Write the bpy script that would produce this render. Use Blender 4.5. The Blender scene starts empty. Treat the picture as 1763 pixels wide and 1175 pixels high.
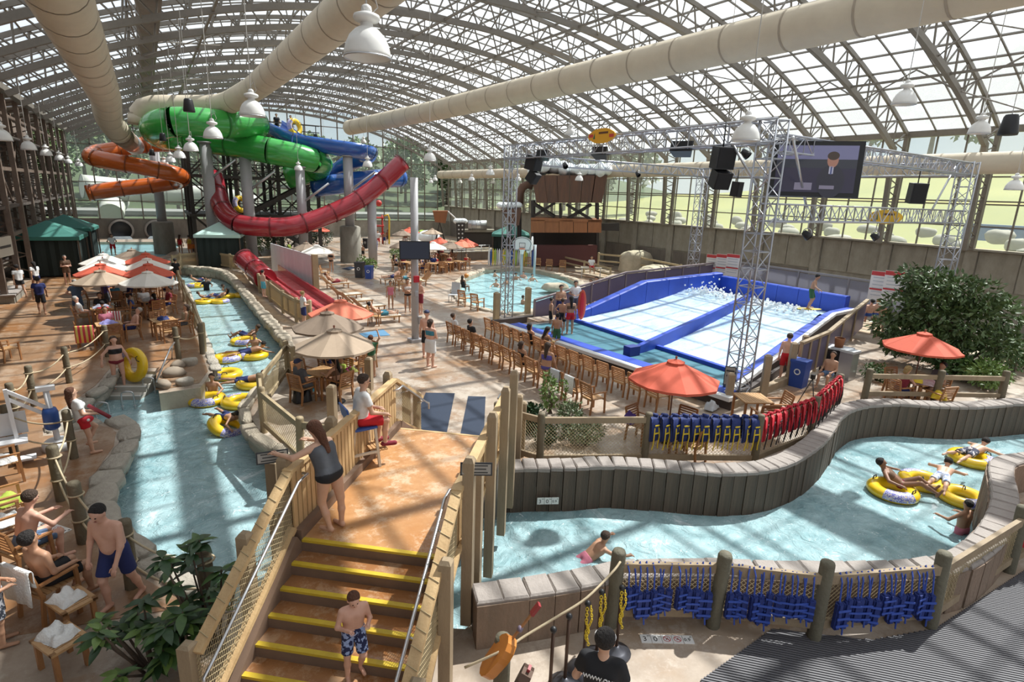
import bpy, bmesh, math, random
import numpy as np
from mathutils import Vector, Matrix, Euler
from mathutils.geometry import tessellate_polygon
R = math.radians
rnd = random.Random(7)
scene = bpy.context.scene
COL = scene.collection
# ------------------------------------------------------------------ camera
FPX, CX, CY = 979.0, 881.5, 587.5
PITCH, YAW, ROLL, CH = R(14.45), R(32.46), R(2.08), 6.0
cam = bpy.data.cameras.new('camera')
cam.sensor_width = 36.0
cam.lens = 36.0 * FPX / 1763.0
cam.clip_end = 2000
camo = bpy.data.objects.new('camera', cam)
camo.location = (0, 0, CH)
FH = Vector((math.sin(YAW), math.cos(YAW), 0))
R0 = Vector((math.cos(YAW), -math.sin(YAW), 0))
FW = FH * math.cos(PITCH) + Vector((0, 0, -math.sin(PITCH)))
U0 = FH * math.sin(PITCH) + Vector((0, 0, math.cos(PITCH)))
RT = R0 * math.cos(ROLL) + U0 * math.sin(ROLL)
UP = U0 * math.cos(ROLL) - R0 * math.sin(ROLL)
camo.rotation_euler = Matrix((RT, UP, -FW)).transposed().to_euler()
COL.objects.link(camo)
scene.camera = camo
# ------------------------------------------------------------------ sky, sun, exposure
w = bpy.data.worlds.new('sky')
scene.world = w
w.use_nodes = True
nt = w.node_tree
nt.nodes.clear()
out = nt.nodes.new('ShaderNodeOutputWorld')
bg = nt.nodes.new('ShaderNodeBackground')
tc = nt.nodes.new('ShaderNodeTexCoord')
nz = nt.nodes.new('ShaderNodeTexNoise')
nz.inputs['Scale'].default_value = 3.0
nz.inputs['Detail'].default_value = 5.0
cr = nt.nodes.new('ShaderNodeValToRGB')
cr.color_ramp.elements[0].position = .35
cr.color_ramp.elements[0].color = (.74, .86, 1.0, 1)
cr.color_ramp.elements[1].position = .6
cr.color_ramp.elements[1].color = (1.0, 1.0, 1.0, 1)
nt.links.new(tc.outputs['Generated'], nz.inputs['Vector'])
nt.links.new(nz.outputs['Fac'], cr.inputs['Fac'])
nt.links.new(cr.outputs['Color'], bg.inputs['Color'])
bg.inputs['Strength'].default_value = .7
nt.links.new(bg.outputs['Background'], out.inputs['Surface'])
sl = bpy.data.lights.new('sun', 'SUN')
sl.energy = 10.0
sl.angle = R(.7)
sl.color = (1.0, .95, .86)
so = bpy.data.objects.new('sun', sl)
SAZ, SEL = R(84), R(56)          # azimuth clockwise from +Y, elevation
sd = Vector((math.sin(SAZ) * math.cos(SEL), math.cos(SAZ) * math.cos(SEL), math.sin(SEL)))
so.rotation_euler = sd.to_track_quat('Z', 'Y').to_euler()
so.location = (20, 10, 40)
COL.objects.link(so)
vs = scene.view_settings
vs.view_transform = 'Standard'
vs.look = 'None'
vs.exposure = 0.27
vs.gamma = 1.0
vs.use_curve_mapping = False
# ------------------------------------------------------------------ photograph pixel -> point in the place
CAM = Vector((0, 0, CH))
def ray(px, py): return FW * FPX + RT * (px - CX) - UP * (py - CY)
def G(px, py, z=0.0):
    d = ray(px, py); return CAM + d * ((z - CH) / d.z)
def PX(px, py, x):
    d = ray(px, py); return CAM + d * (x / d.x)
def PY(px, py, y):
    d = ray(px, py); return CAM + d * (y / d.y)
def G2(px, py, z=0.0):
    g = G(px, py, z); return (g.x, g.y)
# ------------------------------------------------------------------ materials
MATS = {}
def mat(name, col, rough=.6, metal=0., noise=None, bump=None, spec=.5, alpha=None, emit=None, coat=0., trans=0.):
    """noise=(scale, colour2, amount[, stretch xyz]) mixes a second colour; bump=(scale, strength)"""
    if name in MATS: return MATS[name]
    m = bpy.data.materials.new(name); m.use_nodes = True
    n = m.node_tree; b = n.nodes['Principled BSDF']
    b.inputs['Base Color'].default_value = (*col, 1)
    b.inputs['Roughness'].default_value = rough
    b.inputs['Metallic'].default_value = metal
    b.inputs['Specular IOR Level'].default_value = spec
    if coat: b.inputs['Coat Weight'].default_value = coat
    if trans: b.inputs['Transmission Weight'].default_value = trans
    if alpha is not None: b.inputs['Alpha'].default_value = alpha
    if emit:
        b.inputs['Emission Color'].default_value = (*emit[0], 1); b.inputs['Emission Strength'].default_value = emit[1]
    if noise or bump:
        t = n.nodes.new('ShaderNodeTexCoord')
    if noise:
        src = t.outputs['Object']
        if len(noise) > 3:
            mp = n.nodes.new('ShaderNodeMapping'); mp.inputs['Scale'].default_value = noise[3]
            n.links.new(src, mp.inputs['Vector']); src = mp.outputs['Vector']
        x = n.nodes.new('ShaderNodeTexNoise'); x.inputs['Scale'].default_value = noise[0]; x.inputs['Detail'].default_value = 6
        x.inputs['Roughness'].default_value = .65
        n.links.new(src, x.inputs['Vector'])
        r = n.nodes.new('ShaderNodeValToRGB'); a = noise[2]
        r.color_ramp.elements[0].position = .5 - .22; r.color_ramp.elements[1].position = .5 + .22
        r.color_ramp.elements[0].color = (*col, 1)
        r.color_ramp.elements[1].color = (*[c * (1 - a) + d * a for c, d in zip(col, noise[1])], 1)
        n.links.new(x.outputs['Fac'], r.inputs['Fac']); n.links.new(r.outputs['Color'], b.inputs['Base Color'])
    if bump:
        x2 = n.nodes.new('ShaderNodeTexNoise'); x2.inputs['Scale'].default_value = bump[0]; x2.inputs['Detail'].default_value = 4
        n.links.new(t.outputs['Object'], x2.inputs['Vector'])
        bp = n.nodes.new('ShaderNodeBump'); bp.inputs['Strength'].default_value = bump[1]; bp.inputs['Distance'].default_value = .05
        n.links.new(x2.outputs['Fac'], bp.inputs['Height']); n.links.new(bp.outputs['Normal'], b.inputs['Normal'])
    MATS[name] = m
    return m
def glassy(name, col, tr, glow=.5, rough=.1):
    """thin pane: mostly see-through, partly milky"""
    m = bpy.data.materials.new(name); m.use_nodes = True; n = m.node_tree; n.nodes.clear()
    o = n.nodes.new('ShaderNodeOutputMaterial'); a = n.nodes.new('ShaderNodeBsdfTransparent'); a.inputs[0].default_value = (*col, 1)
    b = n.nodes.new('ShaderNodeBsdfPrincipled'); b.inputs['Base Color'].default_value = (*col, 1); b.inputs['Roughness'].default_value = rough
    t = n.nodes.new('ShaderNodeBsdfTranslucent'); t.inputs[0].default_value = (*col, 1)
    m1 = n.nodes.new('ShaderNodeMixShader'); m1.inputs[0].default_value = glow
    m2 = n.nodes.new('ShaderNodeMixShader'); m2.inputs[0].default_value = 1 - tr
    n.links.new(b.outputs[0], m1.inputs[1]); n.links.new(t.outputs[0], m1.inputs[2])
    n.links.new(a.outputs[0], m2.inputs[1]); n.links.new(m1.outputs[0], m2.inputs[2])
    n.links.new(m2.outputs[0], o.inputs[0]); MATS[name] = m
    return m
# ------------------------------------------------------------------ mesh helpers
def link(o, parent=None):
    COL.objects.link(o)
    if parent is not None: o.parent = parent
    return o
def tag(o, label=None, cat=None, group=None, kind=None):
    if label: o['label'] = label
    if cat: o['category'] = cat
    if group: o['group'] = group
    if kind: o['kind'] = kind
    return o
def empty(name, loc=(0, 0, 0), rz=0, label=None, cat=None, group=None, kind=None, scale=1):
    o = bpy.data.objects.new(name, None); o.location = loc; o.rotation_euler = (0, 0, rz); o.scale = (scale,) * 3
    o.empty_display_size = .1
    link(o); return tag(o, label, cat, group, kind)
def frame(d):
    d = Vector(d).normalized(); a = Vector((0, 0, 1)) if abs(d.z) < .95 else Vector((1, 0, 0))
    s = d.cross(a).normalized(); return d, s, s.cross(d).normalized()
class MB:
    def __init__(s): s.v = []; s.f = []; s.sm = []
    def add(s, vs, fs, smooth=False):
        k = len(s.v); s.v += [tuple(q) for q in vs]; s.f += [tuple(i + k for i in f) for f in fs]; s.sm += [smooth] * len(fs); return s
    def box(s, c, size, rz=0, M=None):
        x, y, z = (q / 2 for q in size); vs = [Vector((a * x, b * y, e * z)) for a in (-1, 1) for b in (-1, 1) for e in (-1, 1)]
        m = M if M is not None else Matrix.Rotation(rz, 3, 'Z'); vs = [m @ q + Vector(c) for q in vs]
        return s.add(vs, [(0, 1, 3, 2), (4, 6, 7, 5), (0, 4, 5, 1), (2, 3, 7, 6), (0, 2, 6, 4), (1, 5, 7, 3)])
    def beam(s, a, b, wd, h=None, up=None):
        a, b = Vector(a), Vector(b); d, sd_, u = frame(b - a); h = h or wd
        if up is not None:
            u = Vector(up); sd_ = d.cross(u).normalized(); u = sd_.cross(d).normalized()
        vs = [p + sd_ * (i * wd / 2) + u * (j * h / 2) for p in (a, b) for i, j in ((-1, -1), (1, -1), (1, 1), (-1, 1))]
        return s.add(vs, [(0, 3, 2, 1), (4, 5, 6, 7), (0, 1, 5, 4), (1, 2, 6, 5), (2, 3, 7, 6), (3, 0, 4, 7)])
    def tube(s, a, b, r, n=8, r2=None, cap=True): return s.path([a, b], [r, r if r2 is None else r2], n, cap)
    def path(s, pts, r, n=8, cap=True, closed=False):
        pts = [Vector(p) for p in pts]; m = len(pts); rr = r if isinstance(r, (list, tuple)) else [r] * m
        vs = []; ref = None
        for i, p in enumerate(pts):
            if closed: d = pts[(i + 1) % m] - pts[i - 1]
            else: d = pts[min(i + 1, m - 1)] - pts[max(i - 1, 0)]
            d.normalize()
            if ref is None: _, sd_, u = frame(d)
            else:
                sd_ = ref - d * ref.dot(d); sd_.normalize(); u = sd_.cross(d)
            ref = sd_
            vs += [p + (sd_ * math.cos(2 * math.pi * k / n) + u * math.sin(2 * math.pi * k / n)) * rr[i] for k in range(n)]
        fs = [(i * n + k, i * n + (k + 1) % n, ((i + 1) % m) * n + (k + 1) % n, ((i + 1) % m) * n + k) for i in range(m if closed else m - 1) for k in range(n)]
        s.add(vs, fs, n > 5)
        if cap and not closed:
            k0 = len(s.v) - len(vs)
            s.f += [tuple(k0 + k for k in range(n))[::-1], tuple(k0 + (m - 1) * n + k for k in range(n))]; s.sm += [False, False]
        return s
    def lathe(s, prof, n=16, c=(0, 0, 0), M=None, smooth=True):
        m = M or Matrix.Identity(3); c = Vector(c); vs = []
        for r, z in prof: vs += [m @ Vector((r * math.cos(2 * math.pi * k / n), r * math.sin(2 * math.pi * k / n), z)) + c for k in range(n)]
        fs = [(i * n + k, i * n + (k + 1) % n, (i + 1) * n + (k + 1) % n, (i + 1) * n + k) for i in range(len(prof) - 1) for k in range(n)]
        return s.add(vs, fs, smooth)
    def prism(s, poly, z0, z1):
        n = len(poly); vs = [(p[0], p[1], z0) for p in poly] + [(p[0], p[1], z1) for p in poly]
        fs = [tuple(range(n))[::-1], tuple(range(n, 2 * n))] + [(i, (i + 1) % n, n + (i + 1) % n, n + i) for i in range(n)]
        return s.add(vs, fs)
    def sphere(s, c, r, n=10, m=7, M=None):
        r = r if isinstance(r, (tuple, list)) else (r, r, r); c = Vector(c); M = M or Matrix.Identity(3)
        vs = [M @ Vector((r[0] * math.sin(math.pi * i / m) * math.cos(2 * math.pi * k / n), r[1] * math.sin(math.pi * i / m) * math.sin(2 * math.pi * k / n), r[2] * math.cos(math.pi * i / m))) + c for i in range(m + 1) for k in range(n)]
        fs = [(i * n + k, (i + 1) * n + k, (i + 1) * n + (k + 1) % n, i * n + (k + 1) % n) for i in range(m) for k in range(n)]
        return s.add(vs, fs, True)
    def torus(s, c, Rr, r, n=32, m=12, M=None, squash=1., a0=0, a1=2 * math.pi, b0=0, b1=2 * math.pi, off=0.):
        M = M or Matrix.Identity(3); c = Vector(c); full = abs(a1 - a0 - 2 * math.pi) < 1e-6; fb = abs(b1 - b0 - 2 * math.pi) < 1e-6
        N = n if full else n + 1; Mm = m if fb else m + 1; vs = []
        for i in range(N):
            a = a0 + (a1 - a0) * i / n
            for k in range(Mm):
                b = b0 + (b1 - b0) * k / m; q = Rr + (r + off) * math.cos(b)
                vs.append(M @ Vector((q * math.cos(a), q * math.sin(a), (r + off) * math.sin(b) * squash)) + c)
        fs = [(i * Mm + k, ((i + 1) % N) * Mm + k, ((i + 1) % N) * Mm + (k + 1) % Mm, i * Mm + (k + 1) % Mm) for i in range(n) for k in range(m)]
        return s.add(vs, fs, True)
    def mesh(s, name, m):
        me = bpy.data.meshes.new(name); me.from_pydata(s.v, [], s.f)
        me.polygons.foreach_set('use_smooth', s.sm); me.update()
        if m is not None: me.materials.append(m)
        return me
    def build(s, name, m, parent=None, loc=None, rz=0, **kw):
        o = bpy.data.objects.new(name, s.mesh(name, m))
        if loc is not None: o.location = loc
        if rz: o.rotation_euler = (0, 0, rz)
        link(o, parent); return tag(o, **kw)
def inst(name, me, parent=None, loc=(0, 0, 0), rot=(0, 0, 0), scale=(1, 1, 1), **kw):
    o = bpy.data.objects.new(name, me); o.location = loc; o.rotation_euler = rot; o.scale = scale
    link(o, parent); return tag(o, **kw)
CHILD = {}
def dup(root, loc, rz=0, label=None, group=None, scale=None, mats=None):
    """a copy of a thing with copies of its parts and sub-parts; mats={part stem: material} recolours by object slot"""
    def cp(o, par):
        c = o.copy(); COL.objects.link(c); c.parent = par
        st = o.name.split('.')[0]
        if mats and st in mats and c.type == 'MESH':
            c.material_slots[0].link = 'OBJECT'; c.material_slots[0].material = mats[st]
        for ch in KIDS.get(o.name, ()): cp(ch, c)
        return c
    r = cp(root, None)
    r.location = loc; r.rotation_euler = (0, 0, rz)
    if scale is not None: r.scale = (scale,) * 3 if not isinstance(scale, (tuple, list)) else scale
    if label: r['label'] = label
    if group: r['group'] = group
    return r
KIDS = {}
def proto(root):
    """remember a finished thing's children so dup() can copy them quickly"""
    def go(o):
        KIDS[o.name] = list(o.children)
        for ch in o.children: go(ch)
    bpy.context.view_layer.update(); go(root); return root
def drop(root):
    """remove a prototype that was only a source of copies"""
    def go(o):
        for ch in KIDS.get(o.name, []): go(ch)
        bpy.data.objects.remove(o)
    go(root)
def arc_pts(pts, step):
    """resample a polyline evenly"""
    pts = [Vector(p) for p in pts]; L = [0]
    for a, b in zip(pts, pts[1:]): L.append(L[-1] + (b - a).length)
    n = max(1, round(L[-1] / step)); o = []
    for i in range(n + 1):
        t = L[-1] * i / n; j = 0
        while j < len(L) - 2 and L[j + 1] < t: j += 1
        u = (t - L[j]) / max(1e-9, L[j + 1] - L[j]); o.append(pts[j].lerp(pts[j + 1], u))
    return o
def spline(pts, k=6):
    """Catmull-Rom through points"""
    P = [Vector(p) for p in pts]; P = [P[0] * 2 - P[1]] + P + [P[-1] * 2 - P[-2]]; o = []
    for i in range(1, len(P) - 2):
        a, b, c, d = P[i - 1:i + 3]
        for j in range(k):
            t = j / k; o.append(.5 * ((2 * b) + (c - a) * t + (2 * a - 5 * b + 4 * c - d) * t * t + (3 * b - a - 3 * c + d) * t ** 3))
    o.append(P[-2].copy()); return o
# ================================================================== the building shell
M_steel = mat('painted_steel', (.20, .175, .145), .55, noise=(6, (.14, .125, .105), .6))
M_steel_d = mat('dark_steel', (.20, .165, .135), .55, noise=(5, (.13, .11, .09), .7))
M_conc = mat('concrete', (.33, .31, .26), .85, noise=(1.3, (.17, .15, .12), .9, (1, 1, .5)), bump=(18, .25))
M_conc_d = mat('stained_concrete', (.22, .19, .16), .85, noise=(1.1, (.09, .08, .07), .8, (1, 1, .3)), bump=(18, .25))
M_pane = glassy('milky_roof_pane', (.90, .93, .96), .80, .7, .25)
M_glass = glassy('clear_wall_pane', (.93, .97, .95), .9, .3, .05)
XL, XR, YN, YF = -6.2, 36.0, -6.0, 74.0
ZC, ZE = 4.07, 9.95        # concrete top and eave on the right
RC, RR = (14.14, -27.61), 43.458
A0, A1 = -math.asin((RC[0] - XL) / RR), math.asin((XR - RC[0]) / RR)
BAY = 4.1
def arch(a, r=RR): return Vector((RC[0] + r * math.sin(a), 0, RC[1] + r * math.cos(a)))
NROW = 32
DA = (A1 - A0) / NROW
NB_ = 20
YB = [YF - BAY * i for i in range(NB_ + 1)]
roof = empty('ceiling', kind='structure'); tag(roof, 'arched greenhouse roof of milky panes on brown steel trusses')
# trusses: one mesh for each kind of member, shared by all
def arc_beam(r, a0, a1, n, wd, h):
    mb = MB(); vs = []
    for i in range(n + 1):
        a = a0 + (a1 - a0) * i / n
        for sy, dr in ((-1, -1), (1, -1), (1, 1), (-1, 1)):
            p = arch(a, r + dr * h / 2); vs.append((p.x, sy * wd / 2, p.z))
    fs = [(i * 4 + k, i * 4 + (k + 1) % 4, i * 4 + 4 + (k + 1) % 4, i * 4 + 4 + k) for i in range(n) for k in range(4)]
    return mb.add(vs, fs)
RI = RR - 1.45
me_out = arc_beam(RR - .14, A0, A1, 34, .13, .2).mesh('outer_chord', M_steel)
me_in = arc_beam(RI, A0 + .012, A1 - .02, 34, .2, .26).mesh('inner_chord', M_steel)
wb = MB(); NW = 34
for i in range(NW):
    a = A0 + .01 + (A1 - A0 - .02) * i / NW; b = A0 + .01 + (A1 - A0 - .02) * (i + 1) / NW; m_ = (a + b) / 2
    wb.tube(arch(a, RR - .2), arch(m_, RI), .045, 5, cap=False).tube(arch(m_, RI), arch(b, RR - .2), .045, 5, cap=False)
    if i % 2 == 0: wb.tube(arch(m_, RI), arch(m_, RR - .2), .035, 5, cap=False)
me_web = wb.mesh('truss_web', M_steel)
# leg on the right: upright and sloping member with lacing
lg = MB(); ti = arch(A1 - .02, RI); BX = XR - .25
lg.beam((BX, 0, ZC), (BX, 0, ZE), .2, .2).beam((XR - 1.05, 0, ZC), (ti.x, 0, ti.z + .1), .22, .24)
me_leg = lg.mesh('truss_leg', M_steel)
lc = MB()
for i in range(9):
    z0 = ZC + .1 + i * .62; f = lambda z: XR - 1.05 + (ti.x - XR + 1.05) * (z - ZC) / (ti.z + .1 - ZC)
    lc.tube((BX, 0, z0), (f(z0 + .31), 0, z0 + .31), .035, 5, cap=False).tube((f(z0 + .31), 0, z0 + .31), (BX, 0, z0 + .62), .035, 5, cap=False)
me_lac = lc.mesh('leg_lacing', M_steel)
for i, y in enumerate(YB):
    t = empty('roof_truss', (0, y, 0)); t.parent = roof
    for nm, me in (('outer_chord', me_out), ('inner_chord', me_in), ('truss_web', me_web), ('truss_leg', me_leg), ('leg_lacing', me_lac)):
        inst(nm, me, t)
# bars between the panes
me_raf = arc_beam(RR - .04, A0, A1, 34, .06, .09).mesh('rafter', M_steel)
for i in range(NB_):
    for k in (1, 2): inst('rafter', me_raf, roof, (0, YF - BAY * i - k * BAY / 3, 0))
me_pur = MB().box((0, (YF + YB[-1]) / 2, 0), (.07, YF - YB[-1], .1)).mesh('purlin', M_steel)
for i in range(NROW + 1):
    p = arch(A0 + DA * i, RR - .05); inst('purlin', me_pur, roof, p, (0, A0 + DA * i, 0))
# long ties under the trusses and lattice bracing between them
me_tie = MB().beam((0, YB[-1], 0), (0, YF, 0), .1, .1).mesh('long_tie', M_steel)
for k in range(3, 31, 4): inst('long_tie', me_tie, roof, arch(A0 + DA * k, RI))
bz = MB()
for k in (5, 11, 17, 23, 28):
    pi, po = arch(A0 + DA * k, RI), arch(A0 + DA * k, RR - .15)
    for i in range(NB_):
        y0 = YF - BAY * i; pm = lambda p, y: (p.x, y, p.z)
        bz.tube(pm(pi, y0), pm(po, y0 - BAY / 2), .04, 5, cap=False).tube(pm(po, y0 - BAY / 2), pm(pi, y0 - BAY), .04, 5, cap=False)
        if i % 3 == 0:
            q = arch(A0 + DA * (k + 3), RI); bz.tube(pm(pi, y0), pm(q, y0 - BAY), .03, 5, cap=False).tube(pm(q, y0), pm(pi, y0 - BAY), .03, 5, cap=False)
bz.build('lattice_bracing', M_steel, roof, kind='stuff')
# wide grey walkway beams running the length of the hall
wk = MB().box((.9, 34, 13.2), (.9, 82, .5)); wk.build('walkway_beam', M_steel_d, roof)
wk = MB().box((10.5, 34, 14.6), (.6, 82, .4)); wk.build('walkway_beam', M_steel_d, roof)
for sx, zz in ((-6.1, 10.7), (XR - .1, ZE)):
    MB().box((sx, 34, zz), (.35, 84, .35)).build('eave_beam', M_steel, roof)
# panes
pw, pl = BAY / 3 - .06, 2 * RR * math.sin(DA / 2) - .06
me_pane = MB().box((0, 0, 0), (pl, pw, .02)).mesh('pane', M_pane)
cand = []
for i in range(NB_):
    for k in range(3):
        y = YF - BAY * (i + (k + .5) / 3)
        for j in range(NROW):
            a = A0 + DA * (j + .5); p = arch(a, RR - .03); p.y = y
            v = p - CAM; dep = v.dot(FW)
            vis = dep > 1 and abs(v.dot(RT) / dep * FPX) < 900 and -10 < CY - v.dot(UP) / dep * FPX < 300
            cand.append((dep if vis else 1e3 + rnd.random(), p, a))
cand.sort(key=lambda q: q[0])
rest = MB()
for n_, (dep, p, a) in enumerate(cand):
    if n_ < 300: inst('pane', me_pane, roof, p, (0, a, 0))
    else: rest.box(p, (pl, pw, .02), M=Matrix.Rotation(a, 3, 'Y'))
rest.build('roof_panes', M_pane, roof, kind='stuff')
# ---- right wall: concrete plinth, posts, panes
wr = empty('wall_right', kind='structure')
px_ = MB().box((XR + .3, 34, 1.9), (.5, 84, 4.3)); px_.build('concrete_base', M_conc, wr)
me_pil = MB().box((0, 0, 1.9), (.3, .55, 4.3)).mesh('pilaster', M_conc)
me_pan = MB().box((0, 0, 3.05), (.06, 1.72, 1.9)).mesh('concrete_panel', M_conc)
me_dpan = MB().box((0, 0, 1.0), (.05, 3.3, 2.0)).mesh('stained_panel', M_conc_d)
for y in YB:
    inst('pilaster', me_pil, wr, (XR, y, 0))
    for k in (-.89, .89): inst('concrete_panel', me_pan, wr, (XR + .03, y - BAY / 2 + k, 0))
    if y > 24: inst('stained_panel', me_dpan, wr, (XR + .01, y - BAY / 2, 0))
MB().box((XR, 34, ZC + .02), (.6, 84, .1)).build('sill', M_conc, wr)
me_mul = MB().box((0, 0, (ZC + ZE) / 2), (.08, .07, ZE - ZC)).mesh('mullion', M_steel)
for y in YB:
    for k in (0, BAY / 3, BAY * 2 / 3): inst('mullion', me_mul, wr, (XR + .1, y - k, 0))
for z in (5.25, 6.35, 6.5, 7.7, 8.8):
    MB().box((XR + .1, 34, z), (.07, 84, .07)).build('transom', M_steel, wr)
me_wp = MB().box((0, 0, 0), (.02, BAY / 3 - .08, 1)).mesh('pane', M_glass)
zs = [ZC + .08, 5.25, 6.42, 7.7, 8.8, ZE - .1]
for y in YB[:-4]:
    for k in (BAY / 6, BAY / 2, BAY * 5 / 6):
        for z0, z1 in zip(zs, zs[1:]):
            if y < 58 or z0 < 4.2: inst('pane', me_wp, wr, (XR + .12, y - k, (z0 + z1) / 2), scale=(1, 1, z1 - z0 - .07))
far_p = MB()
for y in YB[:5]:
    for k in (BAY / 6, BAY / 2, BAY * 5 / 6): far_p.box((XR + .12, y - k, 7.6), (.02, BAY / 3 - .08, 4.6))
far_p.build('far_wall_panes', M_glass, wr, kind='stuff')
# ---- far wall
wf = empty('wall_far', kind='structure')
MB().box((0, YF + .3, .9), (16, .5, 2.3)).build('concrete_base', M_conc_d, wf)
MB().box((22.5, YF + .3, .9), (29, .5, 2.3)).build('concrete_base', M_conc, wf)
def roof_z(x): return RC[1] + math.sqrt(max(.1, (RR - .1) ** 2 - (x - RC[0]) ** 2))
x = XL; bars = []
while x <= XR:
    top = roof_z(x); MB().box((x, YF + .1, (2 + top) / 2), (.12, .1, top - 2)).build('mullion', M_steel_d, wf); bars.append(x); x += 1.92
me_p2 = MB().box((0, 0, 0), (1, .02, 1)).mesh('pane', M_glass)
for j in range(7):
    z = 2.05 + 1.85 * j
    xs = [q for q in bars if roof_z(q) > z + .3]
    MB().box(((xs[0] + xs[-1]) / 2, YF + .1, z), (xs[-1] - xs[0], .1, .09)).build('transom', M_steel_d, wf)
    for q in bars[:-1]:
        zt = min(z + 1.85, min(roof_z(q), roof_z(q + 1.92)) - .05)
        if zt > z + .2: inst('pane', me_p2, wf, (q + .96, YF + .12, (z + zt) / 2), scale=(1.82, 1, zt - z - .08))
MB().beam((XL, YF + .1, 10.7), (-2, YF + .1, 12.7), .15).build('edge_beam', M_steel_d, wf)
# ---- left wall: rows of brown columns in front of dark cladding
wl = empty('wall_left', kind='structure')
M_clad = mat('dark_cladding', (.12, .095, .08), .8, noise=(2.5, (.05, .04, .035), .8, (1, 1, .25)))
MB().box((-9.2, 33, 5.2), (.3, 82, 10.6)).build('cladding', M_clad, wl)
M_brown = mat('brown_column', (.185, .135, .105), .6, noise=(3, (.12, .09, .07), .7))
cm = MB().box((0, 0, 5), (.24, .3, 10.9)); me_col = cm.mesh('column', M_brown)
cm = MB().box((0, 0, 5), (.18, .22, 10.9)); me_colb = cm.mesh('back_column', M_brown)
lc = MB()
for i in range(10):
    z = .5 + i; lc.beam((0, 0, z), (-1.5, 0, z + .5), .07).beam((-1.5, 0, z + .5), (0, 0, z + 1), .07)
me_ll = lc.mesh('column_lacing', M_brown)
i = 0; y = YF - 1.0
while y > -3:
    inst('column', me_col, wl, (-6.3, y, 0)); inst('back_column', me_colb, wl, (-7.8, y, 0)); inst('column_lacing', me_ll, wl, (-6.3, y, 0)); y -= BAY
for z in (2.9, 4.4, 6.4, 8.2, 9.4):
    MB().box((-6.45, 33, z), (.14, 80, .2)).build('girt', M_brown, wl)
for z in (4.4, 8.2):
    MB().box((-7.6, 33, z), (2.6, 80, .16)).build('gallery_floor', M_clad, wl)
db = MB()
for k in range(18):
    y0 = YF - 1 - k * BAY
    db.beam((-6.6, y0, 4.5), (-6.6, y0 - BAY, 8.1), .08) if k % 2 else db.beam((-6.6, y0, 8.1), (-6.6, y0 - BAY, 4.5), .08)
db.build('diagonal_bracing', M_brown, wl, kind='stuff')
M_soff = mat('soffit_panel', (.26, .22, .18), .8, noise=(2, (.19, .16, .13), .6))
me_sof = MB().box((0, 0, 0), (2.3, 3.3, .08)).mesh('soffit_panel', M_soff)
for k in range(19): inst('soffit_panel', me_sof, wl, (-7.4, YF - 2.8 - k * BAY, 10.5), (0, R(-12), 0))
# ================================================================== ground, pools and river
def floor_mat(name, cols, sc, rough, wet):
    m = bpy.data.materials.new(name); m.use_nodes = True; n = m.node_tree; b = n.nodes['Principled BSDF']
    t = n.nodes.new('ShaderNodeTexCoord')
    def noise(s, d=5, r=.6):
        x = n.nodes.new('ShaderNodeTexNoise'); x.inputs['Scale'].default_value = s; x.inputs['Detail'].default_value = d; x.inputs['Roughness'].default_value = r
        n.links.new(t.outputs['Object'], x.inputs['Vector']); return x.outputs['Fac']
    def ramp(f, a, b_, c0, c1):
        r = n.nodes.new('ShaderNodeValToRGB'); r.color_ramp.elements[0].position = a; r.color_ramp.elements[1].position = b_
        r.color_ramp.elements[0].color = (*c0, 1); r.color_ramp.elements[1].color = (*c1, 1); n.links.new(f, r.inputs['Fac']); return r.outputs['Color']
    c1 = ramp(noise(sc * 3, 8, .75), .35, .65, cols[0], cols[1])
    k = ramp(noise(sc * .55, 6, .7), .47, .62, (0, 0, 0), (1, 1, 1))
    mx = n.nodes.new('ShaderNodeMix'); mx.data_type = 'RGBA'
    n.links.new(k, mx.inputs['Factor']); n.links.new(c1, mx.inputs['A']); mx.inputs['B'].default_value = (*cols[2], 1)
    k2 = ramp(noise(sc * 1.7, 7, .8), .5, .6, (0, 0, 0), (1, 1, 1))
    mx2 = n.nodes.new('ShaderNodeMix'); mx2.data_type = 'RGBA'; n.links.new(k2, mx2.inputs['Factor'])
    n.links.new(mx.outputs['Result'], mx2.inputs['A']); mx2.inputs['B'].default_value = (*cols[3], 1)
    n.links.new(mx2.outputs['Result'], b.inputs['Base Color'])
    rr = ramp(noise(sc * .4, 4), .42, .6, (rough,) * 3, (wet,) * 3)
    n.links.new(rr, b.inputs['Roughness'])
    bp = n.nodes.new('ShaderNodeBump'); bp.inputs['Strength'].default_value = .25; bp.inputs['Distance'].default_value = .02
    n.links.new(noise(sc * 9, 4), bp.inputs['Height']); n.links.new(bp.outputs['Normal'], b.inputs['Normal'])
    MATS[name] = m; return m
M_floor = floor_mat('stamped_concrete', ((.41, .335, .265), (.29, .22, .165), (.28, .15, .07), (.47, .40, .33)), .5, .55, .22)
M_deck_l = floor_mat('orange_stamped_concrete', ((.31, .185, .105), (.23, .13, .07), (.28, .125, .045), (.36, .25, .17)), .5, .5, .25)
M_land = floor_mat('ochre_concrete', ((.50, .27, .12), (.40, .19, .075), (.44, .20, .07), (.58, .40, .26)), 1.1, .45, .2)
M_tread = floor_mat('shaded_wet_brown_concrete', ((.34, .155, .06), (.26, .11, .04), (.30, .125, .045), (.42, .25, .14)), 1.1, .45, .2)  # landing colour darkened: wet concrete plus stair shade painted in
M_near = floor_mat('pale_concrete', ((.42, .34, .27), (.32, .25, .19), (.34, .24, .16), (.46, .38, .31)), .6, .6, .4)
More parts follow.
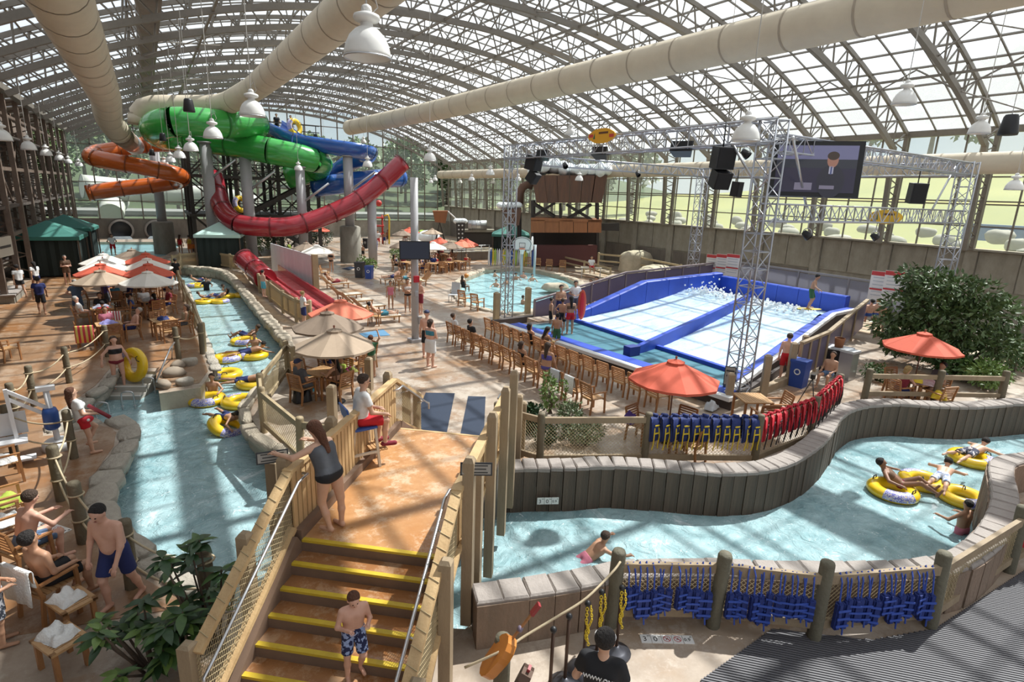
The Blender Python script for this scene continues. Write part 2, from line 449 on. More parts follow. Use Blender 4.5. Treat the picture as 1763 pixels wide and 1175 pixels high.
def water_mat(name, c0, c1, sc, st, foam, fc=(.85, .93, .95), stretch=(1, 1, 1)):
    m = bpy.data.materials.new(name); m.use_nodes = True; n = m.node_tree; b = n.nodes['Principled BSDF']
    t = n.nodes.new('ShaderNodeTexCoord'); mp = n.nodes.new('ShaderNodeMapping'); mp.inputs['Scale'].default_value = stretch
    n.links.new(t.outputs['Object'], mp.inputs['Vector'])
    def noise(s, d=4, r=.6, dist=0.):
        x = n.nodes.new('ShaderNodeTexNoise'); x.inputs['Scale'].default_value = s; x.inputs['Detail'].default_value = d; x.inputs['Roughness'].default_value = r
        x.inputs['Distortion'].default_value = dist; n.links.new(mp.outputs['Vector'], x.inputs['Vector']); return x.outputs['Fac']
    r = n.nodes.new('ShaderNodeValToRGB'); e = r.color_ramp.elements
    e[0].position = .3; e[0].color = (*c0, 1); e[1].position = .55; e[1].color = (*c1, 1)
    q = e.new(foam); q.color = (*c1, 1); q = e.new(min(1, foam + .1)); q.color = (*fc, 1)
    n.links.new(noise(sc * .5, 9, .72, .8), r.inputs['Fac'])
    r2 = n.nodes.new('ShaderNodeValToRGB'); r2.color_ramp.elements[0].position = .61; r2.color_ramp.elements[1].position = .70; n.links.new(noise(sc * 3.2, 5, .7, 2.2), r2.inputs['Fac'])  # white flecks: sun glitter painted into the water colour along with foam
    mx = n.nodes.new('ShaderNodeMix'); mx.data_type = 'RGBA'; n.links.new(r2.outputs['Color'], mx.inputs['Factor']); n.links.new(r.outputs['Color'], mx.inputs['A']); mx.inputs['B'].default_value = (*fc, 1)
    n.links.new(mx.outputs['Result'], b.inputs['Base Color'])
    b.inputs['Roughness'].default_value = .06; b.inputs['IOR'].default_value = 1.33; b.inputs['Specular IOR Level'].default_value = .6
    bp = n.nodes.new('ShaderNodeBump'); bp.inputs['Strength'].default_value = st; bp.inputs['Distance'].default_value = .12
    n.links.new(noise(sc * 1.9, 6, .6, 1.2), bp.inputs['Height']); n.links.new(bp.outputs['Normal'], b.inputs['Normal'])
    MATS[name] = m; return m
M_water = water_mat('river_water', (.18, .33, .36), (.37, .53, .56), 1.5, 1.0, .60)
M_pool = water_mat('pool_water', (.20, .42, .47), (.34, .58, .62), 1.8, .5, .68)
WZ = -.55
LB = [(262, 482), (300, 486), (318, 500), (326, 530), (340, 566), (353, 606), (366, 640), (345, 668), (300, 674), (274, 678), (268, 640), (192, 640), (172, 668), (125, 700), (80, 732), (80, 748), (122, 742), (170, 727), (200, 732), (208, 745), (203, 768), (172, 815), (152, 862), (165, 925), (215, 960), (252, 987), (330, 1032)]
RB = [(262, 464), (300, 458), (345, 462), (385, 467), (408, 482), (440, 519), (470, 552), (503, 588), (503, 612), (483, 645), (440, 683), (428, 708), (468, 768)]
NB = [(813, 1006), (928, 991), (1012, 977), (1060, 966), (1200, 962), (1350, 966), (1500, 966), (1575, 962), (1625, 953), (1651, 940), (1688, 908), (1708, 871), (1711, 842), (1706, 806), (1709, 791), (1723, 785), (1763, 779), (1880, 772)]
FB = [(856, 806), (902, 804), (979, 803), (1055, 799), (1137, 804), (1219, 811), (1245, 812), (1305, 809), (1360, 796), (1398, 774), (1420, 756), (1436, 734), (1446, 718), (1471, 702), (1503, 696), (1551, 694), (1615, 698), (1679, 699), (1763, 693), (1880, 688)]
ZN, ZF = .75, .48
lb = [G2(*p) for p in LB]; rb = [G2(*p, .1) for p in RB]; nb = [G2(*p, ZN) for p in NB]; fb = [G2(*p, ZF) for p in FB]
river = lb + [(1.28, 7.3)] + nb + fb[::-1] + [(3.95, 10.6)] + rb[::-1]
pool = [G2(*p) for p in [(786, 503), (800, 480), (835, 466), (880, 461), (930, 467), (972, 477), (998, 489), (985, 502), (960, 516), (925, 533), (880, 541), (835, 533), (800, 520)]]
splash = [G2(*p) for p in [(140, 432), (165, 417), (300, 417), (312, 422), (285, 440), (200, 454)]]
outer = [(-9, -8), (36, -8), (36, 74), (-9, 74)]
def fill(loops):
    L = [[Vector((p[0], p[1], 0)) for p in lp] for lp in loops]
    return [tuple(p[:2]) for lp in loops for p in lp], [tuple(t) for t in tessellate_polygon(L)]
def area_obj(name, loops, z, m, parent=None, **kw):
    v, f = fill(loops); mb = MB().add([(a, b, z) for a, b in v], f)
    o = mb.build(name, m, parent, **kw)
    bm = bmesh.new(); bm.from_mesh(o.data); bmesh.ops.recalc_face_normals(bm, faces=bm.faces)
    if bm.faces[0].normal.z < 0: bmesh.ops.reverse_faces(bm, faces=bm.faces)
    bm.to_mesh(o.data); bm.free(); return o
flo = area_obj('floor', [outer, river, pool, splash], 0, M_floor, kind='structure')
# the orange walk and dining deck on the left, the pale landing in the foreground
deck = [G2(*p) for p in [(0, 1100), (330, 1045), (252, 1000), (213, 972), (160, 932), (146, 862), (166, 812), (196, 768), (200, 745), (190, 738), (170, 733), (122, 748), (74, 752), (74, 728), (120, 694), (165, 664), (190, 634), (270, 634), (268, 672), (300, 668), (343, 660), (358, 640), (346, 606), (333, 566), (319, 530), (310, 500), (255, 490), (190, 470), (110, 460), (0, 505)]]
def sheet(name, poly, z, h, m, **kw):
    v, f = fill([poly]); n = len(poly); mb = MB().add([(a, b, z + h) for a, b in v], f)
    mb.add([(p[0], p[1], q) for p in poly for q in (z, z + h)], [(2 * i, 2 * ((i + 1) % n), 2 * ((i + 1) % n) + 1, 2 * i + 1) for i in range(n)])
    o = mb.build(name, m, **kw); bm = bmesh.new(); bm.from_mesh(o.data); bmesh.ops.recalc_face_normals(bm, faces=bm.faces)
    up = max(bm.faces, key=lambda q: abs(q.normal.z) * q.calc_area())
    if up.normal.z < 0: bmesh.ops.reverse_faces(bm, faces=bm.faces)
    bm.to_mesh(o.data); bm.free(); return o
sheet('floor_dining_deck', deck + [(-6.2, 9)], 0, .012, M_deck_l, kind='structure')
nearf = [(1.4, 5.4), G2(813, 1075), G2(1000, 1058), G2(1055, 1042), G2(1226, 1060), G2(1400, 1080), G2(1600, 1060), G2(1735, 970), (14.5, 3.2), (18, 2.5), (18, -3), (1.0, -3)]
sheet('floor_foreground', nearf, 0, .01, M_near, kind='structure')
def bed(name, loop, z0, m):
    n = len(loop); mb = MB()
    mb.add([(p[0], p[1], q) for p in loop for q in (z0, 0)], [(2 * i, 2 * ((i + 1) % n), 2 * ((i + 1) % n) + 1, 2 * i + 1) for i in range(n)])
    return mb.build(name, m, kind='structure')
M_rockw = mat('pale_rockwork', (.50, .43, .33), .85, noise=(1.6, (.30, .27, .20), .8), bump=(5, .6))
bed('trim_river_bed', river, -1.6, M_rockw); bed('trim_pool_bed', pool, -1.4, M_rockw); bed('trim_splash_bed', splash, -1.4, M_rockw)
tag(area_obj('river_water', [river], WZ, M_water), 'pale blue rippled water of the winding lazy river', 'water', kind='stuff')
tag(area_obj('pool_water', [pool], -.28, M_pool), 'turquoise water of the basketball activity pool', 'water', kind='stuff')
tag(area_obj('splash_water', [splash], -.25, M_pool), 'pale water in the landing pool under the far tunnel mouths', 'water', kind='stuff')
# ---- walls of the river on the right: upright boards cast in dark concrete, coping stones on top
M_plank = mat('cast_dark_boards', (.145, .105, .075), .8, noise=(1.3, (.065, .052, .04), .95, (3, 3, .5)), bump=(14, .4))
M_cope = mat('coping_stone', (.36, .315, .285), .8, noise=(2.5, (.24, .21, .19), .8), bump=(20, .3))
M_nplank = mat('cast_brown_boards', (.27, .185, .13), .8, noise=(2.2, (.17, .125, .09), .9, (3, 3, .5)), bump=(14, .4))
me_plk = [MB().box((0, 0, 0), (1, t, 1)).mesh('wall_board', M_plank) for t in (.1, .12, .14)]
def chamf(sx, sy, sz, j, seed):
    q = random.Random(seed); mb = MB(); c = .025
    b = [(-.5, -.5), (.5, -.5), (.5, .5), (-.5, .5)]
    vs = [(x * sx + q.uniform(-j, j), y * sy + q.uniform(-j, j), -sz / 2) for x, y in b]
    vs += [(x, y, sz / 2 - c) for x, y, _ in vs]; vs += [(x * (1 - 2 * c / sx), y * (1 - 2 * c / sy), sz / 2 + q.uniform(-j, j) * .3) for x, y, _ in vs[:4]]
    fs = [(3, 2, 1, 0)] + [(i, (i + 1) % 4, 4 + (i + 1) % 4, 4 + i) for i in range(4)] + [(4 + i, 4 + (i + 1) % 4, 8 + (i + 1) % 4, 8 + i) for i in range(4)] + [(8, 9, 10, 11)]
    return mb.add(vs, fs)
me_cop = [chamf(.27, .46, .1, .012, s).mesh('coping_stone', M_cope) for s in range(4)]
me_copn = [chamf(.36, .42, .1, .015, s + 9).mesh('coping_stone', M_cope) for s in range(4)]
def river_wall(name, label, line, top, side, step, cop, wm, zlo=-1.2):
    t = tag(empty(name, (line[0][0], line[0][1], 0)), label, 'wall', kind='structure')
    pts = arc_pts([(p[0], p[1], 0) for p in line], step); back = MB()
    for i, (a, b) in enumerate(zip(pts, pts[1:])):
        d = (b - a); an = math.atan2(d.y, d.x); nrm = Vector((-math.sin(an), math.cos(an), 0)) * side; m_ = (a + b) / 2
        h = top - .1 - zlo
        o = inst('wall_board', rnd.choice(wm), t, m_ + nrm * (-.005 + rnd.uniform(-.008, .008)) - t.location + Vector((0, 0, zlo + h / 2)), (0, 0, an), ((d.length - .016), 1, h))
        o2 = inst('coping_stone', rnd.choice(cop), t, m_ + nrm * .17 - t.location + Vector((0, 0, top - .05 + rnd.uniform(-.008, .008))), (rnd.uniform(-.02, .02), rnd.uniform(-.02, .02), an), (d.length / step * .99, 1, 1))
        back.beam(a + nrm * .26 + Vector((0, 0, -.2)) - t.location, b + nrm * .26 + Vector((0, 0, -.2)) - t.location, .28, 2 * (top - .06 + .2) - 0.0, up=(0, 0, 1))
    back.build('wall_core', M_plank if top < .7 else M_nplank, t, kind='stuff')
    return t
me_nplk = [MB().box((0, 0, 0), (1, t_, 1)).mesh('wall_board', M_nplank) for t_ in (.1, .12, .14)]
def smooth2(l, k=4): return [(p.x, p.y) for p in spline([(a, b, 0) for a, b in l], k)]
river_wall('trim_river_wall_far', 'dark board-cast wall curving along the far bank of the right river', smooth2(fb), ZF, 1, .28, me_cop, me_plk)
river_wall('trim_river_wall_near', 'brown board-cast wall along the near bank of the right river', smooth2(nb), ZN, -1, .36, me_copn, me_nplk)
# ---- stone edging of the left river
M_stone = mat('edge_stone', (.52, .44, .34), .85, noise=(2.2, (.33, .29, .22), .8), bump=(6, .7))
M_stone2 = mat('edge_stone_grey', (.43, .385, .32), .85, noise=(2.2, (.27, .24, .2), .8), bump=(6, .7))
def rock(seed, s=(1, 1, 1), n=9, m=6, j=.16, sq=.75):
    q = random.Random(seed); mb = MB(); vs = []
    ph = [q.uniform(0, 6.3) for _ in range(6)]
    for i in range(m + 1):
        for k in range(n):
            th, a = math.pi * i / m, 2 * math.pi * k / n
            d = Vector((math.sin(th) * math.cos(a), math.sin(th) * math.sin(a), math.cos(th)))
            d = Vector([math.copysign(abs(c) ** sq, c) for c in d])
            r = 1 + j * (math.sin(3 * d.x + ph[0]) + math.sin(3.3 * d.y + ph[1]) + math.sin(2.7 * d.z + ph[2])) / 1.5 + (q.uniform(-j, j) * .35 if 0 < i < m else 0)
            vs.append((d.x * r * s[0] / 2, d.y * r * s[1] / 2, d.z * r * s[2] / 2))
    fs = [(i * n + k, (i + 1) * n + k, (i + 1) * n + (k + 1) % n, i * n + (k + 1) % n) for i in range(m) for k in range(n)]
    return mb.add(vs, fs, True)
me_st = [rock(s, (1, 1, 1), 8, 6, .1, .5).mesh('edge_stone', M_stone) for s in range(5)]
me_st2 = [rock(s + 20, (1, 1, 1), 8, 6, .1, .55).mesh('edge_stone', M_stone2) for s in range(5)]
def stone_edge(name, label, line, step, size, z, side, ms, face=True):
    t = tag(empty(name, (line[0][0], line[0][1], 0)), label, 'wall', kind='structure')
    pts = arc_pts([(p[0], p[1], 0) for p in line], step); fm = MB()
    for i, (a, b) in enumerate(zip(pts, pts[1:])):
        d = b - a; an = math.atan2(d.y, d.x); nrm = Vector((-math.sin(an), math.cos(an), 0)) * side; m_ = (a + b) / 2
        inst('edge_stone', rnd.choice(ms), t, m_ + nrm * size[0] * .35 - t.location + Vector((0, 0, z + rnd.uniform(-.03, .03))), (rnd.uniform(-.1, .1), rnd.uniform(-.1, .1), an), (d.length * rnd.uniform(.96, 1.12), size[0] * rnd.uniform(.85, 1.1), size[1] * rnd.uniform(.85, 1.15)))
        inst('face_stone', rnd.choice(ms), t, m_ + nrm * size[0] * .22 - t.location + Vector((0, 0, z - size[1] * .9)), (rnd.uniform(-.1, .1), rnd.uniform(-.1, .1), an), (d.length * 1.15, size[0] * .5, size[1] * 2.2))
    return t
stone_edge('trim_stone_edge_far', 'pale cut stone edging along the far bank of the left river', smooth2(rb[:8], 5), .62, (.5, .3), .1, -1, me_st)
stone_edge('trim_stone_edge_bend', 'pale stone edging where the left river runs under the footbridge', smooth2(rb[7:] + [(3.75, 10.9)], 5), .95, (.34, .26), .1, -1, me_st)
stone_edge('trim_deck_edge_far', 'low stone kerb between dining deck and left river', smooth2(lb[1:7], 4), .8, (.34, .16), 0., 1, me_st2)
stone_edge('trim_deck_edge_near', 'rounded stone kerb along the near deck of the left river', smooth2(lb[11:16], 4), .9, (.4, .2), 0., 1, me_st2)
stone_edge('trim_deck_edge_platform', 'rounded stone lip of the jutting deck at the river bend', smooth2(lb[16:], 4), .8, (.55, .26), -.04, 1, me_st2)
pl2 = smooth2(pool + pool[:1], 4)
stone_edge('trim_pool_edge', 'pale stone rim of the activity pool', pl2, .9, (.5, .24), .0, 1, me_st)
# boulders beside the river steps and by the surf fence
for i, (px, py, s_, lab) in enumerate([(300, 646, (.7, .6, .36), 'large round boulder beside the river entry steps'), (327, 628, (.6, .5, .32), 'pale boulder at the corner post of the dining deck'), (283, 668, (.5, .42, .3), 'small grey boulder at the foot of the river steps'), (318, 663, (.5, .42, .28), 'flat boulder lying against the river kerb'), (308, 632, (.5, .42, .3), 'brown boulder behind the large round one')]):
    g = G(px, py); tag(inst('boulder', rock(60 + i, s_, 12, 8, .14, .8).mesh('boulder', M_stone2 if i % 2 else mat('brown_rock', (.30, .24, .18), .8, noise=(2, (.2, .16, .12), .7))), None, (g.x, g.y, s_[2] * .25), (0, 0, i)), lab, 'boulder', 'boulders by the river steps')
# entry steps into the left river
stp = tag(empty('river_steps', G(230, 640)), 'pale concrete steps leading down into the left river', 'steps', kind=None)
a, b = G(190, 640), G(270, 640); dv = (b - a).normalized(); nv = Vector((dv.y, -dv.x, 0))
if nv.dot(G(230, 670) - a) < 0: nv = -nv
M_step = mat('pale_step', (.55, .52, .46), .7, noise=(3, (.42, .40, .36), .7))
an = math.atan2(dv.y, dv.x); W_ = (b - a).length
for i in range(4):
    c = (a + b) / 2 + nv * (.2 + .38 * i) - stp.location
    td = MB().box((c.x, c.y, -.09 - .17 * i - .3), (W_, .4, .6), an).build('tread', M_step, stp)
    c2 = c + nv * .17
    MB().box((c2.x, c2.y, -.09 - .17 * i + .305 - .3), (W_, .05, .012), an).build('nosing', mat('white_nosing', (.8, .8, .78), .5), td)
# ================================================================== footbridge with stairs
BL = Vector((1.36, 7.44, 0)); BU = Vector((.655, .755, 0)).normalized(); BV = Vector((BU.y, -BU.x, 0)); BW, BLN, BZ = 2.1, 4.05, 1.2
RUN = .30
BAN = math.atan2(BU.y, BU.x)
def B(s, t, z=0): return BL + BU * s + BV * t + Vector((0, 0, z))
M_wood = mat('yellow_timber', (.62, .43, .22), .6, noise=(3, (.42, .26, .12), .8, (1, 1, .2)), bump=(30, .15))
M_wood2 = mat('weathered_timber', (.36, .27, .17), .7, noise=(4, (.22, .16, .10), .8, (1, 1, .3)), bump=(30, .15))
M_postw = mat('green_brown_log', (.17, .135, .085), .75, noise=(4, (.10, .085, .055), .8, (1, 1, .4)), bump=(20, .3))
M_string = mat('brown_stringer', (.20, .125, .085), .7, noise=(3, (.14, .09, .06), .7))
M_yel = mat('yellow_nosing', (.62, .44, .03), .5, noise=(9, (.45, .30, .03), .7))
M_rope = mat('rope', (.55, .45, .30), .9, noise=(60, (.38, .30, .19), .8))
M_net = mat('net_cord', (.42, .33, .19), .9)
M_chrome = mat('brushed_steel', (.62, .62, .63), .28, .9)
br = tag(empty('footbridge', B(0, 0)), 'ochre footbridge with yellow-edged stairs crossing the river', 'bridge')
o0 = br.location.copy()
def bb(name, s0, s1, t0, t1, z0, z1, m, par=br):
    c = B((s0 + s1) / 2, (t0 + t1) / 2, (z0 + z1) / 2) - o0
    return MB().box(c, (s1 - s0, t1 - t0, z1 - z0), BAN).build(name, m, par)
td = bb('landing_slab', 0, BLN, 0, BW, BZ - .25, BZ, M_land)
for i in range(7):
    zt = BZ - .171 * (i + 1)
    bb('yellow_nosing', -RUN * i - .005, -RUN * i + .065, .0, BW, zt + .171 - .03, zt + .171 + .006, M_yel, td)
    if i < 6: td = bb('tread', -RUN * (i + 1), -RUN * i, 0, BW, zt - .35, zt, M_tread)
    bb('riser', -RUN * i - .003, -RUN * i + .05, .0, BW, zt, zt + .14, M_string)
for i in range(7):
    zt = BZ - .171 * (i + 1)
    if i < 6: bb('far_tread', BLN + RUN * i, BLN + RUN * (i + 1), 0, BW, zt - .35, zt, M_tread)
bb('far_edge_strip', BLN - .06, BLN + .005, 0, BW, BZ - .03, BZ + .006, M_wood)
for t0 in (-.1, BW):
    mb = MB()
    for sA, zA, sB, zB in ((-2.05, -.1, 0, BZ + .05), (0, BZ + .05, BLN, BZ + .05), (BLN, BZ + .05, BLN + 2.05, -.1)):
        mb.beam(B(sA, t0 + .05, zA - .1) - o0, B(sB, t0 + .05, zB - .1) - o0, .1, .4, up=(0, 0, 1))
    mb.build('stringer', M_string, br)
bb('underside_wall', .0, .2, 0, BW, -.6, BZ - .2, M_conc_d); bb('underside_wall', BLN - .2, BLN, 0, BW, -.6, BZ - .2, M_conc_d)
# --- railings of the bridge
def railing(name, label, side):
    t = -.13 if side < 0 else BW + .13; sg = side
    r = tag(empty(name, B(0, t)), label, 'railing'); o = r.location.copy()
    bt = 1.05
    post_m = MB().box((0, 0, .0), (.15, .15, 1)).lathe([(.106, .5), (.06, .525), (0, .525)], 4, M=Matrix.Rotation(R(45), 3, 'Z'), smooth=False).mesh('post', M_wood2)
    def post(s, z0, z1, off=.12): inst('post', post_m, r, B(s, t + sg * off, (z0 + z1) / 2) - o, (0, 0, BAN), (1, 1, z1 - z0))
    for s in ((.1, 1.5, 2.9, 4.0) if side < 0 else (.15, 1.75, 3.0, 4.0)): post(s, -.3 if s > .3 else .1, BZ + bt + (.12 if side < 0 else .35))
    MB().beam(B(-.05, t, BZ + bt) - o, B(BLN, t, BZ + bt) - o, .14, .06, up=(0, 0, 1)).build('top_rail', M_wood, r)
    for z in (.15, .95): MB().beam(B(0, t + sg * .03, BZ + z) - o, B(BLN, t + sg * .03, BZ + z) - o, .05, .09, up=(0, 0, 1)).build('rail', M_wood, r)
    me = MB().box((0, 0, 0), (.095, .025, 1.12)).mesh('picket', M_wood)
    n = 32
    for i in range(n): inst('picket', me, r, B(.06 + (BLN - .12) * i / (n - 1), t - sg * .02, BZ + bt / 2 - .06) - o, (rnd.uniform(-.01, .01), 0, BAN))
    # stair flights: sloping rail, net, steel handrail
    for far in (0, 1):
        f = (lambda d: BLN + d) if far else (lambda d: -d)
        sl_ = lambda d: BZ - .57 * d
        D = 2.0 if not far else 1.75
        a_, b_ = B(f(.0), t, sl_(0) + 1.05) - o, B(f(D), t, sl_(D) + 1.05) - o
        MB().beam(a_, b_, .13, .07, up=(0, 0, 1)).build('sloping_rail', M_wood, r)
        MB().beam(B(f(0), t, sl_(0) + .17) - o, B(f(D), t, sl_(D) + .17) - o, .12, .06, up=(0, 0, 1)).build('sloping_rail', M_wood, r)
        for d in ((.9, 2.0) if not far else (1.0, 1.75)): post(f(d), -.05, sl_(d) + 1.13, .1)
        nt_ = MB(); st = .075; k = int(D / st)
        for i in range(-12, k + 1):
            for dr in (1, -1):
                p, q = [], []
                d0, d1 = i * st, i * st + .88
                if dr < 0: d0, d1 = d1, d0
                z0, z1 = .17, 1.03
                c0, c1 = max(0, min(D, d0)), max(0, min(D, d1))
                if abs(c1 - c0) < .02 or d0 == d1: continue
                za = z0 + (z1 - z0) * (c0 - d0) / (d1 - d0); zb = z0 + (z1 - z0) * (c1 - d0) / (d1 - d0)
                nt_.beam(B(f(c0), t, sl_(c0) + za) - o, B(f(c1), t, sl_(c1) + zb) - o, .006)
        for i in range(int(D / .16)):
            d = i * .16 + .08; nt_.beam(B(f(d), t - .07, sl_(d) + 1.095) - o, B(f(d + .05), t + .07, sl_(d) + 1.07) - o, .008)
        nt_.build('net', M_net, r, kind='stuff')
        h = .92; ti = t - sg * .16
        pts = [B(f(-.25), ti + sg * .1, BZ + h - .02) - o, B(f(-.2), ti, BZ + h) - o, B(f(.05), ti, sl_(0) + h) - o, B(f(D - .05), ti, sl_(D - .05) + h) - o, B(f(D + .12), ti, sl_(D) + h - .05) - o, B(f(D + .12), ti, sl_(D) + h - .2) - o]
        MB().path(pts, .022, 8).build('handrail', M_chrome, r)
        for d in (.4, 1.5): MB().tube(B(f(d), ti, sl_(d) + h) - o, B(f(d), t, sl_(d) + h - .06) - o, .012, 6).build('bracket', M_chrome, r)
    return r
railing('picket_railing', 'yellow timber picket railing on the bridge side where the guard sits', -1)
railing('picket_railing', 'yellow timber picket railing on the bridge side beside the board-cast wall', 1)
# --- framed notices on the two front posts
M_sign = mat('grey_notice', (.34, .31, .27), .5, noise=(40, (.26, .24, .21), .5)); M_frame = mat('black_frame', (.03, .03, .032), .5)
M_ink = mat('dark_ink', (.05, .045, .04), .7)
def notice(name, label, c, wd, h, rz, tilt=0, lines=3):
    t = tag(empty(name, c, rz), label, 'sign')
    Mx = Matrix.Rotation(tilt, 3, 'X')
    MB().box((0, 0, 0), (wd, .03, h), M=Mx).build('frame', M_frame, t)
    MB().box(Mx @ Vector((0, -.012, 0)), (wd - .04, .03, h - .04), M=Mx).build('face', M_sign, t)
    for i in range(lines):
        MB().box(Mx @ Vector((0, -.028, h * .28 - i * h * .26)), (wd * (.72 - .1 * (i % 2)), .004, h * .09), M=Mx).build('text_line', M_ink, t)
for px, py, z, lab in ((469, 787, 2.33, 'small framed notice on the post behind the woman in grey'), (820, 808, 2.5, 'small framed notice on the bridge post beside the right river')):
    g = G(px, py, z); notice('notice_board', lab, g, .42, .17, math.atan2(-g.x, g.y), R(-15))
# posts that carry the notices
for px, py, zt, zb, lab in ((470, 800, 2.2, -.5, 'square timber post carrying a notice behind the woman in grey'), (822, 812, 2.28, .2, 'square timber post carrying a notice at the top of the stairs')):
    g = G(px, py, zt); g += Vector((g.x, g.y, 0)).normalized() * .1
    p_ = tag(empty('square_post', (g.x, g.y, 0), BAN), lab, 'post')
    MB().box((0, 0, (zt + zb) / 2), (.16, .16, zt - zb)).build('shaft', M_wood2, p_); MB().lathe([(.115, 0), (.05, .06), (0, .06)], 4, (0, 0, zt), Matrix.Rotation(R(45), 3, 'Z'), False).build('cap', M_wood2, p_)
# ================================================================== log fences and rope fences
def net_panel(mb, a, b, z0, z1, st, w=.006):
    L = (b - a).length; d = (b - a).normalized(); h = z1 - z0; k = int(L / st); n0 = int(h / st) + 1
    for i in range(-n0, k + 1):
        for dr in (1, -1):
            d0, d1 = i * st, i * st + h
            if dr < 0: d0, d1 = d1, d0
            c0, c1 = max(0, min(L, d0)), max(0, min(L, d1))
            if abs(c1 - c0) < .02: continue
            za = z0 + h * (c0 - d0) / (d1 - d0); zb = z0 + h * (c1 - d0) / (d1 - d0)
            mb.beam(a + d * c0 + Vector((0, 0, za)), b * 0 + a + d * c1 + Vector((0, 0, zb)), w)
def log_fence(label, pts, hp=1.2, top=1.0, bot=.25, r=.095, net=.085, rails=True, pm=None, rm=None, zb=0., wire=None, rope=None):
    pts = [Vector((p[0], p[1], zb)) for p in pts]; o = pts[0]
    f = tag(empty('log_fence', o), label, 'fence')
    pm = pm or M_postw; rm = rm or M_wood2
    me = MB().lathe([(r, 0), (r, hp - .05), (r * .85, hp - .01), (0, hp)], 10).mesh('post', pm)
    for p in pts: inst('post', me, f, p - o, (rnd.uniform(-.03, .03), rnd.uniform(-.03, .03), rnd.random() * 6))
    nm = MB()
    for a, b in zip(pts, pts[1:]):
        a, b = a - o, b - o
        if rails:
            MB().beam(a + Vector((0, 0, top)), b + Vector((0, 0, top)), .07, .14, up=(0, 0, 1)).build('rail', rm, f)
            if bot: MB().beam(a + Vector((0, 0, bot)), b + Vector((0, 0, bot)), .07, .13, up=(0, 0, 1)).build('rail', rm, f)
        if net: net_panel(nm, a, b, bot or .05, top - .05, net)
        if rope:
            for z in rope:
                ps = [a.lerp(b, i / 8) + Vector((0, 0, z - .16 * (1 - (i / 4 - 1) ** 2))) for i in range(9)]
                MB().path(ps, .018, 6).build('rope', M_rope, f)
    if rope:
        for p in pts:
            for z in rope: MB().torus(p - o + Vector((0, 0, z)), r + .01, .016, 12, 5).build('rope_loop', M_rope, f)
    if net: nm.build('net', M_net, f, kind='stuff')
    if wire: 
        for a, b in zip(pts, pts[1:]):
            a, b = a - o, b - o; m_ = (a + b) / 2; d = b - a
            MB().box(m_ + Vector((0, 0, (bot + top) / 2)), (d.length - .1, .01, top - bot - .12), math.atan2(d.y, d.x)).build('mesh_screen', wire, f)
    return f
# near fence on the right with the blue vests
NF = [G2(1050, 1078), G2(1226, 1079), G2(1400, 1100), G2(1600, 1080), G2(1735, 985), G2(1880, 905)]
log_fence('log fence with rope net in the right foreground hung with blue vests', NF, 1.25, .98, .25, .1, .075, pm=mat('grey_green_log', (.16, .145, .10), .75, noise=(4, (.09, .08, .055), .8, (1, 1, .4)), bump=(20, .3)), rm=M_wood2)
# fence along the far wall of the right river
log_fence('log fence with net behind the far river wall, planted bed to red vests', [(6.5, 10.7)] + [(G2(*p, .3)) for p in [(930, 782), (1110, 780), (1300, 782), (1395, 745), (1438, 700)]], 1.3, 1.12, .2, .09, .085)
log_fence('open log fence along the river behind the towel-covered table', [G2(*p, .3) for p in [(1487, 688), (1608, 690), (1722, 692)]], 1.3, 1.05, .5, .1, .0)
# fence on the far bank of the left river
pts = [(300, 468), (312, 463), (365, 458), (398, 464), (420, 470), (430, 484), (448, 505), (466, 520), (488, 540), (511, 555), (535, 560)]
M_screen = glassy('pale_net_screen', (.62, .52, .36), .55, .3, .8)
M_wood3 = mat('tan_timber', (.42, .33, .20), .65, noise=(3, (.31, .23, .13), .8))
log_fence('tan timber fence with pale net screens along the far bank of the left river', [G2(*p, 0) for p in pts], 1.15, 1.0, .2, .09, 0, pm=M_wood3, rm=M_wood3, wire=M_screen)
log_fence('timber fence with net between the umbrella terrace and the left river', [G2(508, 660), G2(497, 648), G2(452, 715), G2(455, 745), G2(518, 805), (3.35, 11.0)], 1.2, 1.02, .25, .09, .09, pm=M_wood3, rm=M_wood3)
# rope fence of the left deck
log_fence('rope fence on log posts around the wheelchair lift and river bend', [G2(*p) for p in [(25, 780), (128, 790), (107, 862)]], 1.15, rails=False, net=0, rope=(.92, .45), r=.085)
log_fence('rope fence on log posts along the near deck beside the leaning man', [G2(*p) for p in [(107, 862), (145, 935), (228, 1012), (365, 1060)]], 1.15, rails=False, net=0, rope=(.92, .45), r=.1)
log_fence('rope fence on log posts in front of the dining deck', [G2(*p) for p in [(30, 735), (60, 700), (120, 660), (186, 615)]], 1.15, rails=False, net=0, rope=(.95, .5), r=.085)
log_fence('row of log posts between dining tables and left river', [G2(*p) for p in [(352, 608), (338, 565), (328, 548), (318, 520), (310, 500)]], 1.15, 1.0, .5, r=.085, net=0, pm=M_wood3, rm=M_wood3)
log_fence('short log fence holding a folded tan chair at the deck corner', [G2(308, 618), G2(349, 610)], 1.15, rails=False, net=0, rope=(.8,), r=.09)
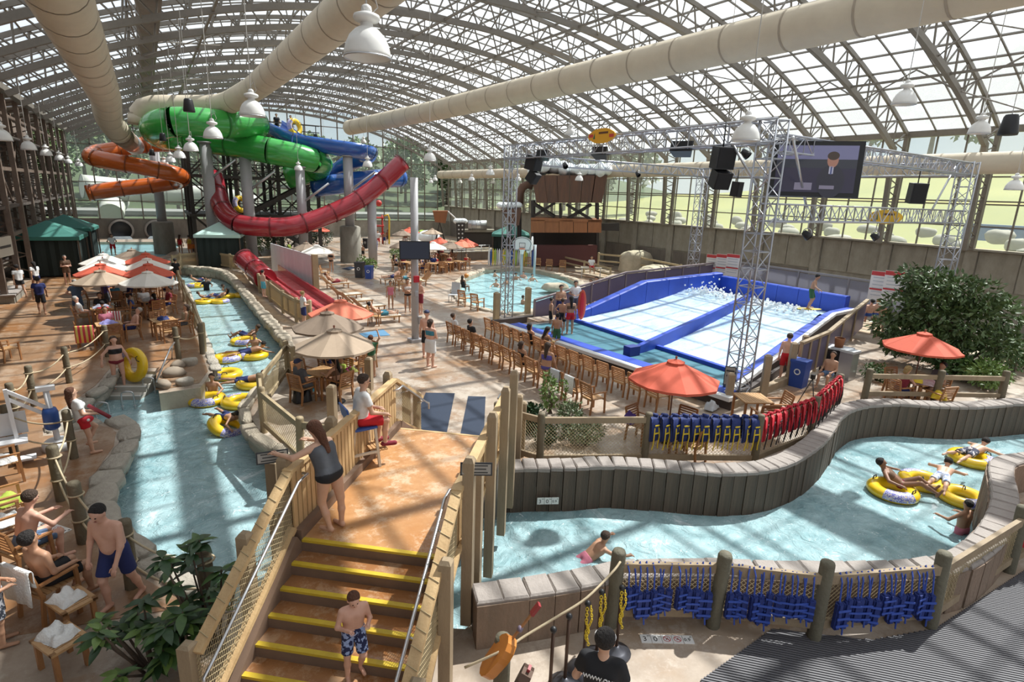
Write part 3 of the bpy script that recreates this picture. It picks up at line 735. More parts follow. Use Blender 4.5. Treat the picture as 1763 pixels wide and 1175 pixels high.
# ================================================================== furniture prototypes
M_teak = mat('teak', (.40, .19, .075), .5, noise=(5, (.27, .115, .04), .8, (1, 4, 1)))
M_teakl = mat('pale_teak', (.53, .32, .15), .5, noise=(5, (.40, .21, .09), .8, (1, 4, 1)))
M_white = mat('white_cotton', (.80, .79, .77), .9, bump=(30, .5))
M_black = mat('black_plastic', (.012, .012, .014), .45)
M_alu = mat('aluminium', (.55, .56, .58), .35, .8)
HERE = []
def make_chair():
    r = empty('teak_armchair', label='x', cat='chair')
    mb = MB()
    for i in range(7): mb.box((0, -.2 + i * .068, .44), (.46, .055, .022))
    mb.box((0, .24, .415), (.48, .03, .05)).box((0, -.22, .415), (.48, .03, .05))
    mb.build('seat', M_teakl, r)
    mb = MB(); tl = Matrix.Rotation(R(12), 3, 'X')
    for i in range(6): mb.box((0, -.235 - .012 * i, .52 + i * .062), (.44, .018, .036), M=tl)
    mb.box((0, -.315, .885), (.5, .028, .05), M=tl)
    mb.build('backrest', M_teak, r)
    for s in (-1, 1):
        MB().beam((s * .245, -.225, .42), (s * .245, -.32, .89), .04).build('back_post', M_teak, r)
        MB().box((s * .27, .0, .645), (.055, .5, .028)).build('armrest', M_teak, r)
        MB().beam((s * .25, .24, 0), (s * .25, .22, .64), .045).build('leg', M_teak, r)
        MB().beam((s * .245, -.27, 0), (s * .245, -.22, .46), .045).build('leg', M_teak, r)
    return proto(r)
CHAIR = make_chair()
def make_table(w=.82, d=.82, h=.73):
    r = empty('slatted_table', label='x', cat='table'); mb = MB(); n = 10
    for i in range(n): mb.box((-w / 2 + .06 + (w - .12) * i / (n - 1), 0, h), ((w - .12) / (n - 1) - .012, d - .1, .025))
    mb.build('slat_top', M_teakl, r); mb = MB()
    for s in (-1, 1): mb.box((0, s * (d / 2 - .03), h), (w, .06, .035)).box((s * (w / 2 - .03), 0, h), (.06, d, .035))
    mb.build('frame', M_teakl, r)
    for sx in (-1, 1):
        for sy in (-1, 1): MB().box((sx * (w / 2 - .05), sy * (d / 2 - .05), h / 2 - .01), (.055, .055, h - .02)).build('leg', M_teak, r)
    return proto(r)
TABLE = make_table()
STOOL = make_table(.52, .42, .42); STOOL.name = 'slatted_stool'; proto(STOOL)
def make_lounger():
    r = empty('sun_lounger', label='x', cat='lounger'); mb = MB()
    for i in range(13): mb.box((0, -.3 + i * .1, .34), (.6, .085, .022))
    mb.build('seat_slats', M_white and mat('pale_slats', (.62, .55, .46), .6), r)
    mb = MB(); tl = Matrix.Rotation(R(-48), 3, 'X')
    for i in range(7): mb.box((0, -.38 - .066 * i, .36 + i * .073), (.6, .085, .022), M=tl)
    mb.build('back_slats', M_teak, r)
    for s in (-1, 1):
        MB().box((s * .31, .25, .31), (.04, 1.25, .06)).build('side_rail', M_teakl, r)
        MB().beam((s * .31, -.32, .33), (s * .31, -.84, .86), .04).build('back_rail', M_teakl, r)
        for y in (-.3, .8): MB().box((s * .31, y, .16), (.05, .05, .32)).build('leg', M_teak, r)
    return proto(r)
LOUNGER = make_lounger()
def make_umbrella():
    r = empty('umbrella', label='x', cat='umbrella'); Rc, ze, za = 1.33, 1.96, 2.5
    m = mat('red_canvas', (.60, .105, .055), .8, noise=(6, (.50, .085, .045), .6))
    def canopy(R0, R1, z0, z1, sag, n=8, k=4):
        mb = MB(); vs = []
        for i in range(k + 1):
            t = i / k; rr = R0 + (R1 - R0) * t; z = z0 + (z1 - z0) * t - sag * math.sin(math.pi * t) * .0
            for j in range(2 * n):
                a = math.pi * j / n; q = math.cos(math.pi / n) * 1.0 if j % 2 else 1.0
                vs.append((rr * q * math.cos(a), rr * q * math.sin(a), z - (sag * t if j % 2 else 0)))
        N = 2 * n; fs = [(i * N + j, (i + 1) * N + j, (i + 1) * N + (j + 1) % N, i * N + (j + 1) % N) for i in range(k) for j in range(N)]
        mb.add(vs, fs)
        vs2 = [vs[k * N + j] for j in range(N)] + [(x, y, z - .07) for x, y, z in [vs[k * N + j] for j in range(N)]]
        mb.add(vs2, [(j, N + j, N + (j + 1) % N, (j + 1) % N) for j in range(N)])
        return mb
    cn = canopy(.2, Rc, za - .04, ze, .03).build('canopy', m, r)
    canopy(.0, .26, za + .08, za, .01).build('vent_cap', m, cn)
    MB().lathe([(0, .1), (.028, .085), (.036, .05), (.02, .01), (.03, 0)], 8, (0, 0, za + .07)).build('finial', mat('red_wood_finial', (.30, .09, .05), .5), r)
    MB().tube((0, 0, .05), (0, 0, za + .06), .022, 8).build('pole', mat('dark_wood_pole', (.16, .07, .04), .5), r)
    me = MB().beam((.03, 0, za - .06), (Rc - .02, 0, ze - .02), .02).mesh('rib', M_teak)
    for i in range(8): inst('rib', me, r, rot=(0, 0, math.pi * i / 4))
    MB().lathe([(.0, .09), (.06, .09), (.07, .05), (.27, .04), (.28, 0), (0, 0)], 14).build('base', M_black, r)
    return proto(r)
UMB = make_umbrella()
CANV = dict(red=MATS['red_canvas'], beige=mat('beige_canvas', (.40, .30, .215), .85, noise=(6, (.33, .245, .175), .6)), brown=mat('brown_canvas', (.25, .185, .135), .85, noise=(6, (.2, .145, .105), .6)), white=mat('white_canvas', (.78, .73, .66), .85, noise=(6, (.68, .63, .56), .5)), orange=mat('coral_canvas', (.72, .20, .12), .85, noise=(6, (.62, .16, .09), .5)))
UZ = 2.67
def umbrella(px, py, c, label, rz=0, s=1.):
    g = G(px, py, UZ * s); c = CANV[c]
    return dup(UMB, (g.x, g.y, 0), rz, label, 'canvas umbrellas', s, {'canopy': c, 'vent_cap': c})
# --- river tubes
M_yt = mat('yellow_vinyl', (.80, .52, .015), .28, coat=.4)
def print_mat():
    m = bpy.data.materials.new('purple_print'); m.use_nodes = True; n = m.node_tree; b = n.nodes['Principled BSDF']
    t = n.nodes.new('ShaderNodeTexCoord'); x = n.nodes.new('ShaderNodeTexNoise'); x.inputs['Scale'].default_value = 14; x.inputs['Distortion'].default_value = 2.5
    r = n.nodes.new('ShaderNodeValToRGB'); r.color_ramp.interpolation = 'CONSTANT'; e = r.color_ramp.elements
    e[0].color = (.13, .12, .42, 1); e[1].position = .5; e[1].color = (.55, .55, .68, 1); q = e.new(.62); q.color = (.80, .52, .015, 1)
    n.links.new(t.outputs['Object'], x.inputs['Vector']); n.links.new(x.outputs['Fac'], r.inputs['Fac']); n.links.new(r.outputs['Color'], b.inputs['Base Color'])
    b.inputs['Roughness'].default_value = .35; return m
M_print = print_mat()
def make_tube(dbl=False):
    r = empty('river_tube' if not dbl else 'double_river_tube', label='x', cat='tube')
    for cx in ((0,) if not dbl else (-.46, .46)):
        rg = MB().torus((cx, 0, .13), .40, .165, 36, 14, squash=.85).build('ring', M_yt, r)
        for a in ((2.2,) if not dbl else ((2.2,) if cx < 0 else (5.2,))):
            MB().torus((cx, 0, .13), .40, .165, 14, 8, squash=.85, a0=a, a1=a + 1.3, b0=-.3, b1=2.0, off=.006).build('printed_panel', M_print, rg)
    for a in (.6, 3.7):
        c = Vector((math.cos(a), math.sin(a), 0)) * .44; q = Vector((-math.sin(a), math.cos(a), 0))
        MB().path([c - q * .09 + Vector((0, 0, .26)), c - q * .06 + Vector((0, 0, .33)), c + q * .06 + Vector((0, 0, .33)), c + q * .09 + Vector((0, 0, .26))], .014, 6).build('handle', M_black, r)
    return proto(r)
TUBE, TUBE2 = make_tube(), make_tube(True)
# --- life vests (hung over a rail, local x along the rail)
def make_vest(name, fab, strap, wd=.2, drop=.52):
    r = empty(name, label='x', cat='life vest')
    for s, dz in ((1, 0), (-1, .03)):
        mb = MB(); n = 6; vs = []
        prof = [(.02, .03), (.075, -.02), (.10, -drop * .5), (.085, -drop + .03), (.055, -drop), (.028, -drop + .02), (.02, -drop * .5), (.012, -.03)]
        for x in (-wd / 2, -wd / 2 + .03, wd / 2 - .03, wd / 2):
            q = .7 if abs(x) > wd / 2 - .01 else 1
            vs += [(x, s * (y * q if y > .03 else y), z + dz) for y, z in prof]
        P_ = len(prof); fs = [(i * P_ + k, i * P_ + (k + 1) % P_, (i + 1) * P_ + (k + 1) % P_, (i + 1) * P_ + k) for i in range(3) for k in range(P_)] + [tuple(range(P_)), tuple(range(3 * P_, 4 * P_))[::-1]]
        mb.add(vs, fs, True); vp = mb.build('vest_panel', fab, r)
    MB().path([(-wd / 2 + .04, .02, .03), (0, 0, .055), (0, -.05, .04)], .035, 8).build('collar', fab, r)
    for z in (-.15, -.32):
        MB().box((0, .105, z), (wd * .5, .012, .028)).build('strap', strap, vp)
    for x in (-.05, .05):
        MB().path([(x, .1, -.2), (x * 1.3, .115, -.4), (x * 1.1, .1, -drop - .05), (x * 1.4, .09, -drop - .16)], .011, 5).build('webbing', strap, vp)
    return proto(r)
M_navy = mat('navy_fabric', (.018, .035, .16), .75, noise=(12, (.012, .022, .10), .7)); M_ystrap = mat('yellow_strap', (.72, .52, .03), .6)
M_redv = mat('red_fabric', (.55, .02, .035), .7, noise=(12, (.42, .012, .025), .7)); M_bstrap = mat('black_strap', (.015, .015, .018), .6)
M_blue = mat('royal_fabric', (.016, .035, .19), .7, noise=(12, (.015, .03, .16), .8)); M_bluestrap = mat('blue_strap', (.04, .09, .42), .6)
V_NAVY, V_RED = make_vest('navy_vest', M_navy, M_ystrap), make_vest('red_vest', M_redv, M_bstrap, .19)
def make_hung():
    r = empty('blue_vest', label='x', cat='life vest')
    for x in (-.06, .06): MB().path([(x * .8, .06, -.02), (x * .8, 0, .085), (x * .8, -.06, -.02), (x, -.1, -.3)], .012, 5).build('hanging_strap', M_bluestrap, r)
    for s in (-1, 1):
        mb = MB().box((s * .055, -.1, -.5), (.1, .1, .42)); o = mb.build('vest_panel', M_blue, r)
        bv = bmesh.new(); bv.from_mesh(o.data); bmesh.ops.bevel(bv, geom=bv.edges[:], offset=.025, segments=2, affect='EDGES'); bv.to_mesh(o.data); bv.free()
    for z in (-.4, -.52, -.63): MB().box((0, -.155, z), (.2, .012, .03)).build('strap', M_bluestrap, o)
    MB().path([(.02, -.15, -.66), (.04, -.14, -.78)], .012, 5).build('webbing', M_bluestrap, r)
    return proto(r)
V_BLUE = make_hung()
def towel(label, c, size, rz, m, seed, fold=.05, name='towel', cat='towel'):
    """a crumpled towel lying on something"""
    q = random.Random(seed); n = 12; mb = MB(); vs = []
    ph = [q.uniform(0, 6) for _ in range(4)]
    for i in range(n + 1):
        for j in range(n + 1):
            x, y = i / n - .5, j / n - .5; e = max(0, 1 - (2 * max(abs(x), abs(y))) ** 6)
            z = fold * e * (.9 + .35 * math.sin(9 * x + ph[0] + 3 * y) + .3 * math.sin(11 * y + ph[1]) + .2 * math.sin(17 * (x + y) + ph[2])) + .004
            vs.append((x * size[0] * (1 + .08 * math.sin(7 * y + ph[3])), y * size[1] * (1 + .08 * math.sin(8 * x + ph[1])), z))
    N = n + 1; mb.add(vs, [(i * N + j, (i + 1) * N + j, (i + 1) * N + j + 1, i * N + j + 1) for i in range(n) for j in range(n)], True)
    b = [k * N for k in range(N)]; lo = MB
    mb.add([(v[0], v[1], 0) for v in (vs[0], vs[n * N], vs[n * N + n], vs[n])], [(0, 1, 2, 3)])
    return mb.build(name, m, None, c, rz, label=label, cat=cat)
def drape(label, c, rz, wd, front, back, m, group=None, name='towel'):
    """a towel hung over an edge: local x along the edge"""
    mb = MB(); prof = [(-.045, -back), (-.04, -back * .5), (-.035, -.02), (-.02, .02), (.02, .02), (.035, -.02), (.045, -front * .5), (.05, -front)]
    n = 8; vs = []
    for i in range(n + 1):
        x = wd * (i / n - .5)
        for k, (y, z) in enumerate(prof): vs.append((x, y + .012 * math.sin(i * 1.9 + k) * (1 if abs(z) > .05 else 0), z))
    for i in range(n + 1):
        x = wd * (i / n - .5)
        for k, (y, z) in enumerate(prof): vs.append((x, (y + .012 * math.sin(i * 1.9 + k) * (1 if abs(z) > .05 else 0)) * .75, z - (.008 if abs(z) < .05 else 0)))
    K = len(prof); T = (n + 1) * K
    fs = [(i * K + k, (i + 1) * K + k, (i + 1) * K + k + 1, i * K + k + 1) for i in range(n) for k in range(K - 1)]
    fs += [tuple(T + q for q in f[::-1]) for f in fs]
    fs += [(k, k + 1, T + k + 1, T + k) for k in range(K - 1)] + [(n * K + k + 1, n * K + k, T + n * K + k, T + n * K + k + 1) for k in range(K - 1)]
    fs += [(i * K, (i + 1) * K, T + (i + 1) * K, T + i * K)[::-1] for i in range(n)] + [(i * K + K - 1, (i + 1) * K + K - 1, T + (i + 1) * K + K - 1, T + i * K + K - 1) for i in range(n)]
    mb.add(vs, fs, True); return mb.build(name, m, None, c, rz, label=label, cat='towel', group=group)
def face_rz(g, face): return -(math.atan2(g.x, g.y) + R(face))
def stripe_mat(name, c1, c2, sc, ax=0):
    m = bpy.data.materials.new(name); m.use_nodes = True; n = m.node_tree; b = n.nodes['Principled BSDF']; t = n.nodes.new('ShaderNodeTexCoord'); w_ = n.nodes.new('ShaderNodeTexWave')
    w_.bands_direction = 'XYZ'[ax]; w_.inputs['Scale'].default_value = sc; r = n.nodes.new('ShaderNodeValToRGB'); r.color_ramp.interpolation = 'CONSTANT'; r.color_ramp.elements[0].color = (*c1, 1); r.color_ramp.elements[1].position = .5; r.color_ramp.elements[1].color = (*c2, 1)
    n.links.new(t.outputs['Object'], w_.inputs['Vector']); n.links.new(w_.outputs['Fac'], r.inputs['Fac']); n.links.new(r.outputs['Color'], b.inputs['Base Color']); b.inputs['Roughness'].default_value = .85; return m
M_plaid = stripe_mat('plaid_towel', (.55, .05, .08), (.70, .55, .15), 2.2, 0); M_strp = stripe_mat('striped_towel', (.75, .72, .70), (.5, .08, .10), 3.5, 0)
M_lilac = mat('lilac_towel', (.30, .28, .58), .9); M_ltblue = mat('light_blue_towel', (.25, .45, .62), .9); M_grey_t = mat('grey_towel', (.50, .52, .54), .9)
# ================================================================== people: smooth bodies grown from a posed skeleton
def surf_nets(V, o, h):
    nx, ny, nz = V.shape; S = V < 0
    A = np.zeros((nx - 1, ny - 1, nz - 1, 3)); C = np.zeros((nx - 1, ny - 1, nz - 1))
    cs = [(a, b, c) for a in (0, 1) for b in (0, 1) for c in (0, 1)]
    sl_ = lambda T, q: T[q[0]:nx - 1 + q[0], q[1]:ny - 1 + q[1], q[2]:nz - 1 + q[2]]
    for p in cs:
        for ax in range(3):
            if p[ax]: continue
            q = list(p); q[ax] = 1; v0, v1 = sl_(V, p), sl_(V, q); m = (v0 < 0) != (v1 < 0)
            t = np.where(m, v0 / np.where(m, v0 - v1, 1), 0)
            for k in range(3): A[..., k] += np.where(m, p[k] + (t if k == ax else 0), 0)
            C += m
    act = C > 0; idx = -np.ones(act.shape, int); ii = np.argwhere(act); idx[act] = np.arange(len(ii))
    pos = (A[act] / C[act][:, None] + ii) * h + o; F = []
    for ax in range(3):
        b, c = [(1, 2), (2, 0), (0, 1)][ax]
        v0 = np.take(V, range(V.shape[ax] - 1), ax); v1 = np.take(V, range(1, V.shape[ax]), ax); s0 = v0 < 0; m = s0 != (v1 < 0)
        e = np.argwhere(m); e = e[(e[:, b] > 0) & (e[:, c] > 0) & (e[:, b] < V.shape[b] - 1) & (e[:, c] < V.shape[c] - 1)]
        if not len(e): continue
        def cell(db, dc):
            q = e.copy(); q[:, b] += db; q[:, c] += dc; return idx[q[:, 0], q[:, 1], q[:, 2]]
        Q = np.stack([cell(-1, -1), cell(0, -1), cell(0, 0), cell(-1, 0)], 1); fl = s0[e[:, 0], e[:, 1], e[:, 2]]
        Q[~fl] = Q[~fl][:, ::-1]; F.append(Q)
    return pos, np.concatenate(F)
def sdf_mesh(prims, h, k=.03, clips=()):
    """prims: (a, b, ra, rb, [planes]); planes (point, normal) cut the primitive or the whole away on the normal's side"""
    lo = np.min([np.minimum(np.array(p[0]) - p[2], np.array(p[1]) - p[3]) for p in prims], 0) - 3 * h
    hi = np.max([np.maximum(np.array(p[0]) + p[2], np.array(p[1]) + p[3]) for p in prims], 0) + 3 * h
    n = np.ceil((hi - lo) / h).astype(int) + 1
    g = np.stack(np.meshgrid(*[lo[i] + h * np.arange(n[i]) for i in range(3)], indexing='ij'), -1); D = np.full(tuple(n), 1.0)
    for p in prims:
        a, b, ra, rb = np.array(p[0], float), np.array(p[1], float), p[2], p[3]; mr = max(ra, rb) + k + 2.2 * h
        l = np.maximum(((np.minimum(a, b) - mr - lo) / h).astype(int), 0); u = np.minimum(np.ceil((np.maximum(a, b) + mr - lo) / h).astype(int) + 1, n)
        s_ = tuple(slice(i, j) for i, j in zip(l, u)); G_ = g[s_]; ab = b - a; L2 = ab @ ab + 1e-9
        t = np.clip(((G_ - a) @ ab) / L2, 0, 1); d = np.linalg.norm(G_ - a - t[..., None] * ab, axis=-1) - (ra + (rb - ra) * t)
        for c, nn in (p[4] if len(p) > 4 else ()): d = np.maximum(d, (G_ - np.array(c)) @ np.array(nn))
        e = D[s_]; hh = np.clip(.5 + .5 * (e - d) / k, 0, 1); D[s_] = e * (1 - hh) + d * hh - k * hh * (1 - hh)
    for c, nn in clips: D = np.maximum(D, (g - np.array(c)) @ np.array(nn))
    return surf_nets(D, lo, h)
V3 = lambda *a: np.array(a, float)
def nrm(v): v = np.array(v, float); return v / np.linalg.norm(v)
POSE = dict(
 stand=dict(), 
 bent=dict(ua=((-.35, -.15, -1), (.35, -.15, -1)), fa=((.55, .75, -.1), (-.55, .75, -.1))),
 hips=dict(ua=((-.7, -.25, -1), (.7, -.25, -1)), fa=((.75, .35, -.55), (-.75, .35, -.55)), th=((-.12, .03, -1), (.10, .0, -1))),
 crossed=dict(ua=((-.2, .15, -1), (.2, .15, -1)), fa=((.95, .55, .15), (-.95, .6, .0))),
 wave=dict(ua=((-.25, 0, -1), (.5, .2, .8)), fa=((-.05, .2, -1), (-.3, .3, .8))),
 walk=dict(th=((-.05, .38, -1), (.05, -.2, -1)), sh=((0, -.12, -1), (0, -.45, -1)), ua=((-.2, -.3, -1), (.2, .3, -1)), fa=((0, .05, -1), (0, .6, -1)), torso=(0, .06, 1)),
 sit=dict(torso=(0, -.18, 1), th=((-.14, 1, -.03), (.14, 1, -.03)), sh=((-.03, .06, -1), (.03, .06, -1)), ua=((-.18, .2, -1), (.18, .2, -1)), fa=((.15, .9, -.15), (-.15, .9, -.15)), pz=.53),
 sitfwd=dict(torso=(0, .28, 1), th=((-.14, 1, -.03), (.14, 1, -.03)), sh=((-.03, -.1, -1), (.03, -.1, -1)), ua=((-.25, .6, -.8), (.25, .6, -.8)), fa=((.3, .9, .1), (-.3, .9, .1)), pz=.53),
 sitlow=dict(torso=(0, -.45, 1), th=((-.12, 1, .1), (.12, 1, .1)), sh=((-.03, .65, -.8), (.03, .65, -.8)), ua=((-.25, .1, -1), (.25, .1, -1)), fa=((.1, .9, .1), (-.1, .9, .1)), pz=.5),
 recline=dict(torso=(0, -.8, .62), th=((-.1, 1, .12), (.1, 1, .0)), sh=((0, 1, -.25), (0, 1, -.05)), ua=((-.35, .5, -.8), (.35, .5, -.8)), fa=((.4, .8, .1), (-.4, .8, .1)), pz=.47, head=(0, -.5, .85)),
 wade=dict(ua=((-.6, .4, -.6), (.6, .4, -.6)), fa=((.1, .9, -.1), (-.1, .9, -.1))),
 tubesit=dict(torso=(0, -.85, .55), th=((-.16, .85, .42), (.16, .85, .42)), sh=((-.05, .85, -.5), (.05, .85, -.4)), ua=((-.85, .2, -.2), (.85, .2, -.2)), fa=((-.25, .85, -.1), (.25, .85, -.1)), pz=.1, head=(0, -.35, .9)),
 prone=dict(torso=(0, 1, .16), th=((-.16, -1, -.08), (.16, -1, -.08)), sh=((-.06, -1, .12), (.08, -1, -.05)), ua=((-.75, .6, -.25), (.75, .6, -.25)), fa=((-.1, .9, -.25), (.1, .9, -.25)), pz=.33, head=(0, .7, .7), toes=-1),
 swim=dict(torso=(0, .8, .55), th=((-.1, -.9, -.4), (.1, -.9, -.4)), sh=((0, -1, -.2), (0, -1, -.3)), ua=((-.6, .7, -.3), (.5, .8, -.4)), fa=((-.2, .9, .1), (.1, .9, .0)), pz=.0, head=(0, .25, 1), toes=-1),
 surf=dict(torso=(0, .2, 1), th=((-.25, .35, -1), (.2, .2, -1)), sh=((-.05, -.35, -1), (.0, -.3, -1)), ua=((-.5, .1, -.8), (.55, .2, -.6)), fa=((-.1, .5, -.8), (.3, .6, -.3)), head=(0, .35, 1)),
 # the nearer people, each in a pose of its own
 guard=dict(torso=(0, .14, 1), th=((-.12, 1, -.12), (.14, 1, -.06)), sh=((.02, -.12, -1), (-.02, -.06, -1)), ua=((-.12, .30, -1), (.12, .30, -1)), fa=((.30, 1, -.30), (-.20, 1, -.35)), pz=.83, head=(0, .12, 1)),
 raillean=dict(torso=(0, .34, .95), th=((-.03, .16, -1), (.10, -.12, -1)), sh=((.08, -.28, -1), (-.02, -.02, -1)), ua=((-.95, .45, -.35), (.55, .8, -.45)), fa=((-.25, .9, .1), (-.55, .7, .15)), head=(0, .55, 1), fem=1, fat=1.24),
 stepboy=dict(torso=(0, .12, 1), th=((-.04, .3, -1), (.06, .05, -1)), sh=((0, -.55, -1), (0, -.08, -1)), ua=((-.25, -.05, -1), (.25, -.05, -1)), fa=((.35, .95, .35), (-.45, .95, .3)), head=(.05, .45, 1)),
 manlean=dict(torso=(.02, .2, 1), th=((-.05, -.18, -1), (.05, .42, -1)), sh=((0, -.42, -1), (.0, -.1, -1)), ua=((-.2, .25, -1), (.22, .05, -1)), fa=((.05, .55, -1), (0, .3, -1)), head=(0, .42, 1), fat=1.12),
 guardgirl=dict(torso=(0, -.16, 1), th=((-.05, .7, -.75), (.05, .16, -1)), sh=((0, -.5, -1), (0, .05, -1)), ua=((-.1, .2, -1), (.15, .2, -1)), fa=((.2, .9, -.25), (-.3, .9, -.3)), fem=1),
 backman=dict(ua=((-.3, .05, -1), (.3, .05, -1)), fa=((.2, .8, -.3), (-.2, .8, -.3)), head=(0, .12, 1)),
 tubeheld=dict(ua=((-.45, .1, -1), (.75, .15, -.75)), fa=((-.3, .3, -1), (.2, .25, -1)), th=((-.04, .15, -1), (.05, -.05, -1)), fem=1, fat=1.12),
)
BONES = {}
def bones(pose):
    if pose in BONES: return BONES[pose]
    q = POSE[pose]; fem, fat = q.get('fem', 0), q.get('fat', 1.)
    T = nrm(q.get('torso', (0, .02, 1))); X = V3(1, 0, 0); X = nrm(X - T * (X @ T)); Fd = np.cross(T, X)
    hipw, shw = (.10 if fem else .09), (.155 if fem else .18)
    P = V3(0, 0, 0); J = dict(P=P, T=T, X=X, F=Fd)
    J['hip'] = [P - X * hipw, P + X * hipw]; J['neck'] = P + T * .50; J['chest'] = P + T * .33; J['waist'] = P + T * .12
    J['sho'] = [J['neck'] - T * .045 - X * shw, J['neck'] - T * .045 + X * shw]
    ua, fa = q.get('ua', ((-.2, 0, -1), (.2, 0, -1))), q.get('fa', ((-.04, .16, -1), (.04, .16, -1)))
    th, sh = q.get('th', ((-.05, .02, -1), (.05, .02, -1))), q.get('sh', ((0, -.03, -1), (0, -.03, -1)))
    J['elb'] = [J['sho'][i] + nrm(ua[i]) * .285 for i in (0, 1)]; J['wri'] = [J['elb'][i] + nrm(fa[i]) * .25 for i in (0, 1)]; J['fd'] = [nrm(fa[i]) for i in (0, 1)]
    J['kne'] = [J['hip'][i] + nrm(th[i]) * .42 for i in (0, 1)]; J['ank'] = [J['kne'][i] + nrm(sh[i]) * .41 for i in (0, 1)]
    tz = q.get('toes', 1); fo = []
    for i in (0, 1):
        s_ = nrm(sh[i]); f = V3(0, 1, 0) - s_ * s_[1]; f = V3(0, 1, -.05) if abs(s_[2]) > .75 else (nrm(f) if tz > 0 else nrm(V3(0, -1, .05)))
        if tz < 0: f = nrm(V3(0, -.9, -.3))
        fo.append(nrm(f) + X * (-.12 if i == 0 else .12))
    J['toe'] = [J['ank'][i] + nrm(fo[i]) * .17 + V3(0, 0, -.035 if tz > 0 else 0) for i in (0, 1)]; J['hee'] = [J['ank'][i] - nrm(fo[i]) * .035 + V3(0, 0, -.03) for i in (0, 1)]
    hd = nrm(q.get('head', T)); J['hd'] = hd; J['hc'] = J['neck'] + hd * .185
    hf = V3(0, 1, 0) - hd * hd[1]; hf = nrm(hf) if np.linalg.norm(hf) > .2 else Fd; J['hf'] = hf; J['hx'] = np.cross(hf, hd)
    zmin = min(min(J['toe'][i][2], J['hee'][i][2]) for i in (0, 1)) - .035
    off = V3(0, 0, q['pz'] if 'pz' in q else -zmin)
    for k_, v in J.items():
        if k_ in ('T', 'X', 'F', 'hd', 'hf', 'hx', 'fd'): continue
        J[k_] = [a + off for a in v] if isinstance(v, list) else v + off
    J['fem'], J['fat'] = fem, fat; BONES[pose] = J; return J
def torso_prims(J, o=0.):
    X, T, F, P, ft = J['X'], J['T'], J['F'], J['P'], J['fat']; p = []
    hr = (.112 if J['fem'] else .1) * ft + o
    p.append((J['hip'][0] * .8 + J['hip'][1] * .2 + T * .02, J['hip'][1] * .8 + J['hip'][0] * .2 + T * .02, hr, hr))
    for s in (-1, 1): p.append((P + X * s * .055 + T * .04, J['chest'] + X * s * .07, .095 * ft + o, (.098 if J['fem'] else .108) * ft + o))
    p.append((J['chest'] - X * .09 + T * .05, J['chest'] + X * .09 + T * .05, .1 * ft ** .5 + o, .1 * ft ** .5 + o))
    if ft > 1.05: p.append((J['waist'] + F * .04, J['waist'] + F * .03 + T * .1, .11 * ft + o, .1 * ft + o))
    p.append((J['sho'][0] * .85 + J['sho'][1] * .15, J['sho'][1] * .85 + J['sho'][0] * .15, .062 + o, .062 + o))
    if J['fem']:
        for s in (-1, 1): c = J['chest'] + T * .03 + X * s * .075 + F * .085; p.append((c, c, .058 + o, .058 + o))
    return p
BODY = {}
def tubes_np(pts, rs, n=6):
    mb = MB(); mb.path([tuple(p) for p in pts], list(rs), n); return np.array(mb.v), mb.f
def body_mesh(pose, h):
    if (pose, h) in BODY: return BODY[(pose, h)]
    J = bones(pose); ft = J['fat']; p = torso_prims(J); hc, hd, hf, hx = J['hc'], J['hd'], J['hf'], J['hx']
    p.append((J['neck'] - J['T'] * .02, hc - hd * .05, .056, .05))
    p += [(hc + hd * .035 - hf * .018, hc + hd * .03 + hf * .01, .088, .085), (hc + hf * .025 - hd * .02, hc + hf * .045 - hd * .085, .066, .038), (hc - hf * .02, hc - hf * .02 - hd * .04, .07, .06)]
    p.append((hc + hf * .098 + hd * .005, hc + hf * .112 - hd * .028, .008, .014))
    for s in (-1, 1): p.append((hc + hx * s * .088 + hd * .01, hc + hx * s * .09 - hd * .025, .016, .012))
    for i in (0, 1):
        p += [(J['sho'][i], J['elb'][i], .05 * ft ** .5, .038 * ft ** .5), (J['elb'][i], J['wri'][i], .04, .027), (J['wri'][i], J['wri'][i] + J['fd'][i] * .075, .027, .03)]
        tr = (.088 if J['fem'] else .082) * ft
        p += [(J['hip'][i], J['kne'][i], tr, .055 * ft ** .5), (J['kne'][i], J['kne'][i] * .55 + J['ank'][i] * .45 - V3(0, .012, 0), .053, .052), (J['kne'][i] * .55 + J['ank'][i] * .45 - V3(0, .012, 0), J['ank'][i], .052, .035), (J['hee'][i], J['toe'][i], .036, .03)]
    v, f = sdf_mesh(p, h, .028); v = [tuple(q) for q in v]; f = [tuple(int(i) for i in q) for q in f]
    for i in (0, 1):      # five fingers, unequal and bent
        d = J['fd'][i]; base = J['wri'][i] + d * .075; up_ = V3(0, 0, 1) - d * d[2]; up_ = nrm(up_) if np.linalg.norm(up_) > .15 else V3(0, 1, 0); sd_ = np.cross(d, up_); cv = nrm(-up_ * .5 + V3(0, 0, -.2))
        for q, L in ((-.03, .062), (-.011, .078), (.009, .083), (.028, .072)):
            a = base + sd_ * q; b = a + nrm(d + cv * .25) * L * .5; c = b + nrm(d + cv * .9) * L * .5
            tv, tf = tubes_np([a - d * .02, a + d * .015, b, c], [.010, .0095, .009, .006]); k0 = len(v); v += [tuple(z) for z in tv]; f += [tuple(z + k0 for z in w_) for w_ in tf]
        a = J['wri'][i] + d * .03 - sd_ * .025 * (1 if i else -1); s2 = -sd_ * (1 if i else -1)
        tv, tf = tubes_np([a, a + nrm(d * .7 + s2 * .8) * .04, a + nrm(d + s2 * .5) * .075], [.013, .011, .008]); k0 = len(v); v += [tuple(z) for z in tv]; f += [tuple(z + k0 for z in w_) for w_ in tf]
    me = bpy.data.meshes.new('person_' + pose); me.from_pydata(v, [], f); me.polygons.foreach_set('use_smooth', [True] * len(me.polygons)); me.materials.append(None); BODY[(pose, h)] = me
    return me
GARM = {}
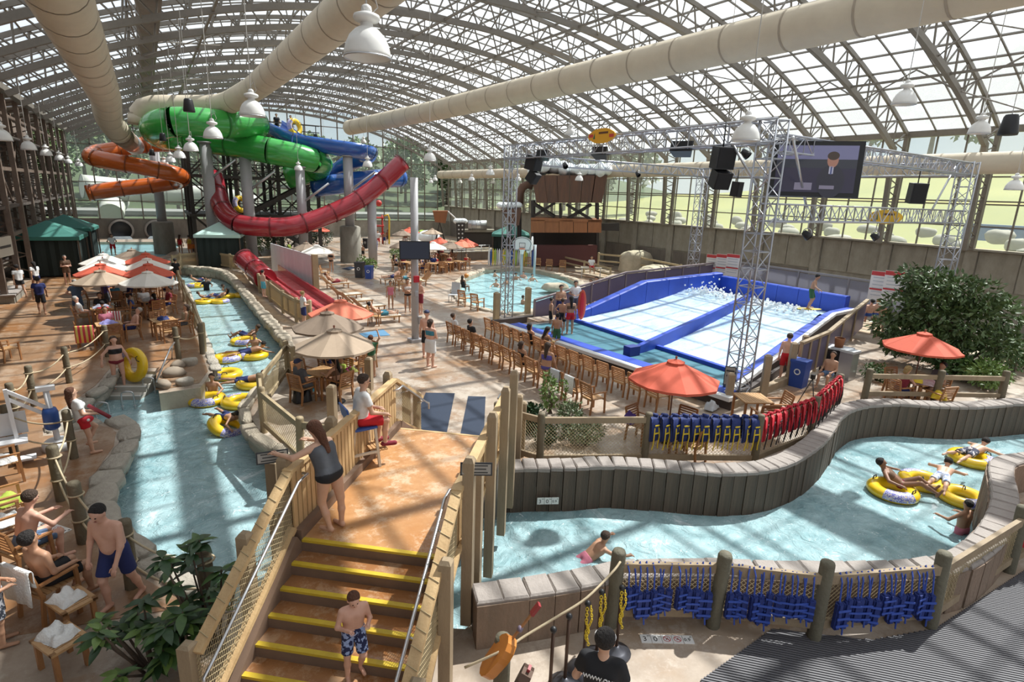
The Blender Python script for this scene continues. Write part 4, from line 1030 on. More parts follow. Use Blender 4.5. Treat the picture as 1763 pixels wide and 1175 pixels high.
def garment_mesh(pose, kind, h):
    if (pose, kind, h) in GARM: return GARM[(pose, kind, h)]
    J = bones(pose); T, X, F, P = J['T'], J['X'], J['F'], J['P']; hc, hd, hf, hx = J['hc'], J['hd'], J['hf'], J['hx']; k = .02; clips = []; ft = J['fat']
    def leg(frac, o, flare=0.):
        r = []
        for i in (0, 1):
            a, b = J['hip'][i], J['kne'][i]; d = nrm(b - a); e = a + (b - a) * frac; tr = (.088 if J['fem'] else .082) * ft
            r.append((a, e + d * .12, tr + o, (tr + (.055 * ft ** .5 - tr) * frac) + o + flare, [(e, d)]))
            if frac >= 1:
                b2, c2 = J['kne'][i], J['ank'][i]; d2 = nrm(c2 - b2); r[-1] = (a, b, tr + o, .062 + o); r.append((b2, c2 + d2 * .1, .062 + o, .05 + o, [(c2 - d2 * .03, d2)]))
        return r
    def sleeve(frac, o):
        r = []
        for i in (0, 1):
            a, b = J['sho'][i], J['elb'][i]; d = nrm(b - a); e = a + (b - a) * min(frac, 1)
            r.append((a - d * .01, e + d * .08, .052 + o, .045 + o + .012, [(e, d)]))
        return r
    if kind in ('shorts', 'boardshorts', 'pants', 'brief'):
        fr = dict(shorts=.5, boardshorts=.85, pants=1.2, brief=.06)[kind]; o = .011 if kind != 'brief' else .009
        p = [q for q in torso_prims(J, o)[:3]] + leg(fr, o, .022 if kind in ('shorts', 'boardshorts') else 0); clips = [(P + T * (.11 if kind != 'brief' else .05), T)]
        if kind == 'brief': p = torso_prims(J, o)[:3] + leg(.1, o)
        k = .03
    elif kind in ('shirt', 'tank', 'swimtop', 'dress', 'onepiece'):
        o = .013 if kind == 'shirt' else .009; p = torso_prims(J, o)
        if kind == 'shirt': p += sleeve(.55, .014)
        clips = [(J['neck'] + T * (.03 if kind == 'shirt' else -.04), T)]
        lowz = dict(shirt=-.02, tank=.0, swimtop=.25, dress=-.02, onepiece=-.3)[kind]
        if kind == 'swimtop': clips = [(J['chest'] + T * .09, T)]
        if kind == 'onepiece': p += leg(.08, .009); clips = [(J['chest'] + T * .1, T)]
        clips.append((P + T * lowz, -T))
        k = .03
    elif kind in ('short', 'cap', 'long', 'bun', 'crew'):
        o = .0 if kind == 'crew' else .008
        p = [(hc + hd * .04 - hf * .02, hc + hd * .038 + hf * .005, .098 + o, .094 + o, [(hc + hf * .045 + hd * .055, nrm(hf * .8 - hd * .6)), (hc - hd * .065, -hd)])]
        if kind in ('long', 'bun'): p.append((hc - hf * .05, hc - hf * .075 - hd * .09, .085, .07, [(hc + hf * .03, hf)]))
        if kind == 'long': p.append((hc - hf * .085 - hd * .09, J['neck'] - F * .11 - T * .15, .07, .045))
        if kind == 'bun': p.append((hc - hf * .12 + hd * .02, hc - hf * .13 + hd * .02, .045, .045))
        if kind == 'cap':
            p = [(hc + hd * .042 - hf * .015, hc + hd * .042 + hf * .01, .104, .102, [(hc + hd * .045, nrm(-hd + hf * .15))]), (hc + hf * .09 + hd * .05 - hx * .035, hc + hf * .09 + hd * .05 + hx * .035, .06, .06, [(hc + hd * .058, hd), (hc + hd * .044, -hd)]), (hc + hf * .12 + hd * .048, hc + hf * .13 + hd * .046, .05, .05, [(hc + hd * .058, hd), (hc + hd * .040, -hd)])]; k = .005
    elif kind == 'wrap':
        p = torso_prims(J, .02)[:3] + [(J['hip'][0], J['kne'][0] * .75 + J['hip'][0] * .25, .115, .12), (J['hip'][1], J['kne'][1] * .75 + J['hip'][1] * .25, .115, .12), (P, (J['kne'][0] + J['kne'][1]) / 2, .12, .12)]; clips = [(P + T * .12, T), (P - T * .36, -T)]; k = .05
    elif kind == 'shoes':
        p = [(J['hee'][i], J['toe'][i], .045, .042) for i in (0, 1)]
    elif kind == 'glasses':
        p = [(hc + hf * .095 + hx * s * .035 + hd * .012, hc + hf * .09 + hx * s * .045 + hd * .012, .018, .018) for s in (-1, 1)] + [(hc + hf * .06 + hx * s * .085 + hd * .012, hc + hx * s * .092 + hd * .012, .007, .007) for s in (-1, 1)] + [(hc + hf * .1 - hx * .03 + hd * .012, hc + hf * .1 + hx * .03 + hd * .012, .008, .008)]; k = .005
    v, f = sdf_mesh(p, h, k, clips)
    me = bpy.data.meshes.new(kind); me.from_pydata([tuple(q) for q in v], [], [tuple(int(i) for i in q) for q in f]); me.polygons.foreach_set('use_smooth', [True] * len(me.polygons)); me.materials.append(None); GARM[(pose, kind, h)] = me
    return me
SKIN = [mat('skin_light', (.60, .36, .25), .55, noise=(9, (.54, .30, .20), .6)), mat('skin_tan', (.45, .25, .155), .55, noise=(9, (.39, .20, .12), .6)), mat('skin_brown', (.27, .14, .085), .55, noise=(9, (.22, .11, .065), .6)), mat('skin_pink', (.66, .38, .28), .55, noise=(9, (.58, .31, .22), .6))]
HAIRC = dict(k=mat('hair_black', (.016, .012, .011), .75, bump=(45, .9)), b=mat('hair_brown', (.055, .030, .018), .75, bump=(45, .9)), r=mat('hair_auburn', (.12, .045, .022), .75, bump=(45, .9)), y=mat('hair_blond', (.38, .25, .10), .75, bump=(45, .9)), g=mat('hair_grey', (.32, .30, .28), .6), n=mat('cap_navy', (.03, .04, .10), .7), w=mat('cap_white', (.7, .7, .68), .7), c=mat('cap_cream', (.6, .5, .3), .7))
CLO = {}; NR_ = .016; LIP = mat('lip', (.36, .12, .10), .5)
def cloth(c):
    if c in CLO: return CLO[c]
    base = dict(navy=(.02, .03, .13), black=(.015, .015, .018), red=(.52, .012, .02), white=(.74, .73, .72), grey=(.10, .105, .12), blue=(.04, .10, .38), teal=(.05, .22, .30), aqua=(.12, .42, .52), green=(.04, .13, .06), yellow=(.65, .45, .05), orange=(.70, .20, .04), purple=(.10, .08, .32), brown=(.16, .09, .055), khaki=(.34, .28, .19), maroon=(.22, .02, .035), pink=(.62, .20, .28), cream=(.62, .56, .42), denim=(.10, .16, .27), lime=(.42, .55, .10))
    pat = dict(floral=((.015, .02, .075), (.30, .38, .62), 14), plaid=((.05, .055, .09), (.55, .5, .5), 9), lightfloral=((.55, .58, .65), (.2, .26, .45), 12), greyfloral=((.03, .035, .05), (.42, .42, .45), 13), tropic=((.35, .08, .1), (.6, .55, .3), 12))
    if c in pat:
        a, b, s = pat[c]; m = bpy.data.materials.new('print_' + c); m.use_nodes = True; n = m.node_tree; bs = n.nodes['Principled BSDF']; t = n.nodes.new('ShaderNodeTexCoord'); x = n.nodes.new('ShaderNodeTexNoise'); x.inputs['Scale'].default_value = s * 1.2; x.inputs['Detail'].default_value = 2
        r = n.nodes.new('ShaderNodeValToRGB'); r.color_ramp.interpolation = 'CONSTANT'; r.color_ramp.elements[0].color = (*a, 1); r.color_ramp.elements[1].position = .54; r.color_ramp.elements[1].color = (*b, 1)
        n.links.new(t.outputs['Object'], x.inputs['Vector']); n.links.new(x.outputs['Fac'], r.inputs['Fac']); n.links.new(r.outputs['Color'], bs.inputs['Base Color']); bs.inputs['Roughness'].default_value = .85
    else: m = mat('cloth_' + c, base[c], .85, noise=(25, tuple(q * .75 for q in base[c]), .6))
    CLO[c] = m; return m
def wear(o, nm, me, m):
    c = bpy.data.objects.new(nm, me); link(c, o); c.material_slots[0].link = 'OBJECT'; c.material_slots[0].material = m; return c
GNAME = dict(short='hair', long='hair', bun='hair', crew='hair', cap='cap', wrap='towel_wrap', shirt='shirt', tank='tank_top', swimtop='swim_top', onepiece='swimsuit', dress='dress', shorts='shorts', boardshorts='board_shorts', pants='trousers', brief='swim_briefs', shoes='shoes', glasses='sunglasses')
def person(loc, rz, pose, label, h=1.74, skin=0, hair=('short', 'b'), wearing=(), res=.028, group=None, dz=0, tilt=0):
    o = bpy.data.objects.new('person', body_mesh(pose, res)); link(o); s = h / 1.74
    o.location = (loc[0], loc[1], (loc[2] if len(loc) > 2 else 0) + dz); o.rotation_euler = (tilt, 0, rz); o.scale = (s, s, s); tag(o, label, 'person', group)
    o.material_slots[0].link = 'OBJECT'; o.material_slots[0].material = SKIN[skin]
    if res <= NR_:
        J = bones(pose); hc, hd, hf, hx = J['hc'], J['hd'], J['hf'], J['hx']
        for s_ in (-1, 1): MB().sphere(tuple(hc + hf * .092 + hx * s_ * .034 + hd * .012), (.013, .009, .008), 8, 5).build('eye', HAIRC['k'], o)
        MB().sphere(tuple(hc + hf * .092 - hd * .062), (.022, .008, .007), 8, 5).build('mouth', LIP, o)
    if hair: wear(o, GNAME[hair[0]], garment_mesh(pose, hair[0], min(res, .022)), HAIRC[hair[1]])
    for k, c in wearing: wear(o, GNAME[k], garment_mesh(pose, k, min(res, .012) if k == 'glasses' else min(res, .026)), cloth(c))
    return o
def pp(px, py, pose, face, label, z=0, **kw):
    g = G(px, py, z); return person((g.x, g.y, z), face_rz(g, face), pose, label, **kw)
# ================================================================== people and things in the foreground
NR = .016
# guard's high chair and the guard
gc = G(622, 800, BZ); gface = face_rz(gc, 72)
hc_ = tag(empty('guard_chair', gc, gface), 'tall white-legged guard chair with blue back standing on the bridge', 'chair')
M_wl = mat('bone_frame', (.62, .57, .48), .5); M_bl = mat('blue_plastic', (.03, .09, .33), .4)
for sx in (-1, 1):
    for sy, y1 in ((-1, -.17), (1, .2)): MB().beam((sx * .24, sy * .26, 0), (sx * .21, y1, .74), .045).build('leg', M_wl, hc_)
    MB().beam((sx * .23, -.23, .3), (sx * .23, .24, .3), .04).build('side_rail', M_wl, hc_)
    MB().beam((sx * .2, -.17, .72), (sx * .19, -.27, 1.14), .04).build('back_post', M_wl, hc_)
MB().box((0, .02, .755), (.46, .44, .04)).build('seat', M_bl, hc_)
MB().box((0, -.26, 1.05), (.44, .03, .24), M=Matrix.Rotation(R(12), 3, 'X')).build('backrest', M_bl, hc_)
mb = MB()
for i in range(5): mb.box((0, .16 + i * .06, .3), (.44, .045, .025))
mb.build('foot_shelf', M_teakl, hc_)
g1 = person(gc, gface, 'guard', 'man in white shirt, red shorts and sunglasses seated on the tall guard chair', 1.8, 0, ('crew', 'b'), (('shirt', 'white'), ('boardshorts', 'red'), ('glasses', 'black'), ('shoes', 'maroon')), NR)
J = bones('guard'); s_ = 1.8 / 1.74
lan = MB().path([tuple((J['neck'] + J['X'] * .06 + J['F'] * .07) ), tuple(J['chest'] + J['F'] * .135 + J['T'] * .05), tuple(J['chest'] + J['F'] * .15 - J['T'] * .1), tuple(J['chest'] + J['F'] * .135 + J['T'] * .05 - J['X'] * .01), tuple(J['neck'] - J['X'] * .06 + J['F'] * .07)], .006, 5).build('lanyard', M_black, g1)
MB().box(tuple(J['chest'] + J['F'] * .152 - J['T'] * .13), (.03, .02, .05)).build('whistle', M_black, g1)
ct = G(648, 770, BZ + .0)
# woman leaning on the railing
g = G(572, 912, BZ); person(g, face_rz(g, -42), 'raillean', 'dark-haired woman in grey tank top leaning on the bridge railing', 1.7, 0, ('long', 'r'), (('tank', 'grey'), ('brief', 'black')), NR)
g = G(612, 1168, .345); person((g.x, g.y, .345), face_rz(g, 168), 'stepboy', 'bare-chested boy in navy floral shorts coming down the stairs', 1.3, 3, ('crew', 'r'), (('boardshorts', 'floral'),), NR)
g = G(213, 1040); person(g, face_rz(g, -138), 'manlean', 'bare-chested man in navy trunks stepping past the rope fence', 1.8, 3, ('crew', 'k'), (('boardshorts', 'navy'),), NR)
g = G(150, 782); gg = person(g, face_rz(g, 75), 'guardgirl', 'long-haired guard in white shirt leaning on a post with a red hip pack', 1.64, 0, ('long', 'r'), (('shirt', 'white'), ('shorts', 'red')), NR)
J = bones('guardgirl')
MB().sphere(tuple(J['hip'][1] + V3(.1, .06, .02)), (.06, .13, .09), 12, 8).build('hip_pack', M_redv, gg)
MB().lathe([(0, 0), (.035, 0), (.035, .004), (0, .004)], 12, tuple(J['hip'][1] + V3(.157, .06, .02)), Matrix.Rotation(R(90), 3, 'Y')).build('pack_badge', M_white, gg)
MB().tube(tuple(J['P'] + V3(-.1, .2, .25)), tuple(J['P'] + V3(.25, .5, -.05)), .045, 8).build('rescue_tube', mat('dark_red_foam', (.22, .02, .03), .6), gg)
# man in black seen from behind at the lower edge
g = G(1042, 1092, 1.74); gb = person((g.x, g.y, 0), face_rz(g, 8), 'backman', 'dark-haired man in black printed shirt seen from behind beside the chain posts', 1.78, 0, ('short', 'k'), (('shirt', 'black'), ('boardshorts', 'navy')), NR)
def text(name, s, size, m, parent=None, loc=(0, 0, 0), rot=(0, 0, 0), ext=.002):
    c = bpy.data.curves.new(name, 'FONT'); c.body = s; c.size = size; c.extrude = ext; c.align_x = 'CENTER'; c.align_y = 'CENTER'
    o = bpy.data.objects.new(name, c); bpy.context.view_layer.depsgraph
    COL.objects.link(o); dg = bpy.context.evaluated_depsgraph_get(); me = bpy.data.meshes.new_from_object(o.evaluated_get(dg)); bpy.data.objects.remove(o)
    me.materials.clear(); me.materials.append(m); q = bpy.data.objects.new(name, me); q.location = loc; q.rotation_euler = rot; link(q, parent); return q
J = bones('backman'); c = J['chest'] - J['F'] * .139 + J['T'] * .03
hb = MB().torus(tuple(J['hc'] + V3(0, 0, .06)), .102, .006, 24, 5).build('white_strap', M_white, gb); hb.rotation_euler = (0, 0, 0)
text('shirt_print', 'WWW.ONE', .06, M_white, gb, tuple(c), (R(90), 0, 0), .006)
# --- seated pair with towels at the lower left
def chair(px, py, face, label, group='teak chairs', z=0):
    g = G(px, py, z); return dup(CHAIR, (g.x, g.y, z), face_rz(g, face), label, group)
g = G(92, 1050); chair(92, 1050, 62, 'teak chair under the black-haired man with a white towel')
person(g, face_rz(g, 62), 'sit', 'black-haired bare-chested man seated on a towel-draped chair', 1.76, 1, ('short', 'k'), (('boardshorts', 'black'),), NR)
bk = Matrix.Rotation(face_rz(g, 62), 3, 'Z') @ Vector((0, -.33, .9)); drape('white towel over the back of the black-haired man\'s chair', g + bk, face_rz(g, 62) + math.pi, .56, .5, .25, M_white)
g = G(52, 985); chair(52, 985, 65, 'teak chair under the brown-haired man in the near corner')
person(g, face_rz(g, 65), 'sitfwd', 'brown-haired man leaning forward on a chair behind the black-haired one', 1.74, 3, ('short', 'b'), (('boardshorts', 'denim'),), NR)
g = G(8, 1110); person(g, face_rz(g, 95), 'bent', 'bare-chested child in white-flowered shorts at the left edge', 1.42, 1, ('short', 'b'), (('boardshorts', 'greyfloral'),), NR)
for px, py, f, lab in ((10, 760, 80, 'empty teak chair nearest the lift on the left deck'), (12, 830, 85, 'teak chair piled with a pale towel'), (18, 905, 85, 'teak chair with a lime bag on its seat'), (20, 940, 80, 'teak chair with white towel behind the seated pair'), (15, 622, 60, 'lone teak chair on the walk by the left edge')):
    HERE.append(chair(px, py, f, lab).location)
for k_, lab, m, sd_ in ((1, 'pale towel heaped on a chair by the lift', M_white, 1), (2, 'lime green bag on a deck chair', mat('lime_cloth', (.36, .45, .06), .8), 2), (3, 'white towel folded on the chair behind the pair', M_white, 3)):
    towel(lab, HERE[k_] + Vector((0, 0, .455)), (.42, .4), .5, m, sd_, .09, 'towel' if 'bag' not in lab else 'cloth_bag', 'towel' if 'bag' not in lab else 'bag')
def stool(px, py, face, lab):
    g = G(px, py); o = dup(STOOL, (g.x, g.y, 0), face_rz(g, face), lab, 'slatted stools'); return g, o
g, _ = stool(130, 1078, 70, 'slatted teak stool beside the seated man'); towel('white towel folded on the stool beside the seated man', (g.x - .05, g.y + .03, .435), (.36, .3), face_rz(g, 60), M_white, 5, .08)
g, _ = stool(112, 1148, 70, 'slatted teak stool nearest the camera'); towel('white towel crumpled on the nearest stool', (g.x - .02, g.y + .05, .435), (.4, .3), face_rz(g, 60), M_white, 6, .09)
# depth markers set in the ground: tiles with lettering
M_tile = mat('white_tile', (.78, .76, .73), .4); M_tred = mat('red_ink', (.55, .05, .05), .5)
def marker(lab, c, ang, items, tw=.2, wall=None):
    t = tag(empty('depth_marker', c, ang), lab, 'depth marker')
    if wall: t.rotation_euler = (R(90), 0, ang)
    me = MB().box((0, 0, .004), (tw - .008, tw, .012)).mesh('tile', M_tile)
    for i, s in enumerate(items):
        x = (i - (len(items) - 1) / 2) * tw; o = inst('tile', me, t, (x, 0, 0))
        if s == 'X':
            MB().torus((0, 0, .012), tw * .33, tw * .03, 20, 4, squash=.2).beam((-tw * .23, tw * .23, .012), (tw * .23, -tw * .23, .012), tw * .05, .004).build('no_diving_mark', M_tred, o)
            MB().beam((-tw * .1, -tw * .12, .011), (tw * .08, tw * .14, .011), tw * .06, .004).beam((tw * .0, 0, .011), (tw * .15, -tw * .05, .011), tw * .05, .004).build('diver_mark', M_ink, o)
        else:
            nu = s.rstrip('FTINM'); text('numeral', nu, tw * (.8 if len(nu) < 2 else .52), M_ink, o, (-tw * .1, -.01, .011)); text('unit', s[len(nu):], tw * .26, M_ink, o, (tw * .3, tw * .28, .011))
    return t
g = G(1148, 1103); marker('floor depth marker reading 3 FT 0 IN 0.9 M by the near fence', (g.x, g.y, .012), -YAW + R(1), ['3FT', '0IN', 'X', 'X', '0.9M'], .15)
g = G(88, 909); marker('floor depth marker with numerals beside the rope fence', (g.x, g.y, .016), face_rz(g, 0) - R(62), ['3FT', '0IN', 'X', 'X', '0.9M'], .17)
g = G(452, 640); marker('pale depth marker on the terrace beside the net fence', (g.x + 1.2, g.y - .6, .004), R(20), ['3FT', '0IN', 'X', '0.9M'], .16)
i0 = min(range(len(fb)), key=lambda i: abs(FB[i][0] - 940)); g = G(943, 862, -.25)
marker('white depth sign reading 3 0 0.9 on the dark river wall', G(943, 862, -.27) + Vector((-.04, -.06, .03)), math.atan2(fb[2][1] - fb[1][1], fb[2][0] - fb[1][0]), ['3FT', '0IN', '0.9M'], .155, True)
# blue mats beyond the bridge
M_mat = mat('blue_rubber', (.017, .03, .06), .7, noise=(20, (.011, .02, .042), .7))
def floor_mat_obj(lab, quad, m, name='floor_mat', th=.014):
    pts = [G2(*p) for p in quad]; c = Vector((sum(p[0] for p in pts) / 4, sum(p[1] for p in pts) / 4, 0))
    MB().prism([(p[0] - c.x, p[1] - c.y) for p in pts], .002, th).build(name, m, None, c, label=lab, cat='mat', group='floor mats')
floor_mat_obj('wide blue rubber mat at the foot of the far bridge stairs', [(733, 677), (783, 678), (768, 752), (702, 752)], M_mat)
floor_mat_obj('blue rubber mat beside the tall bridge posts', [(806, 683), (836, 684), (833, 752), (792, 752)], M_mat)
floor_mat_obj('light blue mat beside the brown umbrella', [(618, 575), (660, 568), (672, 578), (630, 582)], mat('sky_rubber', (.09, .22, .36), .7))
floor_mat_obj('small dark mat on the wet walk near the bins', [(588, 463), (604, 459), (614, 461), (600, 466)], M_mat)
# grooved matting in the lower right corner
gm = tag(empty('grooved_matting', (9, 0, 0)), 'grey grooved rubber matting in the lower right corner', 'mat')
quad = [G(1205, 1175), G(1330, 1085), G(1500, 1105), G(1610, 1085), G(1763, 985), Vector((14.5, 1.5, 0)), Vector((13, -2, 0)), Vector((4, -2, 0))]
p_ = [(v.x - 9, v.y) for v in quad]; MB().prism(p_, .011, .022).build('backing', mat('dark_rubber', (.03, .03, .034), .7), gm)
from mathutils.geometry import intersect_line_line_2d
rb_ = MB(); dr = (G(1500, 1150) - G(1250, 1100)); dr.z = 0; dr.normalize(); nr_ = Vector((-dr.y, dr.x, 0)); M_rib = mat('grey_rib', (.115, .11, .12), .55)
for k in range(-90, 140):
    c = Vector((-1, 1.5, 0)) + nr_ * k * .045; hit = []
    a, b = c - dr * 20, c + dr * 20
    for i in range(len(p_)):
        x = intersect_line_line_2d(a.xy, b.xy, Vector(p_[i]), Vector(p_[(i + 1) % len(p_)]))
        if x: hit.append(x)
    hit.sort(key=lambda q: (q - a.xy).length)
    for h0, h1 in zip(hit[::2], hit[1::2]):
        if (h1 - h0).length > .05: rb_.beam((h0.x, h0.y, .027), (h1.x, h1.y, .027), .024, .012)
rb_.build('ribs', M_rib, gm, kind='stuff')
# chain stanchions
M_iron = mat('brown_iron', (.085, .05, .035), .45, .5); M_cast = mat('cast_base', (.10, .10, .115), .4, .6)
def make_stan():
    r = empty('stanchion', label='x', cat='stanchion')
    MB().lathe([(0, 0), (.2, 0), (.205, .02), (.12, .05), (.05, .1), (.03, .12), (0, .12)], 18).build('base', M_cast, r)
    MB().tube((0, 0, .1), (0, 0, 1.0), .022, 10).build('pole', M_iron, r); MB().sphere((0, 0, 1.03), .042, 10, 8).build('ball', M_black, r)
    return proto(r)
STAN = make_stan(); M_chain = mat('yellow_chain', (.75, .55, .03), .45)
link_me = MB().torus((0, 0, 0), .016, .005, 10, 5, M=Matrix.Diagonal((1.6, 1, 1))).mesh('chain_link', M_chain)
def chain(t, pts):
    P_ = arc_pts(pts, .038)
    for i, (a, b) in enumerate(zip(P_, P_[1:])):
        d = (b - a); e = Matrix.Rotation(math.pi / 2 * (i % 2), 4, 'X'); q = d.to_track_quat('X', 'Z').to_matrix().to_4x4() @ e
        o = inst('chain_link', link_me, t, (a + b) / 2 - t.location); o.rotation_euler = q.to_euler()
tops = [(953, 1085), (980, 1062), (1012, 1040), (1036, 1020), (1071, 1013)]
labs = ['brown chain post nearest the orange toy guitar', 'second chain post from the toy guitar', 'third chain post, wound with yellow chain', 'fourth chain post behind the man in black', 'last chain post against the near fence, hung with yellow chain']
SP = []
for (px, py), lab in zip(tops, labs):
    g = G(px, py, 1.04); SP.append(Vector((g.x, g.y, 0))); s_ = dup(STAN, (g.x, g.y, .011), 0, lab, 'chain stanchions')
    if 'yellow' in lab or 'fourth' in lab:
        c0 = s_.location
        for q in (-.03, .03): chain(s_, [c0 + Vector((q, -.03, 1.0)), c0 + Vector((q * 1.5, -.05, .8)), c0 + Vector((-q, -.03, .62)), c0 + Vector((q, -.045, .42 if q > 0 else .55))])
# rope from the first log to the fence
rp = [G(800, 1150, .75), G(866, 1120, .95), G(905, 1095, .95), G(960, 1062, 1.0), G(1010, 1030, 1.05), G(1055, 985, 1.1), G(1068, 968, 1.15)]
MB().path(spline(rp, 5), .016, 7).build('rope', M_rope, None, label='thick rope strung from the short log past the chain posts', cat='rope')
g = G(866, 1100, .95); t = tag(empty('log_post', (g.x, g.y, 0)), 'short round-topped log behind the toy guitar', 'post'); MB().lathe([(.1, 0), (.1, .92), (.085, .98), (0, 1.0)], 14).build('log', MATS['grey_green_log'], t)
# toy guitars with orange bodies
def guitar(lab, a, b, bodycol):
    d = (b - a); L = d.length; t = tag(empty('toy_guitar', a), lab, 'toy guitar'); q = d.to_track_quat('Z', 'Y').to_matrix()
    mb = MB(); n = 20; prof = [( .23 * (1 + .25 * math.cos(2 * x) - .12 * math.cos(x)), x) for x in [2 * math.pi * i / n for i in range(n)]]
    vs = [q @ Vector((.8 * r * math.sin(x), sy * .06, .14 - r * math.cos(x))) for sy in (-1, 1) for r, x in prof]
    mb.add(vs, [tuple(range(n))[::-1], tuple(range(n, 2 * n))] + [(i, (i + 1) % n, n + (i + 1) % n, n + i) for i in range(n)]); mb.build('body', mat('orange_plastic', (.55, .20, .035), .35) if bodycol == 0 else M_iron, t)
    MB().box(q @ Vector((0, -.05, .13)), (.05, .01, .16), M=q).build('slot', M_black, t)
    MB().beam(q @ Vector((0, 0, .25)), q @ Vector((0, 0, L * .86)), .03, .02).build('neck', mat('toy_neck', (.36, .16, .06), .4), t)
    MB().box(q @ Vector((0, 0, L * .93)), (.075, .035, L * .16), M=q).build('headstock', mat('toy_red', (.28, .03, .035), .4), t)
    MB().lathe([(0, -.02), (.035, -.02), (.035, .02), (0, .02)], 10, q @ Vector((0, -.0, L * .62)), q @ Matrix.Rotation(R(90), 3, 'X')).build('capo', mat('toy_violet', (.20, .16, .22), .4), t)
guitar('orange toy guitar with red head leaning on the short log', G(843, 1150, .7), G(928, 1042, 1.5), 0)
guitar('dark toy guitar beside the orange one at the lower edge', G(885, 1200, .5), G(912, 1150, .95), 1)
# --- vests on the near fence
def along(pts, n, m=.15):
    out = []
    for i in range(n): out.append(m + (1 - 2 * m) * i / max(1, n - 1))
    return out
sections = [(NF[0], NF[1], 7, 'left bay of the near fence'), (NF[1], NF[2], 8, 'middle bay of the near fence'), (NF[2], NF[3], 9, 'right bay of the near fence')]
ordn = ['first', 'second', 'third', 'fourth', 'fifth', 'sixth', 'seventh', 'eighth', 'ninth', 'tenth', 'eleventh', 'twelfth', 'thirteenth', 'fourteenth']
for a, b, n, nm in sections:
    a, b = Vector((*a, .98)), Vector((*b, .98)); an = math.atan2(b.y - a.y, b.x - a.x)
    for i, t_ in enumerate(along(None, n, .14)):
        p = a.lerp(b, t_); dup(V_BLUE, p, an + rnd.uniform(-.45, .45), f'blue strapped vest hung {ordn[i]} from the left in the {nm}', 'blue vests on the near fence', (1, 1, rnd.uniform(.82, 1.08)))
# --- navy and red vests on the fence behind the far river wall
fpts = [Vector((*G2(*p, .3), 1.12)) for p in [(1110, 780), (1300, 782), (1395, 745), (1438, 700)]]
def vests(P_, a, b, n, lab, grp, m=.05):
    an = math.atan2(b.y - a.y, b.x - a.x)
    if (Vector((-math.sin(an), math.cos(an)))).dot(-(a.xy)) < 0: an += math.pi
    for i, t_ in enumerate(along(None, n, m)): dup(P_, a.lerp(b, t_) + Vector((0, 0, .07)), an + rnd.uniform(.15, .75), lab.format(ordn[i]), grp, (1.25, 1.25, 1.1))
vests(V_NAVY, fpts[0], fpts[1], 11, 'navy vest with yellow straps, {} from the left on the river fence', 'navy vests on the river fence')
vests(V_RED, fpts[1], fpts[2], 9, 'red vest, {} from the left in the lower row on the river fence', 'red vests on the river fence')
vests(V_RED, fpts[2], fpts[3], 7, 'red vest, {} from the left in the upper row on the river fence', 'red vests on the river fence')
vests(V_RED, Vector((*NF[4], .98)), Vector((*NF[5], .98)), 7, 'red vest, {} along the fence at the right edge of the view', 'red vests at the right edge')
for v_ in [o for o in COL.objects if o.name.startswith('red_vest') and 'right edge' in o.get('label', '')]: v_.location.z += .02
# people and tubes in the right river
def tube(px, py, lab, rz=0, dbl=False, s=.97, tilt=0, z=WZ):
    g = G(px, py, z + .1); o = dup(TUBE2 if dbl else TUBE, (g.x, g.y, z - .02), rz, lab, 'yellow river tubes', s)
    if tilt: o.rotation_euler = (tilt[0], tilt[1], rz)
    return o.location
def rider(px, py, pose, face, lab, dz=.0, **kw):
    g = G(px, py, WZ); return person((g.x, g.y, WZ), face_rz(g, face), pose, lab, dz=dz, **kw)
tube(1537, 845, 'yellow tube with purple print carrying the reclining rider on the right', 1.0)
rider(1548, 846, 'tubesit', 80, 'dark-haired rider lying back in a yellow tube, feet to the right', .1, h=1.65, skin=2, hair=('short', 'k'), wearing=(('swimtop', 'brown'), ('brief', 'maroon')), res=.02)
tube(1622, 842, 'yellow double tube beneath the boy in pale flowered shorts', face_rz(G(1620, 840), 20), True, .92)
rider(1618, 838, 'prone', 5, 'boy in pale flowered shorts lying face down on the double tube', -.02, h=1.55, skin=0, hair=('short', 'k'), wearing=(('boardshorts', 'lightfloral'),), res=.02)
tube(1672, 790, 'printed yellow tube beneath the boy in plaid trunks', 2.0)
rider(1668, 793, 'prone', 25, 'boy in dark plaid trunks lying face down on a printed tube', -.04, h=1.6, skin=0, hair=('short', 'k'), wearing=(('boardshorts', 'plaid'),), res=.02)
rider(1655, 918, 'wade', -60, 'boy standing waist deep beside the right bank', -.72, h=1.5, skin=1, hair=('crew', 'k'), wearing=(('boardshorts', 'pink'),), res=.02)
rider(1008, 962, 'swim', 60, 'boy swimming across the river near the board-cast wall', -.02, h=1.5, skin=1, hair=('short', 'b'), wearing=(('boardshorts', 'pink'),), res=.02)
# ================================================================== surf pool
M_sblue = mat('blue_pad', (.02, .07, .46), .5, noise=(2, (.015, .05, .36), .7)); M_sdark = mat('dark_skirt', (.07, .055, .05), .7); M_strim = mat('white_trim', (.70, .70, .70), .5)
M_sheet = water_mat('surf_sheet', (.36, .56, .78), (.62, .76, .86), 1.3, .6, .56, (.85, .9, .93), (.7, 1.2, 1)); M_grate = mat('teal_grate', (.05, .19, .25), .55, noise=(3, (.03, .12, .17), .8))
sp = tag(empty('surf_pool', (12, 14, 0)), 'blue twin surf simulator pool with white water sheets', 'surf pool'); o = sp.location.copy()
Z0 = .42
def rgt(x): return 10.72 + (x - 14.1) * .29 if x < 26 else 14.17 + (x - 26) * .1    # y of the right edge
LFT = lambda x: 20.75 + max(0, x - 22) * .15
RIM = lambda x: Z0 + max(0, min(.85, (x - 15.5) * .085))
def slope(x):
    if x < 16.4: return Z0 - .06
    if x < 25.0: t = (x - 16.4) / 8.6; return Z0 - .08 + .95 * t ** 1.25
    return max(.9, Z0 + .87 - (x - 25.0) * .3)
